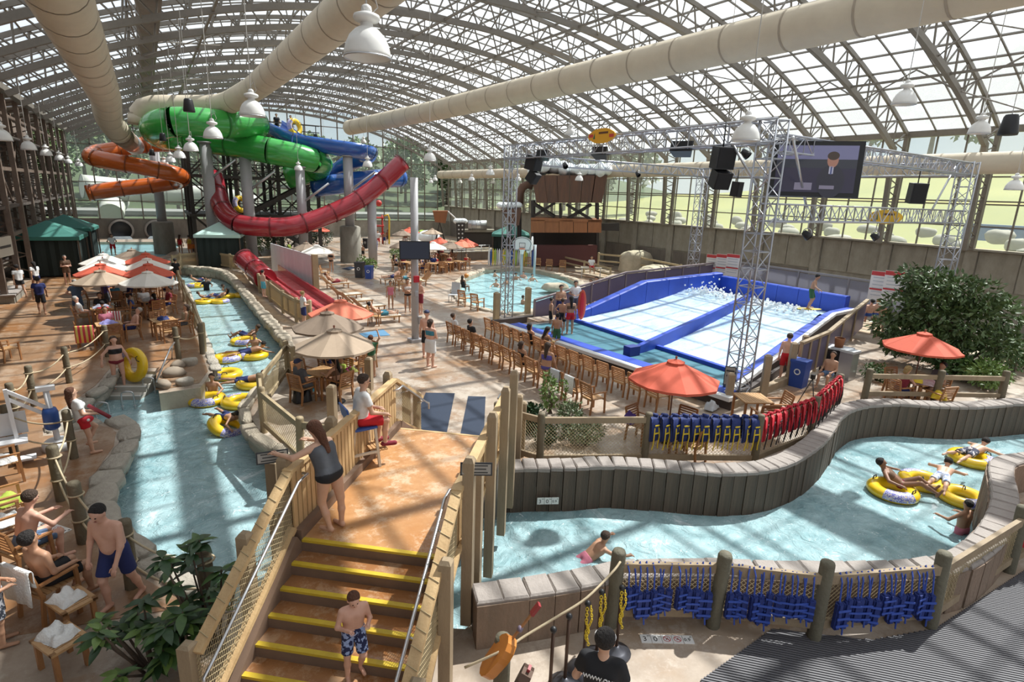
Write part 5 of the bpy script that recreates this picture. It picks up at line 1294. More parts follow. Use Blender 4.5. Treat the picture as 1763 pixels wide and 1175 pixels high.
# plinth, front trim and grate
FL = lambda y: 13.0 + (20.6 - y) * .1      # x of the front edge
MB().prism([(FL(21.2) - o.x, 21.2 - o.y), (FL(9.9) - o.x, 9.9 - o.y), (26 - o.x, rgt(26) - .45 - o.y), (28.6 - o.x, rgt(28.6) - .45 - o.y), (28.6 - o.x, LFT(28.6) + .45 - o.y), (22 - o.x, 21.3 - o.y)], -.02, Z0 - .12).build('plinth', M_sdark, sp)
MB().beam((FL(21.2) - o.x, 21.2 - o.y, Z0 - .06), (FL(9.9) - o.x, 9.9 - o.y, Z0 - .06), .3, .12, up=(0, 0, 1)).build('front_trim', M_strim, sp)
MB().beam((FL(20.9) + .42 - o.x, 20.9 - o.y, Z0 - .03), (FL(10.2) + .42 - o.x, 10.2 - o.y, Z0 - .03), .55, .08, up=(0, 0, 1)).build('front_pad', M_sblue, sp)
for i in range(5):
    y1, y0 = 20.6 - i * 1.96, 20.6 - (i + 1) * 1.96 + .03; ym = (y0 + y1) / 2; x0 = FL(ym) + .72
    MB().box(((x0 + 16.3) / 2 - o.x, ym - o.y, Z0 - .09), (16.3 - x0, y1 - y0, .05)).build('grate_panel', M_grate, sp)
MB().beam((16.4 - o.x, 20.6 - o.y, Z0), (16.4 - o.x, 11.0 - o.y, Z0), .18, .14, up=(0, 0, 1)).build('nozzle_lip', M_sblue, sp)
def sheet_mesh(ya, yb, nm):
    mb = MB(); nx, ny = 46, 16; vs = []; q = random.Random(3)
    for i in range(nx + 1):
        x = 16.4 + (28.1 - 16.4) * i / nx
        for j in range(ny + 1):
            t = j / ny; y0, y1 = ya(x), yb(x); foam = max(0, 1 - abs(x - 25.0) / 1.2) * .1
            vs.append((x - o.x, y0 + (y1 - y0) * t - o.y, slope(x) + q.uniform(-.006, .012) + q.uniform(0, foam)))
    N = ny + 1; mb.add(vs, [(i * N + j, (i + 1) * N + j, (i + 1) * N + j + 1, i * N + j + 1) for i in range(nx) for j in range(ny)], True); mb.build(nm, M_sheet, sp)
DIV = lambda x: 14.9 + (x - 14.9) * .235
sheet_mesh(lambda x: rgt(x) - .1, lambda x: DIV(x) - .1, 'water_sheet'); sheet_mesh(lambda x: DIV(x) + .1, lambda x: LFT(x) + .1, 'water_sheet')
fm = MB(); q = random.Random(5)
for i in range(420):
    y = q.uniform(rgt(25) + .5, LFT(25) - .3); x = 25.4 + q.gauss(0, .4); fm.sphere((x - o.x, y - o.y, slope(x) + abs(q.gauss(0, .1))), q.uniform(.03, .09), 5, 3)
for i in range(120):
    x = 25.2 + q.gauss(0, .4); y = 20.0 + q.gauss(0, .5); fm.sphere((x - o.x, y - o.y, slope(x) + abs(q.gauss(.1, .3))), q.uniform(.02, .06), 5, 3)
fm.build('foam', mat('foam_white', (.9, .93, .95), .7), sp, kind='stuff')
def pad_wall(line, n, th, nm):
    """line(t)->(x, y, z0, z1): a padded wall in segments"""
    for i in range(n):
        a, b = line(i / n), line((i + .985) / n); mb = MB(); vs = []
        d = Vector((b[0] - a[0], b[1] - a[1], 0)).normalized(); nn = Vector((-d.y, d.x, 0)) * th
        for p in (a, b):
            for s, z in ((0, p[2]), (0, p[3] - .04), (.15, p[3]), (.85, p[3]), (1, p[3] - .04), (1, p[2])): vs.append((p[0] + nn.x * s - o.x, p[1] + nn.y * s - o.y, z))
        mb.add(vs, [(k, k + 1, 7 + k, 6 + k) for k in range(5)] + [(0, 5, 4, 3, 2, 1), (6, 7, 8, 9, 10, 11)]); mb.build(nm, M_sblue, sp)
pad_wall(lambda t: (15.9 + 12.5 * t, LFT(15.9 + 12.5 * t), .1, Z0 + min(1.55, max(.04, (12.5 * t - .3) * .3))), 7, .5, 'side_pad')
pad_wall(lambda t: (28.2, LFT(28.2) + (rgt(28.2) - LFT(28.2)) * t, .1, 1.8), 6, .4, 'back_pad')
pad_wall(lambda t: (28.4 - 13.4 * t, rgt(28.4 - 13.4 * t), .1, RIM(28.4 - 13.4 * t)), 7, .45, 'side_pad')
mb = MB()
for (x0, x1) in ((14.3, 20), (20, 26), (26, 28.5)): mb.beam((x0 - o.x, rgt(x0) - .5 - o.y, RIM(x0) - .04), (x1 - o.x, rgt(x1) - .5 - o.y, RIM(x1) - .04), .18, .12, up=(0, 0, 1))
mb.build('white_edge', M_strim, sp)
mb = MB()
for (x0, x1) in ((14.3, 20), (20, 26), (26, 28.5)): mb.add([(x - o.x, rgt(x) - .54 - o.y, z) for x in (x0, x1) for z in (0, RIM(x) - .06)], [(0, 2, 3, 1)])
mb.build('side_skirt', M_sdark, sp)
# the dividing wedge between the two sheets
mb = MB(); vs = []
for x in (14.8, 17, 19.5, 22, 24.6):
    zt = Z0 + .2 + (x - 14.8) * .105; vs += [(x - o.x, DIV(x) + s - o.y, z) for s, z in ((-.1, slope(x) - .05), (-.1, zt), (.1, zt), (.1, slope(x) - .05))]
mb.add(vs, [(i * 4 + k, i * 4 + k + 1, i * 4 + 5 + k, i * 4 + 4 + k) for i in range(4) for k in range(3)] + [(0, 3, 2, 1), (16, 17, 18, 19)]); mb.build('divider', M_sblue, sp)
MB().box((14.75 - o.x, DIV(14.75) - o.y, Z0 + .08), (.5, .36, .42)).build('divider_nose', mat('navy_pad', (.012, .03, .2), .6), sp)
# fence of plum panels behind the pool
M_pan = glassy('plum_panel', (.30, .26, .34), .35, .3, .2); M_railg = mat('grey_rail', (.33, .31, .30), .5, .3)
def panel_fence(label, pts, h, n, m, rm, z0=None):
    t = tag(empty('panel_fence', (pts[0][0], pts[0][1], 0)), label, 'fence'); o_ = t.location.copy()
    P_ = [Vector(p) for p in pts]
    for a, b in zip(P_, P_[1:]):
        for i in range(n):
            p, q = a.lerp(b, i / n) - o_, a.lerp(b, (i + 1) / n) - o_; d = q - p
            MB().add([p + Vector((0, 0, .1)), q + Vector((0, 0, .1)), q + Vector((0, 0, h - .1)), p + Vector((0, 0, h - .1))] + [v + Vector((.02, .02, 0)) for v in (p + Vector((0, 0, .1)), q + Vector((0, 0, .1)), q + Vector((0, 0, h - .1)), p + Vector((0, 0, h - .1)))], [(0, 1, 2, 3), (7, 6, 5, 4), (0, 4, 5, 1), (3, 2, 6, 7)]).build('panel', m, t)
            MB().box(p + Vector((0, 0, h / 2)), (.09, .09, h)).build('post', rm, t)
        MB().beam(a - o_ + Vector((0, 0, h)), b - o_ + Vector((0, 0, h)), .14, .09, up=(0, 0, 1)).build('top_rail', rm, t)
panel_fence('clear panel fence with grey rail behind the surf pool back wall', [(30.2, 23.6, .6), (29.8, 12.5, .6)], 1.9, 4, glassy('smoky_panel', (.55, .55, .6), .5, .4, .2), M_railg)
panel_fence('plum tinted panel fence climbing beside the left surf pad', [(15.4, 22.3, -.05), (21.5, 22.6, 1.0), (30.2, 23.8, 1.1)], 1.15, 5, M_pan, mat('plum_rail', (.25, .2, .2), .6))
panel_fence('timber framed clear panel fence beside the bin and the surf pool', [G(1370, 655), (20.6, 10.9, 0.2), (26.5, 12.6, .7)], 1.35, 3, M_pan, M_wood2)
# white rule boards with red heads
def rules(lab, c, rz, wd, h):
    t = tag(empty('rule_board', c, rz), lab, 'sign'); MB().box((0, 0, 0), (wd, .04, h)).build('board', M_tile, t); MB().box((0, .05, -c.z / 2 - h / 4), (.09, .06, c.z - h / 2)).build('post', M_railg, t)
    MB().box((0, -.024, h * .42), (wd - .02, .01, h * .14)).build('red_head', M_tred, t); MB().box((0, -.024, -h * .12), (wd - .06, .01, h * .06)).build('red_bar', M_tred, t)
    for i in range(6): MB().box((0, -.024, h * .28 - i * h * .12), (wd * .75, .008, h * .03)).build('text_line', M_grey_t, t)
for i, (px, lab) in enumerate(((1226, 'left of three white rule boards with red heads behind the surf pool'), (1243, 'middle of three white rule boards behind the surf pool'), (1261, 'right of three white rule boards behind the surf pool'))):
    p = PX(px, 457, 30.0); rules(lab, p, R(-80), .85, 1.35)
for px, lab in ((1516, 'white rule board with red head by the seated boys'), (1540, 'white rule board half hidden by the tree')):
    p = PX(px, 493, 29.6); rules(lab, p, R(-80), .95, 1.4)
# raised timber kerb and walk on the left of the surf pool
tk = tag(empty('timber_kerb', (14, 22.3, 0)), 'dark timber kerb and walkway edge left of the surf pool', 'kerb'); MB().beam((-1.0, -.1, .16), (3.8, .3, .16), .2, .34, up=(0, 0, 1)).build('beam', M_sdark, tk)
MB().box((2.6, -.75, .17), (3.6, .9, .34)).build('step', M_floor, tk)
for px, py, h, lab in ((854, 552, 1.35, 'square timber post at the corner by the lattice tower'), (908, 540, 1.35, 'square timber post at the pool edge in front of the surf walk')):
    g = G(px, py); t = tag(empty('square_post', g), lab, 'post'); MB().box((0, 0, h / 2), (.24, .24, h)).build('shaft', M_wood3, t); MB().lathe([(.17, 0), (.08, .05), (0, .05)], 4, (0, 0, h), Matrix.Rotation(R(45), 3, 'Z'), False).build('cap', M_wood3, t)
# posts and rails on the right of the surf pool
for px, py, h, lab in ((1312, 690, 1.45, 'tall timber post right of the lattice tower'), (1357, 662, 1.45, 'tall timber post in front of the blue bin'), (1378, 640, 1.35, 'timber post behind the guard in red trunks'), (1252, 702, 1.05, 'timber post carrying a yellowed notice by the tower foot')):
    g = G(px, py); t = tag(empty('square_post', g, BAN), lab, 'post'); MB().box((0, 0, h / 2), (.2, .2, h)).build('shaft', M_wood2, t); MB().lathe([(.14, 0), (.07, .05), (0, .05)], 4, (0, 0, h), Matrix.Rotation(R(45), 3, 'Z'), False).build('cap', M_wood2, t)
g = G(1255, 645, .85); notice('notice_board', 'yellowed notice on the post by the tower foot', (g.x - .12, g.y - .12, .85), .32, .6, face_rz(g, 0), 0, 2)
kb = tag(empty('plank_kerb', G(1255, 705)), 'long weathered kerb beam below the posts right of the surf pool', 'kerb'); a = G(1255, 705) - kb.location; b = G(1365, 655) - kb.location; MB().beam(a + Vector((0, 0, .12)), b + Vector((0, 0, .12)), .2, .26, up=(0, 0, 1)).build('beam', M_wood2, kb)
def bin_(px, py, m, lab, h=1.0, w_=.5):
    g = G(px, py); t = tag(empty('waste_bin', g, face_rz(g, 20)), lab, 'bin')
    MB().lathe([(w_ * .6, 0), (w_ * .68, h * .86), (w_ * .62, h * .86), (w_ * .55, .05)], 4, M=Matrix.Rotation(R(45), 3, 'Z'), smooth=False).build('body', m, t); MB().box((0, 0, h * .9), (w_ * 1.02, w_ * 1.02, .09)).build('lid', m, t); MB().torus((0, -w_ * .47, h * .55), .09, .02, 14, 4, M=Matrix.Rotation(R(90), 3, 'X'), squash=.3).build('recycling_mark', M_white, t)
M_binb = mat('bin_blue', (.02, .06, .28), .45); M_bink = mat('bin_black', (.018, .018, .022), .5)
bin_(1373, 665, M_binb, 'blue recycling bin beside the surf pool guard', 1.0, .52)
bin_(620, 478, M_bink, 'black bin beside the wet walk', 1.15, .62); bin_(636, 480, M_binb, 'blue bin next to the black one on the wet walk', .95, .5); bin_(645, 432, M_binb, 'blue bin by the far group', 1.0, .5); bin_(630, 428, M_bink, 'dark bin by the far group', 1.1, .5)
# ================================================================== lattice stage over the surf pool
M_truss = mat('lattice_aluminium', (.42, .43, .47), .35, .75)
def box_truss(name, label, a, b, w_, seg, par=None, up=(0, 0, 1)):
    a, b = Vector(a), Vector(b); t = tag(empty(name, a), label, 'truss') if par is None else par
    d = (b - a).normalized(); u = Vector(up) - d * d.dot(Vector(up)); u.normalize(); s = d.cross(u); L = (b - a).length; base = Vector((0, 0, 0)) if par is None else a - par.location
    cs = [u * (i * w_ / 2) + s * (j * w_ / 2) for i, j in ((1, 1), (1, -1), (-1, -1), (-1, 1))]
    for c in cs: MB().tube(base + c, base + c + d * L, .03, 6).build('chord', M_truss, t)
    n = max(1, round(L / seg)); mb = MB()
    for i in range(n):
        p0, p1 = base + d * L * i / n, base + d * L * (i + 1) / n
        for k in range(4):
            c0, c1 = cs[k], cs[(k + 1) % 4]; mb.tube(p0 + c0, p0 + c1, .016, 5, cap=False)
            mb.tube(p0 + (c0 if i % 2 else c1), p1 + (c1 if i % 2 else c0), .016, 5, cap=False)
    mb.build('lacing', M_truss, t); return t
T1, T2, T3, T4 = (14.85, 24.0), (14.95, 10.4), (28.6, 24.2), (28.6, 10.75)
box_truss('lattice_tower', 'lattice tower at the left front of the surf stage by the pool', (*T1, 0), (*T1, 8.2), .46, .5, up=(1, 0, 0))
box_truss('lattice_tower', 'lattice tower at the right front of the surf stage by the notice post', (*T2, 0), (*T2, 8.25), .55, .5, up=(1, 0, 0))
box_truss('lattice_tower', 'lattice tower at the far left corner of the surf stage', (*T3, 0), (*T3, 7.95), .48, .5, up=(1, 0, 0))
box_truss('lattice_tower', 'lattice tower at the far right corner behind the tree', (*T4, 0), (*T4, 7.95), .55, .5, up=(1, 0, 0))
box_truss('lattice_girder', 'front lattice girder carrying the orange sign and black speakers', (14.85, 24.2, 7.9), (14.95, 10.1, 7.95), .6, .5)
box_truss('lattice_girder', 'left lattice girder running back from the pool tower', (15.1, 24.0, 7.65), (28.6, 24.2, 7.65), .45, .5)
box_truss('lattice_girder', 'back lattice girder of the surf stage in front of the window wall', (28.6, 24.2, 7.65), (28.6, 10.5, 7.65), .5, .5)
box_truss('lattice_girder', 'right lattice girder behind the television', (15.2, 10.4, 7.65), (28.6, 10.75, 7.65), .45, .5)
box_truss('lattice_girder', 'low lattice girder carrying the yellow oval sign', (15.2, 10.4, 5.75), (28.6, 10.75, 5.75), .5, .5)
def strut(lab, a, b):
    a, b = Vector(a), Vector(b); t = tag(empty('diagonal_strut', a), lab, 'strut'); MB().tube((0, 0, 0), b - a, .04, 8).build('pipe', M_alu, t); MB().sphere((0, 0, 0), .06, 8, 6).build('clamp', M_alu, t)
strut('bare diagonal pipe brace on the right front tower', PX(1365, 238, 15.0), PX(1388, 355, 17.2)); strut('diagonal pipe brace above the hanging speakers', PX(1262, 250, 14.7), PX(1302, 318, 14.9)); strut('diagonal pipe brace at the far right tower', PX(1648, 282, 28.4), PX(1600, 370, 26.8))
def speaker(lab, c, size, rz, tilt=0, cable=0, name='loudspeaker'):
    t = tag(empty(name, c, rz), lab, 'speaker', 'black loudspeakers'); w_, d, h = size; Mx = Matrix.Rotation(tilt, 3, 'X')
    vs = [Mx @ Vector(q) for q in [(-w_ / 2, -d / 2, -h / 2), (w_ / 2, -d / 2, -h / 2), (w_ * .38, d / 2, -h / 2), (-w_ * .38, d / 2, -h / 2), (-w_ / 2, -d / 2, h / 2), (w_ / 2, -d / 2, h / 2), (w_ * .38, d / 2, h / 2), (-w_ * .38, d / 2, h / 2)]]
    MB().add(vs, [(3, 2, 1, 0), (4, 5, 6, 7), (0, 1, 5, 4), (1, 2, 6, 5), (2, 3, 7, 6), (3, 0, 4, 7)]).build('cabinet', M_black, t)
    MB().box(Mx @ Vector((0, -d / 2 - .005, 0)), (w_ * .86, .02, h * .88), M=Mx).build('grille', mat('speaker_grille', (.02, .02, .022), .9), t)
    if cable: MB().tube((0, 0, h / 2 - .02), (0, 0, h / 2 + cable), .02, 6).build('hanger', M_black, t)
p = PX(918, 285, 15.0); speaker('black speaker hanging highest beside the pool tower', p + Vector((0, 0, .1)), (.7, .55, .62), R(25), R(12), .55); speaker('black speaker tilted below the highest one at the pool tower', p + Vector((.0, -.02, -.5)), (.5, .45, .5), R(25), R(35), .2)
for px, py, x, sz, lab in ((936, 268, 15.0, (.55, .4, .32), 'black monitor on the front girder nearest the pool tower'), (1034, 264, 15.0, (.6, .4, .34), 'black monitor on the front girder below the orange sign'), (1175, 257, 15.0, (.72, .4, .36), 'black monitor on the front girder right of the orange sign')):
    speaker(lab, PX(px, py, x), sz, R(-60), R(-25))
p = PX(1243, 272, 14.6); speaker('large black speaker hung beside the bell lamp', p, (.6, .5, .62), R(-20), R(8), .7); speaker('black speaker hung directly under the large one', p + Vector((0, 0, -.6)), (.52, .48, .5), R(-20), R(20), .1)
speaker('narrow black speaker hung left of the television', PX(1268, 326, 19), (.32, .34, .55), 0, R(5), .45); speaker('black speaker hung under the back girder on the right', PX(1577, 333, 25), (.55, .5, .75), R(-40), R(5), .7)
# television
def tv(lab, c, w_, h, rz, tilt, name='television'):
    t = tag(empty(name, c, rz), lab, 'television'); Mx = Matrix.Rotation(tilt, 3, 'X')
    MB().box((0, 0, 0), (w_, .1, h), M=Mx).build('casing', M_black, t); return t, Mx
c = (PX(1345, 245, 16.4) + PX(1470, 243, 17.2) + PX(1460, 342, 17.2) + PX(1345, 336, 16.4)) / 4
t, Mx = tv('large television showing a man in a suit, hung on the stage', c, 2.42, 1.6, R(-52), R(-9))
cas = t.children[0] if t.children else t
def scr(n, x, z, sx, sz, m, y=-.056): return MB().box(Mx @ Vector((x * .78, y, z * .84)), (sx * .78, .006, sz * .84), M=Mx).build(n, m, cas)
def em(n, c_, k=1.): return mat(n, tuple(q * .3 for q in c_), .25, emit=(c_, k))
scr('screen', 0, 0, 2.72, 1.6, em('screen_dark', (.022, .02, .035)), -.053); scr('screen_sky', 0, .5, 2.72, .6, em('screen_sky', (.10, .10, .17)), -.057); scr('screen_trees', 0, .18, 2.72, .3, em('screen_tree', (.025, .027, .035)), -.058)
def disc(n, x, z, rx, rz_, m, y): MB().lathe([(0, 0), (1, 0), (1, .01), (0, .01)], 18, Mx @ Vector((x * .78, y, z * .84)), Mx @ Matrix.Rotation(R(90), 3, 'X') @ Matrix.Diagonal((rx * .87, rz_ * .87, .5)), False).build(n, m, cas)
disc('screen_suit', .55, -.42, .42, .55, em('screen_suit', (.02, .02, .028)), -.06); disc('screen_face', .55, .3, .17, .24, em('screen_face', (.20, .10, .075)), -.064); disc('screen_hair', .55, .45, .18, .14, em('screen_hair', (.035, .025, .02)), -.067); scr('screen_shirt', .53, -.03, .15, .26, em('screen_shirt', (.22, .22, .28)), -.066); scr('screen_tie', .53, -.05, .05, .26, em('screen_tie', (.04, .05, .12)), -.069); scr('screen_desk', -.35, -.6, .6, .25, em('screen_desk', (.12, .11, .15)), -.062); scr('screen_desk', .45, -.62, .5, .12, em('screen_desk', (.12, .11, .15)), -.068)
# orange board signs with lettering
def board_sign(lab, c, w_, h, rz, col, shape, txt):
    s = tag(empty('board_sign', c, rz), lab, 'sign'); mb = MB(); n = 28; vs = []
    for i in range(n):
        a = 2 * math.pi * i / n; x, z = math.cos(a), math.sin(a)
        if shape == 'board': x = math.copysign(abs(x) ** .6, x); z *= 1 - .35 * abs(x) ** 3; z += .25 * math.sin(5 * a) * .25
        vs.append((x * w_ / 2, z * h / 2))
    mb.add([(x, y, z) for y in (-.03, .03) for x, z in vs], [tuple(range(n)), tuple(range(n, 2 * n))[::-1]] + [(i, n + i, n + (i + 1) % n, (i + 1) % n) for i in range(n)]); mb.build('board', col, s)
    MB().box((w_ * .08, -.034, h * .2), (w_ * .34, .008, h * .14)).build('lettering_band', mat('sign_brown', (.12, .05, .02), .6), s)
    if shape == 'board':
        for sx in (-1, 1): MB().box((sx * w_ * .38, -.034, -.02 * sx), (w_ * .16, .008, h * .22)).build('red_stripe', M_tred, s)
    MB().add([(-w_ * .3, -.036, -h * .2), (-w_ * .22, -.036, -h * .2), (-w_ * .24, -.036, h * .25)], [(0, 1, 2)]).build('fin_mark', mat('sign_green', (.05, .12, .06), .6), s)
board_sign('orange surfboard shaped sign on the front girder', PX(1036, 234, 14.4), 1.5, .5, R(-90), mat('sign_orange', (.75, .38, .02), .5), 'board', 'SURF'); board_sign('yellow oval sign on the low girder below the television', PX(1524, 374, 22.5), 1.15, .5, R(-40), mat('sign_yellow', (.72, .45, .03), .5), 'oval', '')
# spotlights under the side girders
def spot(px, py, x, lab):
    t = tag(empty('spotlight', PX(px, py, x), R(rnd.uniform(-60, 60))), lab, 'spotlight'); Mx = Matrix.Rotation(R(130), 3, 'X')
    MB().lathe([(0, -.14), (.08, -.14), (.12, .02), (.13, .12), (.1, .13)], 12, M=Mx).build('can', M_black, t); MB().torus((0, 0, .08), .12, .015, 12, 5, M=Matrix.Rotation(R(90), 3, 'Y')).build('yoke', M_alu, t); MB().tube((0, 0, .18), (0, 0, .5), .015, 6).build('hook', M_alu, t)
for px, py, x, lab in ((973, 285, 17, 'spotlight under the left girder nearest the pool'), (1098, 300, 22.5, 'spotlight midway under the left girder'), (1284, 265, 15.6, 'spotlight behind the bell lamp by the stage tower'), (1389, 405, 17, 'spotlight under the low girder near the tower'), (1506, 408, 22.5, 'spotlight under the low girder near the oval sign')): spot(px, py, x, lab)
# ================================================================== ducts, lamps
M_duct = mat('cream_duct_fabric', (.60, .52, .40), .75, noise=(1.2, (.50, .43, .33), .7)); M_seam = mat('duct_seam', (.36, .30, .23), .8)
def duct(label, pts, r, step=2.6, hang=True):
    P_ = [Vector(p) for p in pts]; t = tag(empty('fabric_duct', P_[0]), label, 'duct'); o = P_[0]; R_ = arc_pts(P_, .65); k = 4
    for i in range(0, len(R_) - 1, k):
        MB().path([p - o for p in R_[i:i + k + 1]], r, 20, cap=(i + k >= len(R_) - 1 or i == 0)).build('duct_section', M_duct, t)
        a = R_[i]; d = (R_[min(i + 1, len(R_) - 1)] - a).normalized(); MB().path([a - o - d * .04, a - o + d * .04], r + .012, 20, cap=False).build('seam_band', M_seam, t)
        if hang and i % (2 * k) == 0:
            zt = roof_z(a.x) - 1.45
            if zt > a.z + r: MB().tube(a - o + Vector((0, 0, r)), Vector((a.x, a.y, zt)) - o, .012, 5).build('hanger_cable', M_seam, t)
    return t
duct('long cream air duct above the surf pool running the length of the hall', [(20.8, -4, 12.2), (20.6, 20, 12.2), (20.0, 45, 12.2), (18.9, 63, 12.2)], .74)
duct('cream air duct over the walk, bending left at its far end', [(6.85, -2, 12.2)] + [Vector((6.85, y, 12.2)) for y in (10, 30, 42)] + [p for p in spline([Vector((6.8, 44.5, 12.2)), PY(385, 180, 48.5), PY(330, 183, 50), PY(262, 184, 50.5), PY(243, 196, 51), PY(241, 215, 51)], 6)], .76)
duct('cream air duct on the far left ending in a tapered spout', [(-1.38, -2, 10.6), (-1.38, 20, 10.6), (-1.38, 37, 10.6)] + [p for p in spline([Vector((-1.38, 42.3, 10.55)), PY(188, 205, 48), PY(204, 228, 50.6)], 5)], .78)
a, b = PY(206, 231, 51), PY(232, 252, 55.4); t = tag(empty('duct_spout', a), 'brown spout pipe continuing the left air duct', 'duct'); MB().tube((0, 0, 0), (b - a) * .5, .74, 16, .7).build('cone', mat('brown_metal', (.30, .22, .16), .5, .3), t); MB().tube((b - a) * .5, b - a, .7, 16, .66).build('pipe', M_alu, t)
duct('cream air duct low along the right window wall', [(33.5, -3, 8.2), (33.5, 30, 8.2), (33.5, 72, 8.2)], .5, hang=False)
M_shade = mat('bell_glass', (.80, .79, .76), .3, noise=(8, (.70, .69, .66), .5)); M_cable = mat('lamp_cable', (.45, .43, .40), .6)
def make_lamp():
    r = empty('bell_lamp', label='x', cat='lamp')
    MB().lathe([(.03, .62), (.06, .6), (.07, .55), (.055, .52)], 12).build('cap', M_white, r)
    MB().lathe([(.05, .54), (.16, .5), (.17, .46), (.15, .43), (.075, .41)], 16).build('housing', M_shade, r)
    sd_ = MB().lathe([(.075, .42), (.08, .37), (.15, .33), (.22, .26), (.27, .16), (.295, .05), (.3, 0), (.285, 0), (.265, .12), (.2, .26), (.08, .34)], 24).build('shade', M_shade, r)
    MB().torus((0, 0, 0), .297, .012, 24, 6).build('rim', M_alu, sd_)
    MB().lathe([(0, .25), (.05, .25), (.06, .12), (.0, .08)], 10).build('bulb', mat('bulb_glass', (.8, .8, .78), .2), r)
    MB().path([(.0, .0, .45), (.16, .02, .62), (.1, .02, .8), (.02, 0, .72)], .008, 5).build('loop_cord', M_cable, r)
    return proto(r)
LAMP = make_lamp()
lampm = MB().tube((0, 0, .6), (0, 0, 1.6), .012, 5).mesh('cable', M_cable)
LAMPS = [(633, 100, 80, 'largest bell lamp, nearest the camera, under the bent duct'), (435, 200, 42, 'second largest bell lamp, in front of the green slide'), (367, 238, 31, 'bell lamp in front of the tall grey slide column'), (329, 260, 24, 'bell lamp between green and orange slides'), (309, 272, 20, 'bell lamp just left of the one between the slides'), (294, 279, 16, 'small bell lamp fifth in the row over the orange slide'), (283, 283, 13, 'smallest bell lamp at the end of the row by the orange slide'),
 (1283, 243, 47, 'large bell lamp in front of the right lattice tower'), (1556, 180, 38, 'bell lamp high under the roof on the right'), (1685, 230, 33, 'bell lamp beside the round black speaker at the right'), (1745, 327, 27, 'bell lamp at the right edge before the grass slope'), (982, 232, 18, 'pale bell lamp above the orange surfboard sign'), (740, 277, 22, 'bell lamp over the red slide mouth'),
 (4, 242, 30, 'bell lamp cut by the left edge of the view'), (50, 258, 23, 'second bell lamp along the left columns'), (80, 268, 18, 'third bell lamp along the left columns'), (103, 276, 15, 'fourth bell lamp along the left columns'), (118, 281, 12, 'fifth bell lamp along the left columns'), (136, 286, 12, 'last bell lamp along the left columns'),
 (461, 298, 11, 'small bell lamp in front of the slide tower stairs'), (514, 293, 14, 'small bell lamp below the end of the green slide'), (633, 287, 17, 'bell lamp below the blue slide bend'), (626, 246, 10, 'tiny bell lamp on the blue slide bend'), (680, 303, 11, 'bell lamp hanging beside the top of the red slide'), (697, 312, 9, 'bell lamp left of the white pole'), (749, 311, 9, 'bell lamp right of the white pole'), (742, 315, 8, 'faint bell lamp behind the one right of the pole'), (792, 315, 8, 'small bell lamp midway to the lattice tower'), (812, 311, 11, 'bell lamp before the pale window wall'), (844, 301, 15, 'bell lamp left of the pool tower'), (849, 316, 9, 'tiny bell lamp below the one left of the pool tower'), (892, 311, 11, 'bell lamp right of the pool tower'), (997, 311, 14, 'bell lamp in front of the snow capped hopper'), (1115, 318, 12, 'bell lamp before the grass slope right of the hopper')]
for px, py, wpx, lab in LAMPS:
    d = ray(px, py); p = CAM + d * (.6 / wpx); zt = roof_z(p.x) - 1.5
    if abs(p.x - 34) < 2.5 or p.x > 34: zt = min(zt, 9.6)
    l = dup(LAMP, p, rnd.random() * 6, lab, 'bell lamps'); c = inst('cable', lampm, l, (0, 0, 0), (0, 0, 0)); L_ = max(.3, zt - p.z - .6); c.scale = (1, 1, L_); c.location = (0, 0, .6 - .6 * L_)
def hung_speaker(px, py, wpx, lab):
    p = CAM + ray(px, py) * (.42 / wpx); t = tag(empty('pendant_speaker', p), lab, 'speaker', 'round black speakers'); MB().lathe([(0, .5), (.13, .5), (.16, .45), (.22, .05), (.21, 0), (0, .02)], 14).build('cone', M_black, t); zt = roof_z(p.x) - 1.4
    MB().tube((0, 0, .5), (0, 0, max(.6, zt - p.z)), .01, 5).build('cable', M_cable, t)
for a in ((326, 193, 18, 'round black speaker hung in front of the bent duct'), (1734, 233, 28, 'round black speaker hung at the upper right'), (559, 278, 9, 'tiny black speaker hung above the red slide'), (281, 243, 11, 'small black speaker hung by the orange slide bend'), (262, 268, 9, 'black speaker on the grey column of the orange slide')): hung_speaker(*a)
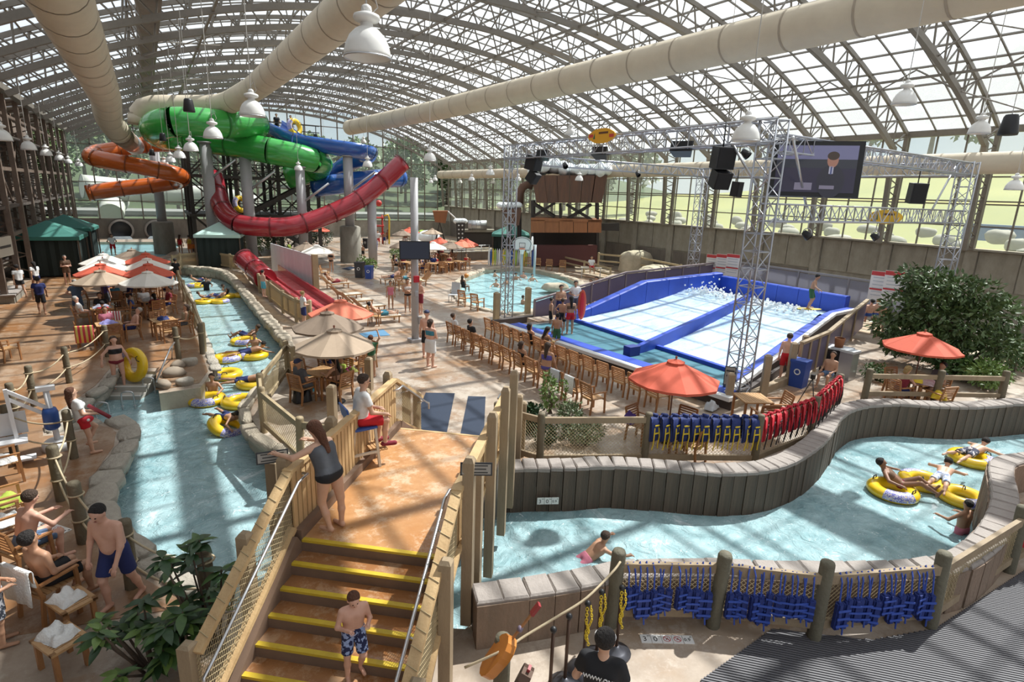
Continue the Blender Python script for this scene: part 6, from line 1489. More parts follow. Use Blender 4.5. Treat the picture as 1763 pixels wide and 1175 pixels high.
# ================================================================== slides
def slide_mat(n, c, c2): return mat(n, c, .25, noise=(.6, c2, .7), coat=.5)
M_or = slide_mat('orange_fibreglass', (.62, .14, .02), (.45, .08, .015)); M_gr = slide_mat('green_fibreglass', (.05, .40, .06), (.02, .22, .05)); M_bu = slide_mat('blue_fibreglass', (.025, .13, .48), (.015, .06, .26)); M_rd = slide_mat('red_fibreglass', (.36, .02, .035), (.26, .012, .022))
def flume(name, label, pts, r, m, rings=3, half=False, k=7):
    P_ = spline(pts, k); o = P_[0]; t = tag(empty(name, o), label, 'slide'); R_ = arc_pts(P_, r * .55); st = 6
    for i in range(0, len(R_) - 1, st):
        seg = [p - o for p in R_[i:i + st + 1]]
        if not half: MB().path(seg, r, 18, cap=(i == 0 or i + st >= len(R_) - 1)).build('flume_section', m, t)
        else:
            mb = MB(); vs = []; n = 12
            for j, p in enumerate(seg):
                d = (seg[min(j + 1, len(seg) - 1)] - seg[max(j - 1, 0)]).normalized(); s_ = d.cross(Vector((0, 0, 1))).normalized(); u = s_.cross(d)
                for rr in (r, r - .06): vs += [p + (s_ * math.cos(math.pi * (1.08 - 1.16 * q / n) + math.pi) + u * math.sin(math.pi * (1.08 - 1.16 * q / n) + math.pi)) * rr for q in range(n + 1)]
            K = 2 * (n + 1); fs = []
            for j in range(len(seg) - 1):
                for q in range(n): fs += [(j * K + q, j * K + q + 1, (j + 1) * K + q + 1, (j + 1) * K + q), (j * K + n + 1 + q, (j + 1) * K + n + 1 + q, (j + 1) * K + n + 2 + q, j * K + n + 2 + q)]
                fs += [(j * K, (j + 1) * K, (j + 1) * K + n + 1, j * K + n + 1), (j * K + n, j * K + K - 1, (j + 1) * K + K - 1, (j + 1) * K + n)]
            mb.add(vs, fs, True); mb.build('flume_section', m, t)
        a = R_[i]; d = (R_[min(i + 1, len(R_) - 1)] - a).normalized()
        if not half: MB().path([a - o - d * .05, a - o + d * .05], r + .05, 18, cap=False).build('flange', mat(m.name + '_flange', tuple(c * .4 for c in m.node_tree.nodes['Principled BSDF'].inputs['Base Color'].default_value[:3]), .5), t)
    return t
flume('tube_slide', 'orange tube slide zigzagging down on the far left', [PY(296, 248, 58), PY(250, 250, 58), PY(200, 258, 57.5), PY(166, 264, 56.5), PY(158, 271, 55), PY(180, 276, 54), PY(240, 287, 53.5), PY(290, 297, 53.5), PY(312, 304, 54.5), PY(308, 312, 56), PY(270, 318, 57), PY(200, 326, 57), PY(150, 333, 57)], .62, M_or)
flume('tube_slide', 'wide green tube slide looping at the top of the tower', [PY(445, 214, 50), PY(400, 214, 48.5), PY(330, 210, 47.5), PY(285, 212, 48), PY(266, 222, 50), PY(280, 234, 52), PY(330, 239, 52), PY(400, 248, 50.5), PY(470, 261, 48.5), PY(530, 274, 48.5), PY(552, 283, 50), PY(535, 295, 52), PY(495, 305, 53)], .98, M_gr)
flume('open_slide', 'blue open slide starting at the tower top and curling right', [PY(468, 210, 52), PY(490, 224, 50.5), PY(520, 238, 49.5), PY(570, 246, 48.5), PY(612, 253, 48), PY(632, 262, 49.5), PY(610, 272, 51.5), PY(575, 286, 52.5), PY(548, 298, 52)], .92, M_bu, half=True)
flume('tube_slide', 'lower blue tube slide passing behind the red one', [PY(545, 322, 52), PY(575, 318, 51), PY(620, 312, 51), PY(660, 308, 52), PY(690, 306, 53)], .85, M_bu)
flume('open_slide', 'long red bowl-shaped slide sweeping from upper right to the left', [PY(692, 280, 46), PY(672, 300, 46), PY(640, 328, 46), PY(600, 354, 46), PY(550, 376, 46), PY(500, 390, 46), PY(450, 391, 46.5), PY(410, 385, 47.5), PY(388, 368, 49), PY(376, 342, 51), PY(368, 305, 53)], .72, M_rd)
# the red run-out in the middle ground: short tunnel, flat trough, white screen
flume('tube_slide', 'red tunnel mouth feeding the flat red chute', [G(420, 446, 1.5), G(428, 453, 1.3), G(440, 464, 1.05), G(458, 481, .75)], .62, M_rd)
ch = tag(empty('flat_chute', G(462, 488)), 'flat red water chute running out beside the white screen', 'slide'); o = ch.location.copy(); a, b = G(460, 488), G(572, 556); d = (b - a).normalized(); s_ = Vector((d.y, -d.x, 0))
def chp(t_, w_, z): p = a.lerp(b, t_) + s_ * w_ - o; return (p.x, p.y, z)
zz = lambda t_: .75 - .55 * t_
MB().add([chp(0, -.7, zz(0)), chp(0, .7, zz(0)), chp(1, .7, zz(1)), chp(1, -.7, zz(1))], [(0, 1, 2, 3)]).build('chute_floor', mat('wet_red', (.48, .05, .06), .15, noise=(2, (.62, .28, .28), .5)), ch)
for w_ in (-.75, .75, 0):
    mb = MB(); hh = .4 if w_ else .12; mb.add([chp(t_, w_ + dw, z) for t_ in (0, 1) for dw, z in ((-.05, zz(t_) - .1), (-.05, zz(t_) + hh), (.05, zz(t_) + hh), (.05, zz(t_) - .1))], [(0, 1, 5, 4), (1, 2, 6, 5), (2, 3, 7, 6), (0, 3, 2, 1), (4, 5, 6, 7)]); mb.build('chute_wall', M_rd, ch)
ws = tag(empty('white_screen', G(470, 468)), 'tall white plank screen beside the red chute', 'screen'); o = ws.location.copy(); a2, b2 = a + s_ * -1.0, b.lerp(a, .12) + s_ * -1.0
a2, b2 = G(470, 478), G(545, 512); M_scr = mat('white_plank', (.74, .75, .77), .5, noise=(2, (.58, .57, .6), .7, (1, 1, .3)))
for i in range(12):
    p, q = a2.lerp(b2, i / 12) - o, a2.lerp(b2, (i + .96) / 12) - o; c = (p + q) / 2; dd = q - p; MB().box((c.x, c.y, 1.15), (dd.length, .06, 2.3), math.atan2(dd.y, dd.x)).build('plank', M_scr, ws)
MB().box((b2 - o) + Vector((0, 0, 1.2)), (.3, .3, 2.4)).build('end_post', M_wood3, ws)
# grey slide columns
M_gcol = mat('grey_column_paint', (.42, .41, .42), .5, noise=(2, (.35, .34, .35), .5))
def column(lab, px, py, top, r, ped=0, y=None):
    g = G(px, py) if y is None else Vector((PY(px, py, y).x, y, 0)); top = top if y is None else PY(px, top, y).z; t = tag(empty('slide_column', g), lab, 'column'); MB().tube((0, 0, ped), (0, 0, top), r, 16).build('shaft', M_gcol, t); MB().tube((0, 0, top - .1), (0, 0, top), r + .12, 16).build('cap_plate', M_gcol, t)
    if ped: MB().lathe([(r + .5, -.4), (r + .45, ped - .1), (r + .3, ped), (0, ped)], 16).build('pedestal', M_conc, t)
    dv = Vector((RT.x, RT.y, 0)); 
    if top > 6: MB().tube((0, 0, top - 2.8), dv * 2.2 + Vector((0, 0, top - 1.2)), .09, 8).build('bracket', M_alu, t)
    return t
column('grey column on a stone pedestal standing in the far landing pool', 285, 432, 9.8, .38, 2.6); column('tall grey column in front of the green slide behind the center cabana', 366, 385, 245, .42, 0, 50.7); column('grey column under the second green loop', 430, 380, 266, .42, 0, 49.8); column('grey column near the lower blue slide', 521, 380, 287, .36, 0, 48.0); column('grey column under the blue bend with wide foot', 603, 400, 268, .38, 3.0, 48.0); column('grey column beneath the red slide, right of the far group', 641, 400, 332, .36, 0, 46.0); column('short grey column by the red chute shrubs', 512, 430, 3.2, .35)
# slide tower of dark steel
M_tow = mat('black_tower_steel', (.055, .048, .042), .6); tw = tag(empty('slide_tower', (9, 57, 0)), 'dark steel slide tower with stairs and platforms', 'tower'); o = tw.location.copy()
xs, ys = (3.2, 6.6, 10, 13.4), (55, 59, 62.5)
for x in xs:
    for y in ys: MB().box((x - o.x, y - o.y, 5.3), (.28, .28, 10.6)).build('tower_post', M_tow, tw)
for z, x0, x1 in ((3.4, 3.2, 13.4), (6.6, 3.2, 13.4), (10.2, 5, 13.4)):
    MB().box(((x0 + x1) / 2 - o.x, 58.7 - o.y, z), (x1 - x0 + .6, 8, .22)).build('platform', M_tow, tw)
    for y in (54.8, 62.6):
        for dz in (.5, 1.05): MB().box(((x0 + x1) / 2 - o.x, y - o.y, z + dz), (x1 - x0 + .6, .07, .07)).build('guard_rail', M_tow, tw)
    for i in range(9): MB().box((x0 + (x1 - x0) * i / 8 - o.x, 54.8 - o.y, z + .55), (.06, .06, 1.1)).build('baluster', M_tow, tw)
for x0, x1 in zip(xs, xs[1:]):
    for z0, z1 in ((0, 3.4), (3.4, 6.6), (6.6, 10.2)):
        for y in (55, 62.5): MB().beam((x0 - o.x, y - o.y, z0), (x1 - o.x, y - o.y, z1), .12).build('brace', M_tow, tw); MB().beam((x1 - o.x, y - o.y, z0), (x0 - o.x, y - o.y, z1), .12).build('brace', M_tow, tw)
for (x0, z0, x1, z1) in ((13.0, 0.2, 7.6, 3.4), (7.0, 3.4, 13.0, 6.6), (12.8, 6.6, 7.2, 10.2)):
    for y in (54.2, 55.6): MB().beam((x0 - o.x, y - o.y, z0), (x1 - o.x, y - o.y, z1), .12, .35, up=(0, 0, 1)).build('stair_stringer', M_tow, tw)
    for y in (54.1,): MB().beam((x0 - o.x, y - o.y, z0 + 1), (x1 - o.x, y - o.y, z1 + 1), .07).build('stair_rail', M_tow, tw)
    for i in range(14): MB().box((x0 + (x1 - x0) * i / 14 - o.x, 54.9 - o.y, z0 + (z1 - z0) * i / 14), (.35, 1.4, .06)).build('stair_tread', M_tow, tw)
# far tunnel mouths in the end wall
for px, lab in ((209, 'dark tunnel mouth with pale rim in the far wall'), (270, 'dark tunnel mouth partly hidden by the pedestal column')):
    p = PY(px, 397, 73.9); t = tag(empty('tunnel_mouth', (p.x, 73.95, p.z)), lab, 'tunnel'); MB().lathe([(.95, -.1), (1.15, -.1), (1.15, .15), (.95, .15)], 24, M=Matrix.Rotation(R(90), 3, 'X')).build('rim', M_cope, t); MB().lathe([(0, .0), (.95, .0), (.95, .1)], 24, M=Matrix.Rotation(R(90), 3, 'X')).build('dark_bore', M_black, t); MB().add([(-.7, -.1, -.6), (.7, -.1, -.6), (1.3, -2.2, -1.15), (-1.3, -2.2, -1.15)], [(0, 1, 2, 3)]).build('outflow', mat('white_water', (.8, .86, .9), .3), t)
# ================================================================== cabanas
M_tent = mat('green_tent', (.045, .19, .155), .7, noise=(3, (.035, .15, .125), .5)); M_tentl = mat('pale_green_tent', (.46, .64, .58), .7); M_curt = mat('dark_curtain', (.012, .022, .02), .8)
def cabana(lab, px, py, w_, h, rise, face=0, m=None):
    g = G(px, py); t = tag(empty('cabana', g, face_rz(g, face)), lab, 'cabana'); e = w_ / 2; m = m or M_tent
    mb = MB(); pk = (0, 0, h + rise); cs = [(-e, -e), (e, -e), (e, e), (-e, e)]
    mb.add([(x, y, h) for x, y in cs] + [pk], [(0, 1, 4), (1, 2, 4), (2, 3, 4), (3, 0, 4)]); mb.add([(x, y, h - q) for q in (0, .22) for x, y in cs], [(i, 4 + i, 4 + (i + 1) % 4, (i + 1) % 4) for i in range(4)]); mb.build('canopy_roof', m, t)
    for x, y in cs: MB().box((x * .94, y * .94, h / 2), (.08, .08, h)).build('corner_post', mat('bronze_post', (.10, .07, .05), .6), t)
    for i, (p, q) in enumerate(zip(cs, cs[1:] + cs[:1])):
        if i == 3 and w_ > 3: continue
        a, b = Vector((*p, 0)) * .9, Vector((*q, 0)) * .9; mb = MB(); n = 14; vs = []
        for k in range(n + 1):
            c = a.lerp(b, k / n); nn = Vector((b.y - a.y, a.x - b.x, 0)).normalized() * (.05 * math.sin(k * 2.6)); vs += [c + nn + Vector((0, 0, .08)), c + nn + Vector((0, 0, h - .1))]
        mb.add(vs, [(2 * k, 2 * k + 2, 2 * k + 3, 2 * k + 1) for k in range(n)]); mb.build('curtain', M_curt, t)
    return t
cabana('green roofed cabana with dark curtains nearest on the left walk', 95, 472, 3.6, 2.5, .9, 10); cabana('green roofed cabana behind the nearest one on the left walk', 122, 448, 3.6, 2.5, .9, 10); cabana('pale green roofed cabana between the river and the red slide', 384, 457, 3.1, 2.4, .85, 8, M_tentl); cabana('green tent behind the basketball pool', 878, 443, 3.6, 2.3, .9, 0)
# ================================================================== rusty shed with hopper beyond the pool
M_rust = mat('rusty_iron', (.16, .075, .045), .75, noise=(1.5, (.07, .045, .035), .9, (3, 3, .5)), bump=(6, .2)); M_rust2 = mat('orange_rust', (.34, .13, .05), .75, noise=(1.5, (.2, .085, .04), .8, (3, 3, .5))); M_snow = mat('fake_snow', (.78, .83, .84), .8, bump=(3, .5)); M_dkw = mat('dark_shed_wood', (.045, .038, .034), .7)
g = G(977, 458); sh = tag(empty('rusty_shed', g, face_rz(g, 0)), 'rusty iron hopper on crossed legs over an open shed, topped with fake snow', 'shed'); S_ = (g - CAM).dot(FW) / FPX
def L(px, py): 
    d = ray(px, py); k = (g - CAM).xy.length / Vector((d.x, d.y)).length; q = CAM + d * k - g; return (q.x * math.cos(-sh.rotation_euler.z) - q.y * math.sin(-sh.rotation_euler.z), q.z)
def slab(nm, pts, y0, y1, m):
    q = [L(*p) for p in pts]; n = len(q); MB().add([(x, y, z) for y in (y0, y1) for x, z in q], [tuple(range(n))[::-1], tuple(range(n, 2 * n))] + [(i, (i + 1) % n, n + (i + 1) % n, n + i) for i in range(n)]).build(nm, m, sh)
for i in range(6):
    x0, x1 = 917 + i * 21.5, 917 + (i + 1) * 21.2; y = -1.6 + .06 * (i % 2); slab('hopper_plate', [(x0 + (977 - x0) * .14, 349), (x0, 303), (x1, 303), (x1 + (977 - x1) * .14, 349)][::-1], y, y + 3.2, M_rust)
for (p, q) in (((918, 350), (955, 373)), ((955, 350), (918, 373)), ((975, 352), (1018, 378)), ((1018, 352), (975, 378)), ((918, 345), (918, 440)), ((1028, 350), (1028, 445)), ((965, 350), (965, 376))):
    a, b = L(*p), L(*q); MB().beam((a[0], -1.2, a[1]), (b[0], -1.2, b[1]), .22).build('crossed_leg', M_dkw, sh); MB().beam((a[0], 1.4, a[1]), (b[0], 1.4, b[1]), .2).build('crossed_leg', M_dkw, sh)
for i in range(5): slab('awning_sheet', [(917 + i * 23.5, 377), (917 + (i + 1) * 23.2, 377), (917 + (i + 1) * 23.2, 398), (917 + i * 23.5, 398)], -2.4 + .05 * (i % 2), -2.25 + .05 * (i % 2), M_rust2)
slab('awning_roof', [(917, 374), (1034, 377), (1034, 381), (917, 379)], -2.4, 1.4, M_rust2); slab('back_wall', [(917, 380), (1028, 380), (1028, 440), (917, 440)], 1.3, 1.5, M_dkw); slab('counter', [(917, 420), (1027, 420), (1027, 455), (917, 455)], -1.5, -1.1, mat('maroon_board', (.10, .03, .028), .7)); slab('side_sign', [(1036, 385), (1066, 384), (1066, 398), (1036, 397)], -.2, 0, M_dkw)
sn = MB(); q = random.Random(4)
for i in range(26): x, z = L(918 + i * 5.2, 294 - 9 * math.exp(-((i - 6) / 4) ** 2)); sn.sphere((x, q.uniform(-1.2, 1.2), z), (q.uniform(.45, .8), 1.2, q.uniform(.45, .7)), 10, 7)
sn.build('snow_cap', M_snow, sh)
def pthing(nm, lab, cat, px, py):
    global g, sh
    g = G(px, py); sh = tag(empty(nm, g, face_rz(g, 0)), lab, cat); return sh
def pipe(nm, pts, r, m, y=0): MB().path([(L(*p)[0], y, L(*p)[1]) for p in pts], r, 12).build(nm, m, sh)
pthing('curved_pipe', 'rusty elbow pipe beside the hopper', 'pipe', 905, 455); pipe('elbow', [(918, 320), (908, 318), (900, 322), (895, 332), (894, 352)], .35, M_rust); pipe('riser', [(894, 352), (894, 455)], .2, M_dkw)
pthing('snowy_tipping_tub', 'rusty tub with a cap of fake snow left of the hopper', 'tub', 872, 455); slab('tub', [(880, 385), (862, 362), (895, 358), (898, 362), (893, 388)][::-1], -.8, .8, M_rust); pipe('leg', [(878, 385), (878, 455)], .15, M_dkw); sx = MB(); 
for px in (862, 868, 876, 884, 892): x, z = L(px, 354); sx.sphere((x, 0, z), (.4, .8, .3), 9, 6)
sx.build('snow_cap', M_snow, sh)
pthing('tipping_bucket', 'brown square bucket on a stand against the window wall', 'bucket', 757, 425); slab('bucket', [(749, 382), (745, 363), (771, 363), (767, 384)], -.8, .8, M_rust2); pipe('stand', [(748, 425), (757, 383), (768, 425)], .12, M_dkw); pipe('spout_line', [(771, 364), (786, 378)], .08, M_white)
pthing('rivet_column', 'dark riveted column with a snow cap beside the rock walk', 'column', 792, 432); slab('column', [(797, 432), (788, 432), (785, 384), (801, 384)], -.5, .5, M_dkw); sx = MB()
for px in (787, 792, 798): x, z = L(px, 381); sx.sphere((x, 0, z), (.45, .5, .3), 9, 6)
sx.build('snow_cap', M_snow, sh); rv = [MB().sphere((L(px, py)[0], -.52, L(px, py)[1]), .09, 6, 4).build('rivet', M_white, sh) for py in (388, 395, 402, 409) for px in (790, 796)]
pthing('ribbed_tank', 'grey ribbed tank lying on a ledge behind the umbrellas', 'tank', 822, 425); pipe('tank_body', [(806, 388), (838, 388)], .55, M_alu, .2)
for px in (812, 820, 828): x, z = L(px, 388); MB().torus((x, .2, z), .55, .05, 16, 5, M=Matrix.Rotation(R(90), 3, 'Y')).build('rib', M_alu, sh)
slab('ledge', [(796, 400), (850, 400), (850, 425), (796, 425)], .2, 1.6, M_dkw); slab('ledge_cap', [(795, 396), (851, 396), (851, 400), (795, 400)], .0, 1.7, M_conc)
pthing('play_tower', 'small red and yellow play tower beyond the splash area', 'play tower', 655, 420)
for p in ((645, 372), (658, 370)): pipe('post', [p, (p[0] + 1, 420)], .1, mat('play_red', (.5, .04, .03), .5))
for py in (374, 388, 402): slab('deck', [(643, py), (661, py), (661, py + 2), (643, py + 2)], -.7, .7, MATS['play_red'])
pipe('yellow_arch', [(661, 372), (668, 370), (670, 376), (670, 420)], .1, mat('play_yellow', (.7, .5, .05), .5)); x, z = L(652, 350); MB().sphere((x, 0, z), .35, 12, 8).build('red_ball', MATS['play_red'], sh)
pthing('white_dome', 'smooth white dome rock among the far umbrellas', 'dome', 738, 418); x, z = L(738, 412); MB().sphere((0, 0, .5), (1.5, 1.2, 1.0), 16, 8).build('dome_shell', M_snow, sh)
pthing('green_mushroom', 'lime green play dome among the far umbrellas', 'play dome', 727, 412); MB().sphere((0, 0, .7), (.7, .7, .5), 12, 8).build('dome_shell', mat('lime_plastic', (.35, .5, .08), .4), sh); MB().tube((0, 0, 0), (0, 0, .7), .2, 8).build('stem', MATS['lime_plastic'], sh)
pthing('surfboard_rack', 'row of colourful boards leaning on the pool fence', 'board rack', 875, 459)
for i in range(22):
    px = 842 + i * 3.6; x, z = L(px, 432); MB().sphere((x, 0, .75), (.09, .04, .75), 8, 8).build('board', [M_white, M_bl, MATS['play_yellow'], MATS['lime_plastic'], M_alu][i % 5], sh)
# basketball hoops
def hoop(lab, px, py, face, zb):
    g = G(px, py, -.28); t = tag(empty('basketball_hoop', g, face_rz(g, face)), lab, 'basketball hoop'); mb = MB(); n = 20
    MB().tube((0, .25, -.3), (0, .25, zb), .1, 10).build('pole', M_wl and mat('hoop_post', (.45, .52, .55), .5), t); MB().beam((0, .25, zb - .1), (0, 0, zb), .1).build('arm', M_alu, t)
    prof = [(.75 * math.cos(math.pi * i / n), .55 * math.sin(math.pi * i / n) + .1) for i in range(n + 1)] + [(-.62, -.4), (.62, -.4)]
    k = len(prof); mb.add([(x, y, zb + z) for y in (-.03, .03) for x, z in prof], [tuple(range(k)), tuple(range(k, 2 * k))[::-1]] + [(i, k + i, k + (i + 1) % k, (i + 1) % k) for i in range(k)]); mb.build('backboard', mat('board_white', (.72, .74, .74), .4), t)
    MB().path([(x * .9, -.04, zb + z * .9) for x, z in prof], .02, 5, closed=True).build('border_line', M_black, t); MB().path([(.22, -.04, zb - .15), (.22, -.04, zb + .18), (-.22, -.04, zb + .18), (-.22, -.04, zb - .15)], .018, 4, closed=True).build('target_square', M_black, t)
    MB().torus((0, -.3, zb - .25), .23, .025, 20, 6).build('rim', mat('rim_orange', (.6, .12, .03), .5), t); MB().lathe([(.23, zb - .26), (.17, zb - .45), (.12, zb - .65)], 12, (0, -.3, 0)).build('net', M_white, t)
hoop('basketball hoop facing the camera over the activity pool', 897, 478, 0, 2.5); hoop('basketball hoop seen edge on beside the facing one', 914, 476, 95, 2.5)
# white pole with television in the middle
g = G(715, 588); t = tag(empty('tv_pole', g), 'tall pale steel pole in the middle of the deck', 'pole'); MB().tube((0, 0, 0), (0, 0, 6.5), .15, 14).build('shaft', M_gcol, t); MB().box((0, 0, .06), (.5, .5, .12)).build('foot_plate', M_gcol, t)
MB().box((0, -.17, 2.6), (.22, .1, .25)).build('red_box', M_redv, t); MB().box((.16, -.1, .9), (.16, .16, .3)).build('switch_box', M_alu, t); MB().box((0, -.17, 2.0), (.14, .06, .18)).build('switch_box', M_alu, t)
t2, Mx = tv('dark television mounted on the pale pole', (g.x - .1, g.y - .25, 3.75), 1.18, .72, face_rz(g, 0) + R(5), R(-4)); MB().box(Mx @ Vector((0, -.055, 0)), (1.1, .01, .64), M=Mx).build('screen', mat('dark_glass', (.012, .012, .03), .08), t2)
# ================================================================== rows of chairs before the surf pool
def row(p0, p1, n, lab, grp):
    a, b = G(*p0), G(*p1); d = (b - a).normalized(); rz = math.atan2(d.y, d.x); L_ = []
    f = Vector((-d.y, d.x, 0))
    if f.dot(Vector((1, 0, 0))) < 0: rz += math.pi; f = -f
    for i in range(n):
        p = a.lerp(b, i / (n - 1)) + f * .25; r_ = rz + rnd.uniform(-.09, .09)
        dup(CHAIR, p, r_, lab.format(ordn[i]), grp); L_.append((p, r_))
    return L_
ordn += ['fifteenth', 'sixteenth']
RA = row((840, 584), (1120, 706), 14, 'teak chair, {} from the pool tower in the front row facing the surf', 'front row of teak chairs'); RBk = row((775, 592), (1008, 711), 13, 'teak chair, {} from the left in the back row facing the surf', 'back row of teak chairs')
def on(seat, lab, pose='sit', **kw): p, r_ = seat; return person((p.x, p.y, 0), r_, pose, lab, **kw)
MR = .026
on(RBk[2], 'dark-haired man in black shirt seated in the back row of chairs', h=1.72, skin=0, hair=('short', 'k'), wearing=(('shirt', 'black'), ('boardshorts', 'grey')), res=MR)
on(RA[4], 'woman in black swimsuit seated in the front row of chairs', h=1.66, skin=1, hair=('bun', 'k'), wearing=(('onepiece', 'black'),), res=MR); on(RA[5], 'long-haired woman with bare shoulders seated in the front row', 'sitfwd', h=1.66, skin=1, hair=('long', 'k'), wearing=(('swimtop', 'brown'), ('brief', 'brown')), res=MR); on(RA[6], 'blond child seated in the front row beside the long-haired woman', h=1.2, skin=0, hair=('short', 'y'), wearing=(('shorts', 'blue'),), res=MR); on(RBk[7], 'woman with bare back seated in the back row beside the standing woman', h=1.66, skin=1, hair=('bun', 'b'), wearing=(('swimtop', 'black'), ('brief', 'black')), res=MR); on(RBk[0], 'person with white towel seated at the left end of the back row', h=1.65, skin=1, hair=('short', 'b'), wearing=(('shirt', 'white'), ('shorts', 'navy')), res=MR)
pp(938, 678, 'walk', 30, 'woman in lilac bikini walking behind the back row of chairs', h=1.7, skin=1, hair=('long', 'b'), wearing=(('swimtop', 'purple'), ('brief', 'purple')), res=.02)
pp(957, 602, 'stand', 15, 'bare-chested boy in dark green trunks at the surf pool edge', h=1.5, skin=1, hair=('short', 'k'), wearing=(('boardshorts', 'green'),), res=MR)
for i, (nm, m) in ((10, ('pale grey towel', M_grey_t)), (11, ('white towel', M_white))):
    p, r_ = RBk[i]; drape(f'{nm} hanging over a back row chair', p + Matrix.Rotation(r_, 3, 'Z') @ Vector((0, -.33, .9)), r_ + math.pi, .42, .5, .3, m)
# people waiting on the left of the surf pool
W = (('walk', -20), ('crossed', 150))
for px, py, pose, f, lab, kw in ((947, 566, 'stand', 80, 'boy in black and white trunks waiting by the surf walk', dict(h=1.45, skin=1, hair=('short', 'k'), wearing=(('boardshorts', 'black'),))), (963, 556, 'crossed', 160, 'bare-chested man with folded arms waiting by the surf walk', dict(h=1.8, skin=1, hair=('short', 'k'), wearing=(('boardshorts', 'navy'),))), (966, 572, 'hips', 10, 'boy in striped dark trunks seen from behind at the surf lip', dict(h=1.5, skin=1, hair=('short', 'b'), wearing=(('boardshorts', 'black'),))), (980, 577, 'stand', -15, 'long-haired girl in red shorts standing on the surf lip', dict(h=1.68, skin=1, hair=('long', 'k'), wearing=(('swimtop', 'brown'), ('shorts', 'red')))), (988, 545, 'bent', 170, 'guard in open white shirt holding a red board', dict(h=1.78, skin=1, hair=('short', 'k'), wearing=(('shirt', 'white'), ('boardshorts', 'grey')))), (1014, 530, 'bent', 190, 'girl in white shirt standing by the surf fence', dict(h=1.62, skin=1, hair=('long', 'b'), wearing=(('shirt', 'white'), ('brief', 'black')))), (1024, 527, 'crossed', 190, 'girl in dark swimsuit standing beside the girl in white', dict(h=1.66, skin=1, hair=('long', 'k'), wearing=(('onepiece', 'maroon'),)))):
    pp(px, py, pose, f, lab, .3 if px < 990 and px > 950 else .1, res=MR, **kw)
p = G(1000, 552, .35); t = tag(empty('red_board', p, R(-30)), 'red rescue board held by the guard in white', 'board'); mb = MB().sphere((0, 0, .75), (.2, .05, .72), 14, 10); mb.build('deck', mat('board_red', (.5, .07, .03), .4), t); MB().sphere((0, -.03, .75), (.12, .03, .6), 10, 8).build('centre_stripe', M_redv, t)
pp(1348, 655, 'stand', -10, 'bare-backed guard in red trunks standing right of the surf pool', h=1.72, skin=3, hair=('short', 'b'), wearing=(('boardshorts', 'red'),), res=.02)
p = PX(1394, 520, 25.6); sfr = person((p.x, p.y, 1.33), face_rz(p, 95), 'surf', 'surfer in dark green trunks balancing on the water sheet', h=1.7, skin=1, hair=('short', 'k'), wearing=(('boardshorts', 'green'),), res=MR); t = tag(empty('yellow_board', (p.x, p.y, 1.36), face_rz(p, 60)), 'yellow board under the surfer', 'board'); MB().sphere((0, 0, -.02), (.26, .62, .03), 14, 8).build('deck', M_ystrap, t); MB().sphere((0, 0, -.0), (.05, .5, .02), 8, 6).build('stripe', M_white, t)
for px, py, lab, hr in ((1486, 530, 'dark-haired boy sitting on the right surf rim nearest the camera', 'k'), (1499, 522, 'second boy sitting on the right surf rim', 'k'), (1511, 514, 'blond boy sitting on the right surf rim', 'y')): p = PX(px, py, 27.2 + (px - 1486) * .03); person((p.x, p.y, .75), face_rz(p, 330), 'sit', lab, 1.6, 3, ('short', hr), (('boardshorts', 'blue'),), MR)
p = PX(1528, 505, 29); person((p.x, p.y, 0), face_rz(p, 200), 'stand', 'tan man standing behind the tree at the surf fence', 1.75, 1, ('short', 'k'), (('boardshorts', 'khaki'),), MR)
# people standing in the middle
pp(741, 633, 'crossed', 40, 'woman in teal top with a white towel round her waist', h=1.76, skin=3, hair=('bun', 'b'), wearing=(('swimtop', 'teal'), ('wrap', 'white')), res=.02); pp(735, 616, 'stand', 10, 'man in navy cap standing behind the towel-wrapped woman', h=1.82, skin=3, hair=('cap', 'n'), wearing=(('boardshorts', 'black'),), res=.02)
pp(673, 532, 'stand', 175, 'girl in pink swimsuit on the wet walk', h=1.5, skin=1, hair=('long', 'b'), wearing=(('onepiece', 'pink'),), res=MR); pp(702, 537, 'crossed', 170, 'woman in black briefs carrying a white bundle beside the pole', h=1.72, skin=1, hair=('long', 'b'), wearing=(('swimtop', 'white'), ('brief', 'black')), res=MR); pp(724, 541, 'bent', -120, 'bare-chested man in dark red trunks and pale cap by the pole', h=1.8, skin=3, hair=('cap', 'c'), wearing=(('boardshorts', 'maroon'),), res=MR)
pp(455, 512, 'stand', 60, 'boy at the mouth of the red chute', .5, h=1.4, skin=3, hair=('short', 'k'), wearing=(('boardshorts', 'aqua'),), res=.03); pp(524, 562, 'bent', 70, 'blond boy in white shirt by the red chute rail', .0, h=1.6, skin=0, hair=('short', 'y'), wearing=(('shirt', 'white'), ('boardshorts', 'navy')), res=.03)
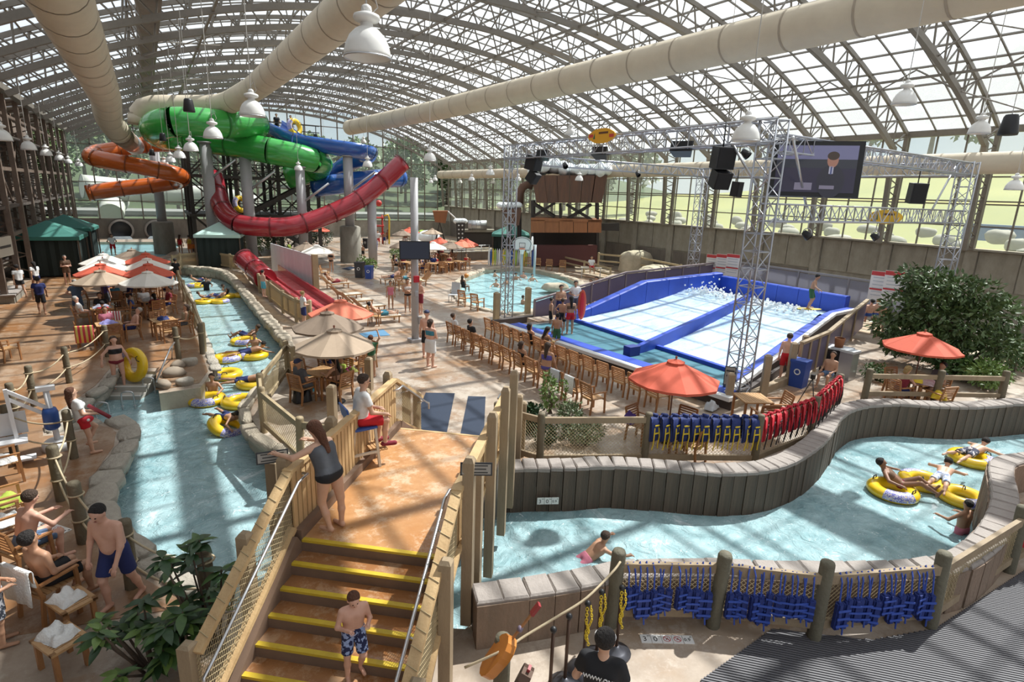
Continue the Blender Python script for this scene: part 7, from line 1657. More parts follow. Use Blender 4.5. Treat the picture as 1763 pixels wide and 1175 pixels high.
# pool bathers
for px, py, lab, hr, sk in ((852, 477, 'bather nearest the left of the hoops', 'k', 0), (854, 494, 'bather standing mid-pool left of the tower', 'k', 0), (872, 490, 'bather partly behind the lattice tower', 'b', 1), (888, 482, 'bather below the facing hoop', 'k', 1), (901, 479, 'bather at the foot of the hoop pole', 'b', 3), (916, 484, 'bather right of the hoops with spread arms', 'k', 0), (900, 524, 'dark-haired bather by the near pool rail', 'b', 1)):
    g = G(px, py, -.28); person((g.x, g.y, -.28), face_rz(g, rnd.choice((60, 160, 200, -60))), 'wade', lab, 1.6, sk, ('short', hr), (('boardshorts', 'blue'),), .034, None, -1.05)
g = G(798, 496); person(g, face_rz(g, 40), 'sit', 'girl with an orange ball sitting on the pool edge', 1.6, 2, ('long', 'b'), (('onepiece', 'black'),), .03, None, -.4); t = tag(empty('ball', (g.x + .3, g.y + .2, .75)), 'orange ball at the girl on the pool edge', 'ball'); MB().sphere((0, 0, 0), .16, 12, 8).build('shell', MATS['orange_plastic'], t)
# guard sitting on the far rail and chairs behind the pool
g = G(1017, 478); t = tag(empty('guard_bench', g, face_rz(g, 180)), 'raised guard bench on the far side of the pool', 'bench'); MB().box((0, 0, .75), (1.6, .6, .08)).build('top', M_wl, t)
for sx in (-.7, .7): MB().box((sx, 0, .37), (.06, .5, .74)).build('leg', M_alu, t)
person((g.x, g.y, .3), face_rz(g, 170), 'sit', 'guard in white shirt and red shorts on the raised bench', 1.75, 1, ('short', 'k'), (('shirt', 'white'), ('boardshorts', 'red')), .03)
for i, px in enumerate((908, 925, 945, 968)): chair(px, 462 + i * 2, 180, f'teak chair, {ordn[i]} from the left along the far side of the pool', 'chairs beyond the pool')
for px, py, lab in ((800, 527, 'left of two teak chairs facing the activity pool'), (822, 534, 'right of two teak chairs facing the activity pool')): chair(px, py, 40, lab)
g = G(782, 520); t = tag(empty('grey_chair', g, face_rz(g, 200)), 'grey sling chair at the pool steps', 'chair'); MB().box((0, 0, .42), (.5, .5, .03)).build('sling_seat', M_grey_t, t); MB().box((0, -.25, .75), (.5, .03, .65), M=Matrix.Rotation(R(10), 3, 'X')).build('sling_back', M_grey_t, t)
for sx in (-.24, .24):
    for sy in (-.24, .24): MB().tube((sx, sy, 0), (sx, sy, .45), .02, 6).build('leg', M_alu, t)
# ================================================================== umbrellas
U = [(1165, 613, 'red', 'red umbrella beside the front row of chairs'), (1594, 567, 'red', 'red umbrella in front of the big tree'), (575, 560, 'beige', 'beige umbrella nearest the bridge'), (563, 531, 'brown', 'grey-brown umbrella just behind the nearest beige one'), (586, 511, 'orange', 'coral umbrella behind the grey-brown one'), (545, 419, 'white', 'white umbrella beside the white plank screen'), (527, 415, 'brown', 'brown umbrella behind the white one by the screen'),
 (253, 463, 'white', 'white umbrella nearest on the dining deck'), (171, 461, 'beige', 'beige umbrella nearest the walk on the dining deck'), (172, 450, 'red', 'red umbrella behind the beige one on the dining deck'), (176, 442, 'white', 'cream umbrella behind the red one on the dining deck'), (177, 433, 'white', 'farthest cream umbrella in the left dining row'), (254, 450, 'red', 'red umbrella behind the nearest white one'), (252, 441, 'white', 'white umbrella between two red ones on the deck'), (250, 432, 'red', 'farthest red umbrella on the dining deck'), (226, 426, 'brown', 'brown umbrella at the far end of the dining deck'),
 (693, 394, 'brown', 'brown umbrella left of the pale pole far back'), (705, 390, 'red', 'red umbrella behind the pale pole far back'), (744, 392, 'beige', 'beige umbrella in front of the tipping bucket'), (717, 409, 'white', 'cream umbrella at the pale pole'), (746, 414, 'white', 'white umbrella right of the pole television'), (757, 407, 'red', 'small red umbrella right of the white dome'), (775, 413, 'brown', 'brown umbrella between two red ones by the pool'), (795, 411, 'orange', 'coral umbrella half hidden by the last red one'), (803, 409, 'red', 'last red umbrella before the lattice tower'), (694, 412, 'brown', 'brown umbrella above the potted shrub'), (549, 387, 'red', 'red and white umbrella beneath the red slide')]
UP_ = [umbrella(px, py, c, lab, rnd.random(), .855).location.copy() for px, py, c, lab in U]
# ================================================================== dining deck and terraces: tables, chairs, diners
def table_set(c, lab, n=4, rz=0., who=(), tops=(), chairs=True):
    dup(TABLE, (c[0], c[1], 0), rz, 'slatted teak table ' + lab, 'slatted tables')
    for i in range(n):
        a = rz + math.pi / 2 * i; p = Vector((c[0] - math.sin(a) * -.72, c[1] + math.cos(a) * -.72, 0)); side = ('near', 'right', 'far', 'left')[i]
        dup(CHAIR, p, a, f'teak chair, {side} side of the table {lab}', 'teak chairs at tables')
        for w_ in who:
            if w_[0] == i: person(p, a, w_[1], w_[2], **w_[3])
P_ = lambda h, sk, hr, we: dict(h=h, skin=sk, hair=hr, wearing=we, res=.03)
T0 = lambda px, py: G2(px, py)
table_set(T0(192, 590), 'with the lilac towel by the rope fence', 4, .15, ((2, 'sit', 'woman in striped top at the table by the fence', P_(1.64, 1, ('long', 'b'), (('shirt', 'pink'), ('shorts', 'navy')))), (1, 'sitlow', 'bare-chested man with a towel reclining at the table by the fence', P_(1.76, 3, ('crew', 'g'), (('boardshorts', 'navy'),))),))
table_set(T0(285, 582), 'of the couple by the river posts', 3, .2, ((3, 'sitlow', 'man in cream shirt and white cap at the table by the river posts', P_(1.75, 0, ('cap', 'w'), (('shirt', 'cream'), ('shorts', 'khaki')))), (1, 'sit', 'woman in pale top facing the man in cream', P_(1.66, 1, ('bun', 'b'), (('tank', 'khaki'), ('shorts', 'grey')))),))
table_set(T0(180, 560), 'heaped with clothes on the deck', 4, .1, ((0, 'sitfwd', 'boy in red at the heaped table', P_(1.5, 1, ('short', 'k'), (('shirt', 'red'), ('shorts', 'black')))), (3, 'sit', 'man in white at the heaped table', P_(1.72, 3, ('short', 'g'), (('shirt', 'white'), ('shorts', 'khaki')))), (2, 'sit', 'woman in black at the heaped table under the beige umbrella', P_(1.66, 1, ('long', 'k'), (('shirt', 'black'), ('pants', 'black')))),))
table_set(T0(262, 545), 'under the nearest white umbrella', 4, .3, ((0, 'sitfwd', 'girl in magenta at the white umbrella table', P_(1.5, 1, ('long', 'k'), (('shirt', 'maroon'), ('shorts', 'purple')))), (3, 'sit', 'boy in blue at the white umbrella table', P_(1.45, 1, ('short', 'b'), (('shirt', 'blue'), ('shorts', 'grey')))), (1, 'sit', 'man in dark shirt at the white umbrella table', P_(1.7, 1, ('short', 'k'), (('shirt', 'maroon'), ('shorts', 'navy')))), (2, 'sit', 'woman with towel at the white umbrella table', P_(1.64, 0, ('long', 'b'), (('shirt', 'white'), ('shorts', 'grey'))))))
table_set(T0(195, 528), 'behind the heaped one', 4, .2, ((1, 'sit', 'woman in navy at the second deck table', P_(1.66, 2, ('long', 'k'), (('shirt', 'navy'), ('shorts', 'black')))), (2, 'sitfwd', 'boy in orange at the second deck table', P_(1.4, 1, ('short', 'b'), (('shirt', 'orange'), ('shorts', 'navy')))), (0, 'sit', 'man in teal at the second deck table', P_(1.7, 1, ('short', 'b'), (('shirt', 'teal'), ('shorts', 'grey')))),))
table_set(T0(262, 515), 'far under the red umbrella on the deck', 4, .0, ((3, 'sit', 'man in grey at the far deck table', P_(1.7, 1, ('short', 'g'), (('shirt', 'grey'), ('shorts', 'khaki')))), (1, 'sit', 'girl in aqua at the far deck table', P_(1.5, 0, ('long', 'y'), (('shirt', 'aqua'), ('shorts', 'navy'))))))
for px, py, z, lab, m, sz in ((192, 590, .75, 'lilac towel spread on the table by the fence', M_lilac, (.5, .4)), (285, 582, .75, 'dark swim things on the couple\'s table', M_navy, (.4, .3)), (180, 560, .75, 'heap of patterned clothes on the deck table', mat('mixed_cloth', (.5, .48, .5), .9, noise=(9, (.1, .12, .25), .9)), (.6, .5)), (262, 545, .75, 'grey towels heaped on the white umbrella table', M_grey_t, (.6, .5)), (195, 528, .75, 'blue towel rolled on the table behind the heaped one', M_ltblue, (.4, .3))): towel(lab, (*G2(px, py), z), sz, rnd.random(), m, int(px), .1)
for px, py, f, lab, tl, m in ((152, 600, 8, 'teak chair under the plaid towel', 'plaid red and yellow towel over a chair back by the fence', M_plaid), (200, 572, 8, 'teak chair under the red striped towel', 'red striped towel over a deck chair back', M_strp)):
    c = chair(px, py, f, lab); r_ = c.rotation_euler.z; drape(tl, c.location + Matrix.Rotation(r_, 3, 'Z') @ Vector((0, -.33, .9)), r_ + math.pi, .56, .6, .3, m)
for px, py, pose, f, lab, kw in ((74, 541, 'walk', 5, 'man in dark shirt and shorts walking away on the left walk', dict(h=1.74, skin=1, hair=('short', 'k'), wearing=(('shirt', 'navy'), ('boardshorts', 'black')))), (138, 548, 'hips', 20, 'grey-haired man in blue-grey shirt standing at the deck tables', dict(h=1.76, skin=3, hair=('crew', 'g'), wearing=(('shirt', 'denim'), ('boardshorts', 'denim')))), (187, 540, 'stand', 60, 'bald man in purple shirt standing under the beige umbrella', dict(h=1.78, skin=3, hair=None, wearing=(('shirt', 'purple'), ('boardshorts', 'grey')))), (118, 490, 'crossed', 170, 'man in striped shirt standing by the walk', dict(h=1.72, skin=3, hair=('crew', 'g'), wearing=(('shirt', 'brown'), ('shorts', 'brown')))), (66, 502, 'walk', -30, 'woman in white top walking beside the left columns', dict(h=1.66, skin=1, hair=('long', 'k'), wearing=(('shirt', 'white'), ('shorts', 'navy')))), (38, 512, 'walk', -20, 'man in white shirt at the foot of the left columns', dict(h=1.72, skin=1, hair=('short', 'k'), wearing=(('shirt', 'white'), ('shorts', 'black')))), (293, 515, 'bent', 150, 'man in navy shirt standing by the river posts', dict(h=1.75, skin=1, hair=('short', 'k'), wearing=(('shirt', 'navy'), ('shorts', 'khaki')))), (306, 492, 'stand', 30, 'person in black at the far river posts', dict(h=1.65, skin=1, hair=('short', 'k'), wearing=(('shirt', 'black'), ('shorts', 'black')))), (196, 440, 'hips', 160, 'guard with red tube at the far landing pool', dict(h=1.75, skin=1, hair=('short', 'k'), wearing=(('shirt', 'white'), ('boardshorts', 'red')))), (312, 438, 'stand', 30, 'woman in red swimsuit by the far river fence', dict(h=1.68, skin=1, hair=('long', 'b'), wearing=(('onepiece', 'red'),))), (328, 440, 'bent', -40, 'man in yellow top by the center cabana', dict(h=1.72, skin=1, hair=('short', 'k'), wearing=(('tank', 'yellow'), ('boardshorts', 'orange')))), (334, 437, 'stand', 160, 'child in orange trunks beside the center cabana', dict(h=1.4, skin=2, hair=('short', 'k'), wearing=(('boardshorts', 'orange'),)))):
    pp(px, py, pose, f, lab, res=.03, **kw)
# woman with a tube on the river steps
g = G(207, 668, -.35); person((g.x, g.y, -.35), face_rz(g, 172), 'tubeheld', 'woman in black bikini coming down the river steps with a tube', 1.7, 3, ('bun', 'b'), (('swimtop', 'black'), ('brief', 'maroon')), .022)
g2 = G(237, 628, .3); tb = dup(TUBE, (g2.x, g2.y, .3), 0, 'upright yellow tube carried by the woman on the steps', 'yellow river tubes', 1.0); tb.rotation_euler = (R(80), 0, face_rz(g2, 55))
# terrace by the bridge
t_ = T0(556, 680); table_set(t_, 'under the nearest beige umbrella', 4, .5, ((0, 'sitfwd', 'long-haired woman with bare back at the terrace table', P_(1.68, 0, ('long', 'k'), (('swimtop', 'brown'), ('shorts', 'black')))), (1, 'sit', 'brown-haired child at the terrace table', P_(1.3, 1, ('short', 'b'), (('shirt', 'lime'), ('shorts', 'pink')))), (3, 'sit', 'man in grey cap at the terrace table', P_(1.72, 1, ('cap', 'n'), (('shirt', 'grey'), ('shorts', 'grey'))))))
table_set(T0(600, 640), 'behind the terrace table in the sun', 4, .3, ()); pp(566, 652, 'stand', 20, 'child in aqua shirt standing under the nearest beige umbrella', h=1.3, skin=1, hair=('short', 'b'), wearing=(('shirt', 'aqua'), ('shorts', 'navy')), res=.026); pp(640, 650, 'wave', 10, 'boy with raised arm beside the terrace post', h=1.45, skin=1, hair=('short', 'r'), wearing=(('shirt', 'green'), ('shorts', 'khaki')), res=.026)
for px, py, z, lab, m, sz in ((530, 672, .02, 'turquoise bag on the terrace beside the seated woman', mat('turquoise_bag', (.03, .30, .33), .7, noise=(8, (.05, .12, .35), .7)), (.5, .4)), (520, 690, .02, 'black bag on the terrace floor', M_black, (.5, .4)), (600, 640, .76, 'pink toy on the sunny terrace table', mat('pink_toy', (.75, .12, .35), .6), (.25, .2)), (600, 641, .75, 'olive towel on the sunny terrace table', mat('olive_cloth', (.22, .22, .05), .9), (.5, .3))): towel(lab, G(px, py, z), sz, rnd.random(), m, int(px), .34 if 'bag' in lab else .1, 'cloth_bag' if 'bag' in lab else ('toy' if 'toy' in lab else 'towel'), 'bag' if 'bag' in lab else ('toy' if 'toy' in lab else 'towel'))
for px, py, lab in ((516, 668, 'square timber post at the near corner of the terrace'), (573, 728, 'square timber post against the picket railing'), (636, 672, 'tall square post where the far bridge stairs begin')):
    g = G(px, py); t = tag(empty('square_post', g, BAN), lab, 'post'); MB().box((0, 0, .5), (.2, .2, 1.0)).build('shaft', M_wood2, t); MB().lathe([(.14, 0), (.08, .05), (0, .05)], 4, (0, 0, 1.0), Matrix.Rotation(R(45), 3, 'Z'), False).build('cap', M_wood2, t)
# red umbrella table and its neighbours by the river fence
c = UP_[0]; table_set((c.x - .5, c.y - .35), 'under the red umbrella by the chairs', 3, .2, ()); towel('white towels on the red umbrella table', (c.x - .6, c.y - .3, .75), (.45, .35), .4, M_white, 3, .09); towel('purple towel over the red umbrella table chair', (c.x - 1.15, c.y + .25, .66), (.35, .3), .4, mat('purple_cloth', (.08, .04, .2), .9), 7, .2)
table_set(T0(1290, 728), 'with two chairs beside the red vests', 2, -.5, ()); towel('white and blue bag on the deck by the tower foot', G(1225, 703, .06), (.5, .3), .3, M_grey_t, 9, .18, 'cloth_bag', 'bag')
# right-hand table with towels behind the open fence
c = UP_[1]; table_set((c.x - .7, c.y - .4), 'draped with towels by the tree', 4, -.3, ((3, 'sitfwd', 'blond woman in maroon leaning on the towel-covered table', P_(1.68, 3, ('bun', 'y'), (('tank', 'maroon'), ('shorts', 'navy')))), (1, 'sit', 'man in pale shirt at the towel-covered table', P_(1.74, 1, ('short', 'k'), (('shirt', 'grey'), ('shorts', 'black')))))); towel('flowered towel covering the table by the tree', (c.x - .7, c.y - .4, .755), (.9, .8), .3, mat('flower_cloth', (.62, .56, .56), .9, noise=(9, (.4, .1, .15), .8)), 4, .06)
for dx, dy, lab, m in ((-.91, -1.09, 'yellow vest on the near chair at the tree table', M_ystrap), (-1.0, -.4, 'yellow and blue vest on the towel-covered table', M_ystrap), (-.49, .29, 'white towel on the far chair at the tree table', M_white)): towel(lab, (c.x + dx, c.y + dy, .455 if 'chair' in lab else .8), (.42, .4), rnd.random(), m, int(dx * 10) + 40, .15, 'cloth_vest' if 'vest' in lab else 'towel', 'vest' if 'vest' in lab else 'towel')
pp(1422, 668, 'sit', 200, 'tan person sitting low by the camera tripod on the right deck', h=1.65, skin=1, hair=('short', 'b'), wearing=(('shorts', 'denim'),), res=.03)
g = G(1436, 640); t = tag(empty('black_box', g, face_rz(g, 10)), 'black equipment box with a planter bucket on top', 'box'); MB().box((0, 0, .45), (.9, .7, .9)).build('box_body', M_black, t); MB().box((0, 0, .92), (.95, .75, .05)).build('box_lid', M_grey_t, t); MB().lathe([(0, .95), (.14, .95), (.18, 1.3), (.15, 1.3)], 12).build('bucket', M_rust2, t)
g = G(1455, 652); t = tag(empty('grey_bin', g), 'grey wheeled bin beside the black box', 'bin'); MB().box((0, 0, .5), (.45, .45, 1.0)).build('body', M_alu, t); MB().box((0, 0, 1.03), (.5, .5, .08)).build('lid', M_grey_t, t)
g = G(1390, 706); t = tag(empty('tripod', g), 'thin-legged tripod standing behind the red vests', 'tripod')
for i in range(3): a = 2.1 * i; MB().tube((0, 0, 1.0), (.35 * math.cos(a), .35 * math.sin(a), 0), .015, 6).build('leg', M_black, t)
MB().box((0, 0, 1.05), (.1, .1, .14)).build('head', M_black, t)
# ================================================================== loungers along the wet walk
LG = [(575, 497, 25, 'lounger with striped back nearest the plank screen', 1), (595, 517, 25, 'lounger with white sling behind the coral umbrella', 0), (612, 528, 25, 'lounger with pale slats in the sun', 0), (632, 538, 25, 'lounger with a dark bag on it', 0), (655, 556, 30, 'lounger carrying the man with crossed ankles', 1), (678, 488, 200, 'lounger with orange cushion by the bins', 1), (700, 490, 200, 'lounger beside the potted shrub', 1), (722, 492, 200, 'lounger behind the pale pole', 0)]
for px, py, f, lab, who in LG:
    g = G(px, py); dup(LOUNGER, (g.x, g.y, 0), face_rz(g, f + 40), 'slatted sun ' + lab, 'sun loungers')
    if who: person((g.x, g.y, 0), face_rz(g, f + 40), 'recline', 'bather lying on the ' + lab.replace('lounger ', 'lounger ').replace('carrying the man', 'shared by a man'), 1.7, (px // 7) % 3, ('short', 'bkr'[px % 3]), (('boardshorts', ('navy', 'teal', 'maroon')[px % 3]),), .032)
for px, py, f, lab in ((645, 560, 100, 'teak chair at the end of the sun loungers'), (690, 500, 150, 'teak chair at the lounger group by the bins'), (560, 480, 100, 'teak chair with a white towel by the plank screen')): chair(px, py, f, lab)
q = random.Random(12)
for i, (px, py) in enumerate(((700, 468), (716, 472), (745, 470), (770, 468), (790, 466), (735, 455), (765, 452), (715, 450))):
    dup(TABLE, G(px, py), q.random(), f'slatted teak table, {ordn[i]} in the far group of tables by the pool', 'far tables')
    for k in range(3):
        a = q.random() * 6.3; c = G(px, py) + Vector((.8 * math.sin(a), -.8 * math.cos(a), 0)); dup(CHAIR, c, a, f'{ordn[k]} teak chair at the {ordn[i]} far table by the pool', 'far chairs')
        if k < 2: person(c, a, 'sit', f'{("first", "second")[k]} seated bather at the {ordn[i]} far table by the pool', 1.7, q.randrange(3), (q.choice(('short', 'long')), q.choice('kbr')), ((q.choice(('shirt', 'swimtop')), q.choice(('navy', 'white', 'red', 'teal', 'maroon'))), ('shorts', q.choice(('navy', 'black', 'khaki')))), .04)
for px, py, pose, f, lab, kw in ((598, 440, 'hips', 150, 'bare-chested man standing by the wide column foot', dict(h=1.78, wearing=(('boardshorts', 'brown'),))), (607, 440, 'stand', 200, 'boy in white trunks by the wide column foot', dict(h=1.6, wearing=(('boardshorts', 'white'),))), (618, 440, 'bent', 180, 'woman in aqua swimsuit in the far group', dict(h=1.66, wearing=(('onepiece', 'aqua'),))), (625, 446, 'stand', 190, 'small child in black trunks in the far group', dict(h=1.25, wearing=(('boardshorts', 'black'),))), (611, 452, 'walk', 160, 'child in white shirt in front of the far group', dict(h=1.35, wearing=(('shirt', 'white'), ('shorts', 'grey')))), (651, 425, 'hips', 180, 'guard in white shirt and red shorts at the splash area', dict(h=1.76, wearing=(('shirt', 'white'), ('boardshorts', 'red')))), (662, 422, 'stand', 160, 'boy by the green play slide', dict(h=1.5, wearing=(('boardshorts', 'navy'),))), (668, 420, 'bent', 190, 'tan bather at the splash area edge', dict(h=1.6, wearing=(('boardshorts', 'grey'),))), (698, 425, 'stand', 170, 'pale bather among the far umbrellas', dict(h=1.6, wearing=(('boardshorts', 'white'),))), (571, 470, 'bent', -150, 'person walking below the white umbrella by the screen', dict(h=1.7, wearing=(('swimtop', 'black'), ('brief', 'black')))), (500, 440, 'sit', 120, 'person in lime shirt by the shrubs above the screen', dict(h=1.6, wearing=(('shirt', 'lime'), ('shorts', 'navy')))), (477, 446, 'stand', 140, 'bare-chested child at the top of the plank screen', dict(h=1.4, wearing=(('boardshorts', 'red'),)))): pp(px, py, pose, f, lab, res=.04, skin=px % 3, hair=('short', 'kb'[px % 2]), **kw)
# people on the slide tower
for x, y, z, lab, c in ((10.2, 55, 10.3, 'person in dark clothes waiting at the tower top rail', 'black'), (11.4, 55.2, 10.3, 'second person waiting at the tower top', 'navy'), (8.6, 55.1, 10.3, 'third person at the tower top beside the green tube', 'maroon'), (5.6, 54.7, 3.5, 'person carrying a tube on the lower tower deck', 'black')): person((x, y, z), R(180), 'stand', lab, 1.72, 1, ('short', 'k'), (('shirt', c), ('shorts', c)), .04)
for px, py, y, lab in ((412, 352, 54, 'yellow tube held upright on the lower tower deck'), (505, 220, 51, 'yellow tube standing at the blue slide start')): tb = dup(TUBE, PY(px, py, y), 0, lab, 'yellow river tubes', 1.3); tb.rotation_euler = (R(80), 0, R(30))
# ================================================================== tubes and riders in the left river
q = random.Random(3)
for px, py, lab, dbl, r_ in ((338, 492, 'yellow tube farthest up the left river', False, 1), (365, 519, 'yellow double tube ridden by two near the far bend', True, -.2), (404, 509, 'empty yellow double tube against the stone edge', True, .1), (420, 588, 'single yellow tube with a rider in mid river', False, 1.8), (391, 617, 'yellow tube with purple print left of the two riders', False, 2.2), (437, 612, 'yellow tube shared by two dark-haired riders', False, .5), (389, 645, 'yellow tube floating empty below the two riders', False, .9), (436, 660, 'yellow tube half hidden by the terrace fence', False, 2.8), (356, 688, 'printed yellow tube with a rider hanging on', False, 1.6), (413, 692, 'plain empty yellow tube by the stone wall', False, 5.5)): tube(px, py, lab, face_rz(G(px, py), 0) + r_, dbl, 0.97 if not dbl else .9)
tube(390, 735, 'tilted yellow tube bumping the stone wall', 2.0, False, .97, (R(14), R(-18)))
for px, py, pose, f, lab, dz, kw in ((342, 490, 'tubesit', 70, 'rider lying back in the farthest tube', .12, dict(h=1.6)), (355, 519, 'tubesit', 80, 'child riding the left half of the double tube', .1, dict(h=1.3)), (378, 517, 'tubesit', -80, 'woman riding the right half of the double tube', .1, dict(h=1.6, hair=('long', 'k'))), (356, 500, 'wade', 180, 'wader in dark shirt beyond the double tube', -.75, dict(h=1.6, wearing=(('shirt', 'black'), ('shorts', 'black')))), (427, 586, 'tubesit', -70, 'rider in the single tube of mid river', .1, dict(h=1.6)), (428, 615, 'prone', 80, 'black-haired rider draped over the shared tube', -.05, dict(h=1.6, hair=('short', 'k'))), (440, 606, 'wade', 180, 'boy leaning over the shared tube', -.7, dict(h=1.5)), (424, 664, 'prone', 100, 'rider with head against the half hidden tube', -.08, dict(h=1.55, hair=('short', 'r'))), (368, 684, 'wade', 200, 'rider hanging in the printed tube with arms up', -.75, dict(h=1.55)), (392, 734, 'prone', 150, 'dark-haired girl holding the tilted tube', .0, dict(h=1.55, hair=('long', 'k'))), (286, 703, 'wade', 60, 'swimmer with only the head showing at the river bend', -1.32, dict(h=1.6, hair=('short', 'k'))), (358, 640, 'wade', 40, 'swimmer behind the empty tube', -1.28, dict(h=1.6, hair=('short', 'k'))), (384, 500, 'wade', 90, 'swimmer along the far stone edge', -1.2, dict(h=1.6))):
    kw = dict(skin=1 + (px % 2), hair=('short', 'b'), wearing=(('boardshorts', 'navy'),), res=.026) | kw; rider(px, py, pose, f, lab, dz, **kw)
# swimming-pool lift and grab rails at the river bend
g = G(102, 772); t = tag(empty('pool_lift', g, face_rz(g, 0)), 'white wheelchair pool lift with blue cover on the near deck', 'pool lift'); M_lw = mat('lift_white', (.72, .72, .73), .4)
MB().lathe([(.0, .22), (.22, .22), (.3, .15), (.32, 0), (0, 0)], 18).build('base', M_lw, t); MB().tube((0, 0, .2), (-.06, 0, 1.45), .06, 10).build('mast', M_lw, t); MB().box((-.06, -.02, 1.47), (.34, .16, .1)).build('head', M_lw, t); MB().lathe([(.0, 1.0), (.12, 1.0), (.15, .9), (.15, .55), (.1, .5), (0, .5)], 12, (-.05, -.04, 0)).build('blue_cover', M_bl, t)
for z in (1.0, .82): MB().beam((-.08, 0, z), (-.72, -.05, z + .55), .07).build('arm', M_lw, t)
MB().beam((-.72, -.05, 1.58), (-.68, -.05, .45), .07).build('hanger', M_lw, t); MB().box((-.75, -.1, .42), (.5, .48, .06)).build('seat', M_lw, t); MB().box((-.72, .18, .72), (.5, .05, .5)).build('seat_back', M_lw, t); MB().box((-.6, -.5, .12), (.4, .25, .04)).build('foot_rest', M_lw, t)
for px, py, lab in ((222, 702, 'steel grab loop standing in the river bend'), (258, 676, 'steel grab loop by the river boulders'), (178, 722, 'steel grab loop at the tip of the jutting deck')): g = G(px, py, WZ + .05); t = tag(empty('grab_loop', g, face_rz(g, 20)), lab, 'rail'); MB().path(spline([(-.16, 0, -.3), (-.16, 0, .35), (-.1, 0, .48), (.1, 0, .48), (.16, 0, .35), (.16, 0, -.3)], 4), .022, 8).build('loop', M_chrome, t); MB().torus((-.16, 0, .05), .03, .012, 10, 5).build('collar', M_chrome, t); MB().torus((.16, 0, .05), .03, .012, 10, 5).build('collar', M_chrome, t)
t = tag(empty('step_handrail', G(272, 640)), 'steel handrail beside the river entry steps', 'rail'); o = t.location; MB().path([G(268, 668, -.4) - o, G(270, 655, .4) - o, G(293, 600, .85) - o, G(300, 590, .8) - o], .025, 8).build('rail', M_chrome, t); MB().tube(G(296, 618, 0) - o, G(296, 598, .83) - o, .022, 8).build('post', M_chrome, t)
# wall-side bench strip on the extreme left and signs
p = G(10, 528); t = tag(empty('wall_sign', PX(8, 425, -5.9), R(80)), 'cream board sign on the left columns', 'sign'); MB().box((0, 0, 0), (1.6, .06, .9)).build('board', mat('cream_sign', (.5, .46, .38), .6), t); MB().box((0, -.035, 0), (1.2, .01, .12)).build('text_line', M_ink, t)
t = tag(empty('stone_bench', G(20, 515)), 'low stone bench at the foot of the left columns', 'bench'); MB().box((-.3, 0, .2), (1.3, 3, .4)).build('block', M_conc, t); MB().box((-.3, 0, .42), (1.45, 3.2, .06)).build('cap', M_cope, t)
# ================================================================== plants
def leaf_mat(n, c, c2): return mat(n, c, .45, noise=(1.8, c2, .9), spec=.6)
ML = [leaf_mat('leaf_mid', (.075, .15, .03), (.03, .07, .018)), leaf_mat('leaf_dark', (.03, .075, .022), (.014, .036, .012)), leaf_mat('leaf_light', (.16, .25, .045), (.07, .13, .03)), leaf_mat('leaf_dusty', (.13, .17, .07), (.06, .09, .04))]
M_bark = mat('bark', (.12, .085, .06), .85, noise=(6, (.07, .05, .035), .8))
def leaves(cl, n, s, seed, droop=.3, asp=.45):
    """n leaves of length s scattered over the shells of ellipsoids cl=(x, y, z, rx, ry, rz)"""
    r = np.random.default_rng(seed); w_ = np.array([c[3] * c[4] + c[4] * c[5] + c[3] * c[5] for c in cl]); k = r.choice(len(cl), n, p=w_ / w_.sum()); C = np.array(cl)[k]
    d = r.normal(size=(n, 3)); d /= np.linalg.norm(d, axis=1)[:, None]; rad = r.uniform(.45, 1.08, n) ** .5; p = C[:, :3] + d * C[:, 3:] * rad[:, None]
    t = d + r.normal(size=(n, 3)) * .7; t[:, 2] -= droop; t /= np.linalg.norm(t, axis=1)[:, None]; b = np.cross(t, r.normal(size=(n, 3))); b /= np.linalg.norm(b, axis=1)[:, None]; nn = np.cross(t, b); L_ = s * r.uniform(.6, 1.25, n)[:, None]
    v = np.stack([p, p + t * L_ * .5 + b * L_ * asp * .5 + nn * L_ * .06, p + t * L_, p + t * L_ * .5 - b * L_ * asp * .5 + nn * L_ * .06], 1).reshape(-1, 3)
    mb = MB(); mb.v = [tuple(q) for q in v]; mb.f = [f for i in range(n) for f in ((4 * i, 4 * i + 1, 4 * i + 2), (4 * i, 4 * i + 2, 4 * i + 3))]; mb.sm = [False] * (2 * n); return mb
def bush(name, label, g, cl, n, s, m, seed, stems=3, cat='shrub', group=None, trunk=None):
    t = tag(empty(name, (g[0], g[1], 0)), label, cat, group); leaves(cl, n, s, seed).build('foliage', m, t, kind='stuff'); q = random.Random(seed)
    for i in range(stems): c = q.choice(cl); MB().path([(q.uniform(-.1, .1), q.uniform(-.1, .1), -.05), (c[0] * .5 + q.uniform(-.1, .1), c[1] * .5, c[2] * .5), (c[0], c[1], c[2])], [trunk or .03, (trunk or .03) * .7, .01], 6).build('stem', M_bark, t)
    return t
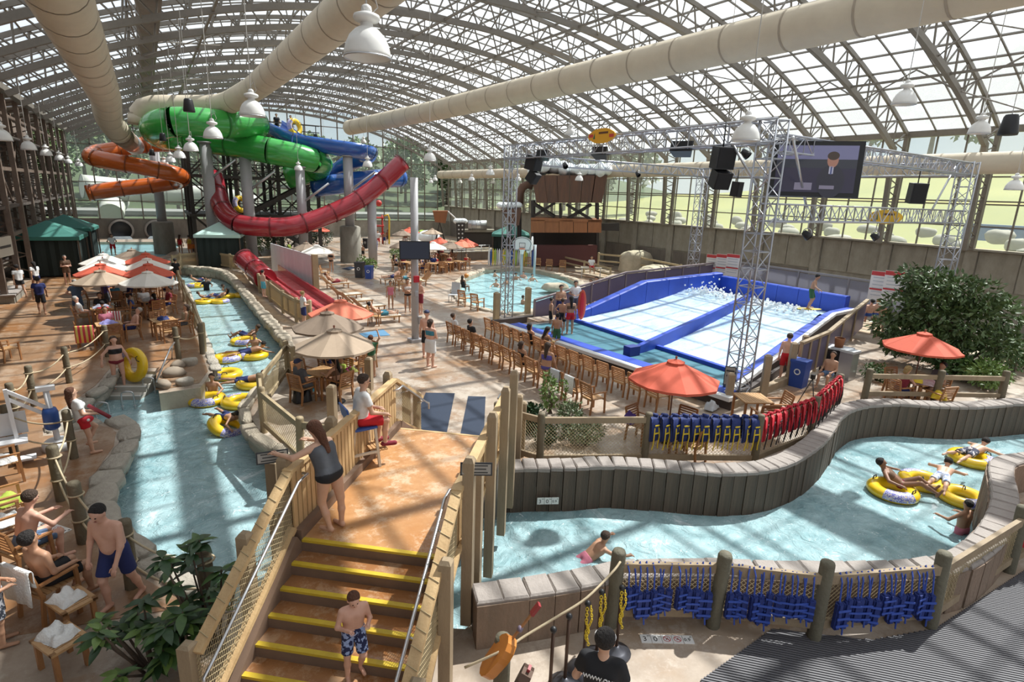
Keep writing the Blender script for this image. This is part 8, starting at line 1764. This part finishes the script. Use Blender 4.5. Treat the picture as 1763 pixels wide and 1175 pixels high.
# the big tree on the right
g = G(1632, 640); c0 = Vector((g.x, g.y, 0)); cl = []
def at(px, py, r): p = G(1632, 640); d = ray(px, py); k = p.xy.length / Vector((d.x, d.y)).length; q = CAM + d * k - c0; return (q.x, q.y, q.z, r, r, r * .8)
for px, py, r in ((1600, 490, .75), (1570, 475, .45), (1645, 500, .7), (1690, 510, .7), (1715, 545, .75), (1560, 530, .75), (1530, 560, .55), (1610, 545, 1.0), (1665, 560, 1.0), (1560, 580, .7), (1620, 590, .9), (1690, 600, .8), (1720, 590, .55), (1600, 515, .8), (1545, 590, .5)): cl.append(at(px, py, r * 1.1))
bush('broad_tree', 'large glossy-leaved tree at the right behind the red umbrella', c0, cl, 7000, .25, leaf_mat('leaf_ficus', (.12, .19, .06), (.04, .075, .025)), 1, 7, 'tree', None, .09)
for px, py, w_, h, lab, m, n, s in ((1700, 668, 1.6, .9, 'low bright shrub at the right below the tree', 2, 1500, .16), (1640, 655, 1.3, .8, 'low dark shrub under the tree by the red umbrella', 0, 1200, .16), (1745, 640, 1.6, 1.3, 'shrub at the right edge beside the tree', 0, 1300, .18), (1510, 655, .7, .6, 'small shrub left of the towel-covered table', 0, 500, .12), (1580, 610, 1.6, 1.2, 'dark undergrowth at the foot of the big tree', 1, 1400, .18),
 (905, 745, .5, .75, 'dark leafy plant beside the tall bridge posts', 1, 800, .13), (950, 712, .45, 1.2, 'upright light green plant in the bed beyond the river wall', 2, 420, .13), (985, 742, .7, .85, 'leggy plant in the bed beyond the river wall', 3, 600, .12), (1005, 768, .85, .5, 'feathery bush spilling over the river coping', 3, 2200, .07), (945, 765, .5, .5, 'dark bush low in the planted bed', 1, 800, .1),
 (450, 442, 2.0, 2.0, 'big shrub left of the red chute beside the pale cabana', 3, 1800, .2), (478, 430, 2.0, 1.8, 'shrub under the red slide behind the plank screen', 0, 1400, .2), (550, 424, 2.0, 1.7, 'shrub bank right of the short grey column', 1, 1400, .2), (392, 449, 1.5, 1.3, 'shrub by the river fence left of the red tunnel', 3, 1200, .16), (414, 458, .9, .9, 'low hedge between river fence and red tunnel', 0, 800, .13), (688, 452, 1.1, 1.5, 'potted palm-like shrub left of the pole television', 2, 800, .2), (632, 466, .9, 1.0, 'shrub behind the two walk bins', 2, 600, .18)):
    g = G(px, py); r_ = w_ * .5; q = random.Random(px); cl = [(q.uniform(-.5, .5) * w_, q.uniform(-.5, .5) * w_ * .7, h * q.uniform(.45, .7), r_ * .7, r_ * .7, h * .42) for _ in range(5)]; bush('leafy_shrub', lab, g, cl, n, s, ML[m], px, 4, 'shrub', 'shrubs')
# large-leaved plants in the left foreground: every leaf is a part
def big_leaf(m, seed):
    mb = MB(); n = 6; vs = []
    for i in range(n + 1):
        t = i / n; w_ = .5 * math.sin(math.pi * min(1, t ** .8)) * .42 + .004; z = -.22 * t * t
        vs += [(-w_, t, z + .05 * w_ * 4), (0, t, z), (w_, t, z + .05 * w_ * 4)]
    mb.add(vs, [(i * 3 + k, i * 3 + k + 1, i * 3 + 4 + k, i * 3 + 3 + k) for i in range(n) for k in (0, 1)], True); return mb.mesh('leaf', m)
LM = [big_leaf(ML[i], i) for i in (0, 1, 2)]
def big_plant(name, label, g, heads, per, s, pick, seed):
    t = tag(empty(name, (g[0], g[1], 0)), label, 'plant'); q = random.Random(seed)
    for (x, y, z) in heads:
        MB().path([(x * .2, y * .2, 0), (x * .7, y * .7, z * .6), (x, y, z)], [.022, .016, .01], 6).build('stem', M_bark, t)
        for k in range(per):
            a = 2 * math.pi * k / per + q.uniform(-.3, .3); o_ = inst('leaf', LM[q.choice(pick)], t, (x, y, z + q.uniform(-.08, .03)), (q.uniform(-.25, .45), q.uniform(-.3, .3), a), (s * q.uniform(.75, 1.2),) * 3)
    return t
q = random.Random(8)
def hd(n, w_, h0, h1): return [(q.uniform(-w_, w_), q.uniform(-w_, w_), q.uniform(h0, h1)) for _ in range(n)]
big_plant('broadleaf_plant', 'broad-leaved bush in the lower left beside the stairs', G(262, 1150), hd(17, .55, .3, .95), 11, .22, (0, 1, 2), 2); big_plant('broadleaf_plant', 'dark broad-leaved bush between the stair net and the stools', G(325, 1140), hd(13, .45, .4, 1.1), 10, .24, (1, 0), 3)
big_plant('umbrella_plant', 'tall plant with finger-like leaves against the stair railing', G(375, 1110), [(q.uniform(-.5, .35), q.uniform(-.3, .4), z) for z in (1.2, 1.35, 1.1, 1.5, 1.3, 1.6, 1.4, 1.15)], 9, .24, (1, 1, 0), 5)
# ================================================================== outside
M_grass = mat('grass_slope', (.235, .23, .075), .9, noise=(.12, (.16, .175, .06), .9), bump=(2, .3)); M_forest = mat('forest_floor', (.045, .07, .025), .9, noise=(.2, (.025, .04, .018), .9))
def terrain(name, x0, x1, y0, y1, f, m, n=28, lab=None):
    vs = [(x0 + (x1 - x0) * i / n, y0 + (y1 - y0) * j / n, f(x0 + (x1 - x0) * i / n, y0 + (y1 - y0) * j / n)) for i in range(n + 1) for j in range(n + 1)]; N = n + 1
    MB().add(vs, [(i * N + j, (i + 1) * N + j, (i + 1) * N + j + 1, i * N + j + 1) for i in range(n) for j in range(n)], True).build(name, m, kind='structure', label=lab)
terrain('ground_slope', 36.8, 150, -60, 78, lambda x, y: 3.6 + max(0, x - 41) * (.12 + .05 * math.sin(y * .06)) * (1 - .25 * (x > 100)) + .4 * math.sin(x * .2 + y * .13), M_grass, 28, 'sunlit grass slope outside the right window wall')
terrain('ground_hill', -60, 160, 75, 240, lambda x, y: 1.4 + max(0, y - 108) * .16 + .6 * math.sin(x * .09) * min(1, max(0, (y - 90) / 20)), M_forest, 24, 'wooded hillside beyond the far window wall')
MB().box((20, 96, 1.9), (180, 9, .5)).build('ground_road', mat('asphalt', (.17, .17, .175), .8), kind='structure', label='grey road outside the far window wall')
q = random.Random(21); tid = 0
crown = []
for k in range(3): crown.append(leaves([(q.uniform(-1.5, 1.5), q.uniform(-1.5, 1.5), q.uniform(4, 8.5), q.uniform(1.6, 2.4), q.uniform(1.6, 2.4), q.uniform(1.5, 2.2)) for _ in range(7)], 1300, .75, 50 + k, .1, .7).mesh('foliage', ML[(3, 0, 2)[k]]))
trm = MB().tube((0, 0, -1), (0, 0, 6), .3, 8, .12).mesh('trunk', M_bark)
def far_tree(x, y, z, s, lab, k): t = tag(empty('hillside_tree', (x, y, z), q.random() * 6, scale=s), lab, 'tree', 'trees outside the glass'); inst('foliage', crown[k], t, kind='stuff'); inst('trunk', trm, t)
for i in range(40):
    x, y = -36 + i * 3.4 + q.uniform(-1.5, 1.5), 110 + (i % 3) * 12 + q.uniform(-3, 3); far_tree(x, y, 1.4 + (y - 108) * .16, q.uniform(1.0, 1.5) * (1 if i < 12 else .9), f'{ordn[i // 3]} tree from the left in the {("nearest", "middle", "farthest")[i % 3]} row of the hillside wood', i % 3)
for i in range(13): far_tree(118 + q.uniform(-4, 4), -30 + i * 9.0, 3.6 + 9 + q.uniform(0, 2), q.uniform(1.3, 1.8), f'tree, {ordn[i]} from the right along the crest of the grass slope', i % 3)
far_tree(62, 12.5, 5.9, .55, 'small round tree alone on the grass slope', 0)
for i in range(9): far_tree(46 + q.uniform(-2, 5), 50 + i * 5.0, 3.8, q.uniform(.75, 1.0), f'roadside tree, {ordn[i]} from the hopper behind the window wall', i % 3)
M_rockp = mat('pale_boulder', (.27, .255, .23), .85, noise=(1, (.17, .16, .145), .8))
for i in range(34):
    y = 4 + i * 1.15; tag(inst('boulder', rock(200 + i, (q.uniform(.9, 1.7), q.uniform(.8, 1.3), q.uniform(.5, .9)), 10, 7, .14, .85).mesh('boulder', M_rockp), None, (39.2 + q.uniform(-.5, .8) + (i % 3) * .9, y, 3.9 + (i % 3) * .35), (0, 0, q.random() * 6)), f'pale boulder, {(ordn + [o_ + " more" for o_ in ordn] + [o_ + " last" for o_ in ordn])[i]} in the bank from the right outside the glass', 'boulder', 'boulders outside the glass')
MB().box((44, 7.5, 4.75), (.5, 17, 1.0)).build('blue_tarp_wall', mat('blue_tarp', (.04, .13, .36), .6), label='blue wall band outside the right end of the glass', cat='wall')
flume('white_outdoor_slide', 'large white outdoor slide beyond the far glass on the left', [Vector((-6, 82, 5.2)), Vector((2, 84, 4.6)), Vector((8, 83, 4.3)), Vector((12, 81, 3.4))], 1.3, mat('white_fibreglass', (.50, .50, .48), .4)); flume('white_outdoor_slide', 'white outdoor slide end piece beside the road', [Vector((-3.5, 79, 2.2)), Vector((-3.4, 82, 3.0)), Vector((-3, 86, 3.6))], 1.25, MATS['white_fibreglass'])
# boulders by the pool and the ramp rail
for px, py, s_, lab in ((1093, 470, (3.2, 2.2, 2.2), 'tall pale boulder right of the pool guard bench'), (1125, 482, (3.4, 2.2, 1.3), 'long pale boulder below the tall one by the surf fence'), (1060, 492, (2.2, 1.6, .9), 'low pale boulder at the pool corner'), (1085, 505, (2.4, 1.5, .9), 'pale boulder against the plum fence'), (955, 497, (1.8, 1.2, .5), 'flat pale rock on the right pool rim')):
    g = G(px, py); tag(inst('boulder', rock(px, s_, 14, 10, .12, .7).mesh('boulder', M_rockw), None, (g.x, g.y, s_[2] * .3), (0, 0, px)), lab, 'boulder', 'pool boulders')
log_fence('tan ramp fence climbing behind the pool boulders', [G2(*p, .5) for p in [(1030, 455), (1100, 462), (1170, 478)]], 1.5, 1.35, .8, .09, 0, pm=M_wood3, rm=M_wood3); log_fence('low timber rail along the far side of the activity pool', [G2(*p) for p in [(905, 452), (960, 458), (1005, 470), (1050, 484)]], 1.0, .9, .45, .08, 0, pm=M_wood3, rm=M_wood3)
pf = tag(empty('pipe_fence', G(770, 448)), 'white pipe railing behind the far umbrellas', 'railing'); o = pf.location
for z in (.5, .85, 1.2): MB().tube(G(755, 448, 0) - o + Vector((0, 0, z)), G(842, 444, 0) - o + Vector((0, 0, z)), .05, 6).build('pipe', M_white, pf)
for k in range(7): p = G(755, 448).lerp(G(842, 444), k / 6) - o; MB().tube(p, p + Vector((0, 0, 1.25)), .05, 6).build('post', M_white, pf)
lw = tag(empty('low_wall', G(800, 456)), 'low brown retaining wall behind the pool', 'wall'); o = lw.location; a, b = G(750, 450) - o, G(960, 443) - o; MB().beam(a + Vector((0, 0, .35)), b + Vector((0, 0, .35)), .4, .75, up=(0, 0, 1)).build('block', M_conc_d, lw); MB().beam(a + Vector((0, 0, .76)), b + Vector((0, 0, .76)), .5, .08, up=(0, 0, 1)).build('cap', M_conc, lw)
# ------------------------------------------------------------------ drop the prototypes that were only sources of copies
for pr in (CHAIR, TABLE, STOOL, LOUNGER, UMB, TUBE, TUBE2, V_NAVY, V_RED, V_BLUE, STAN, LAMP): drop(pr)
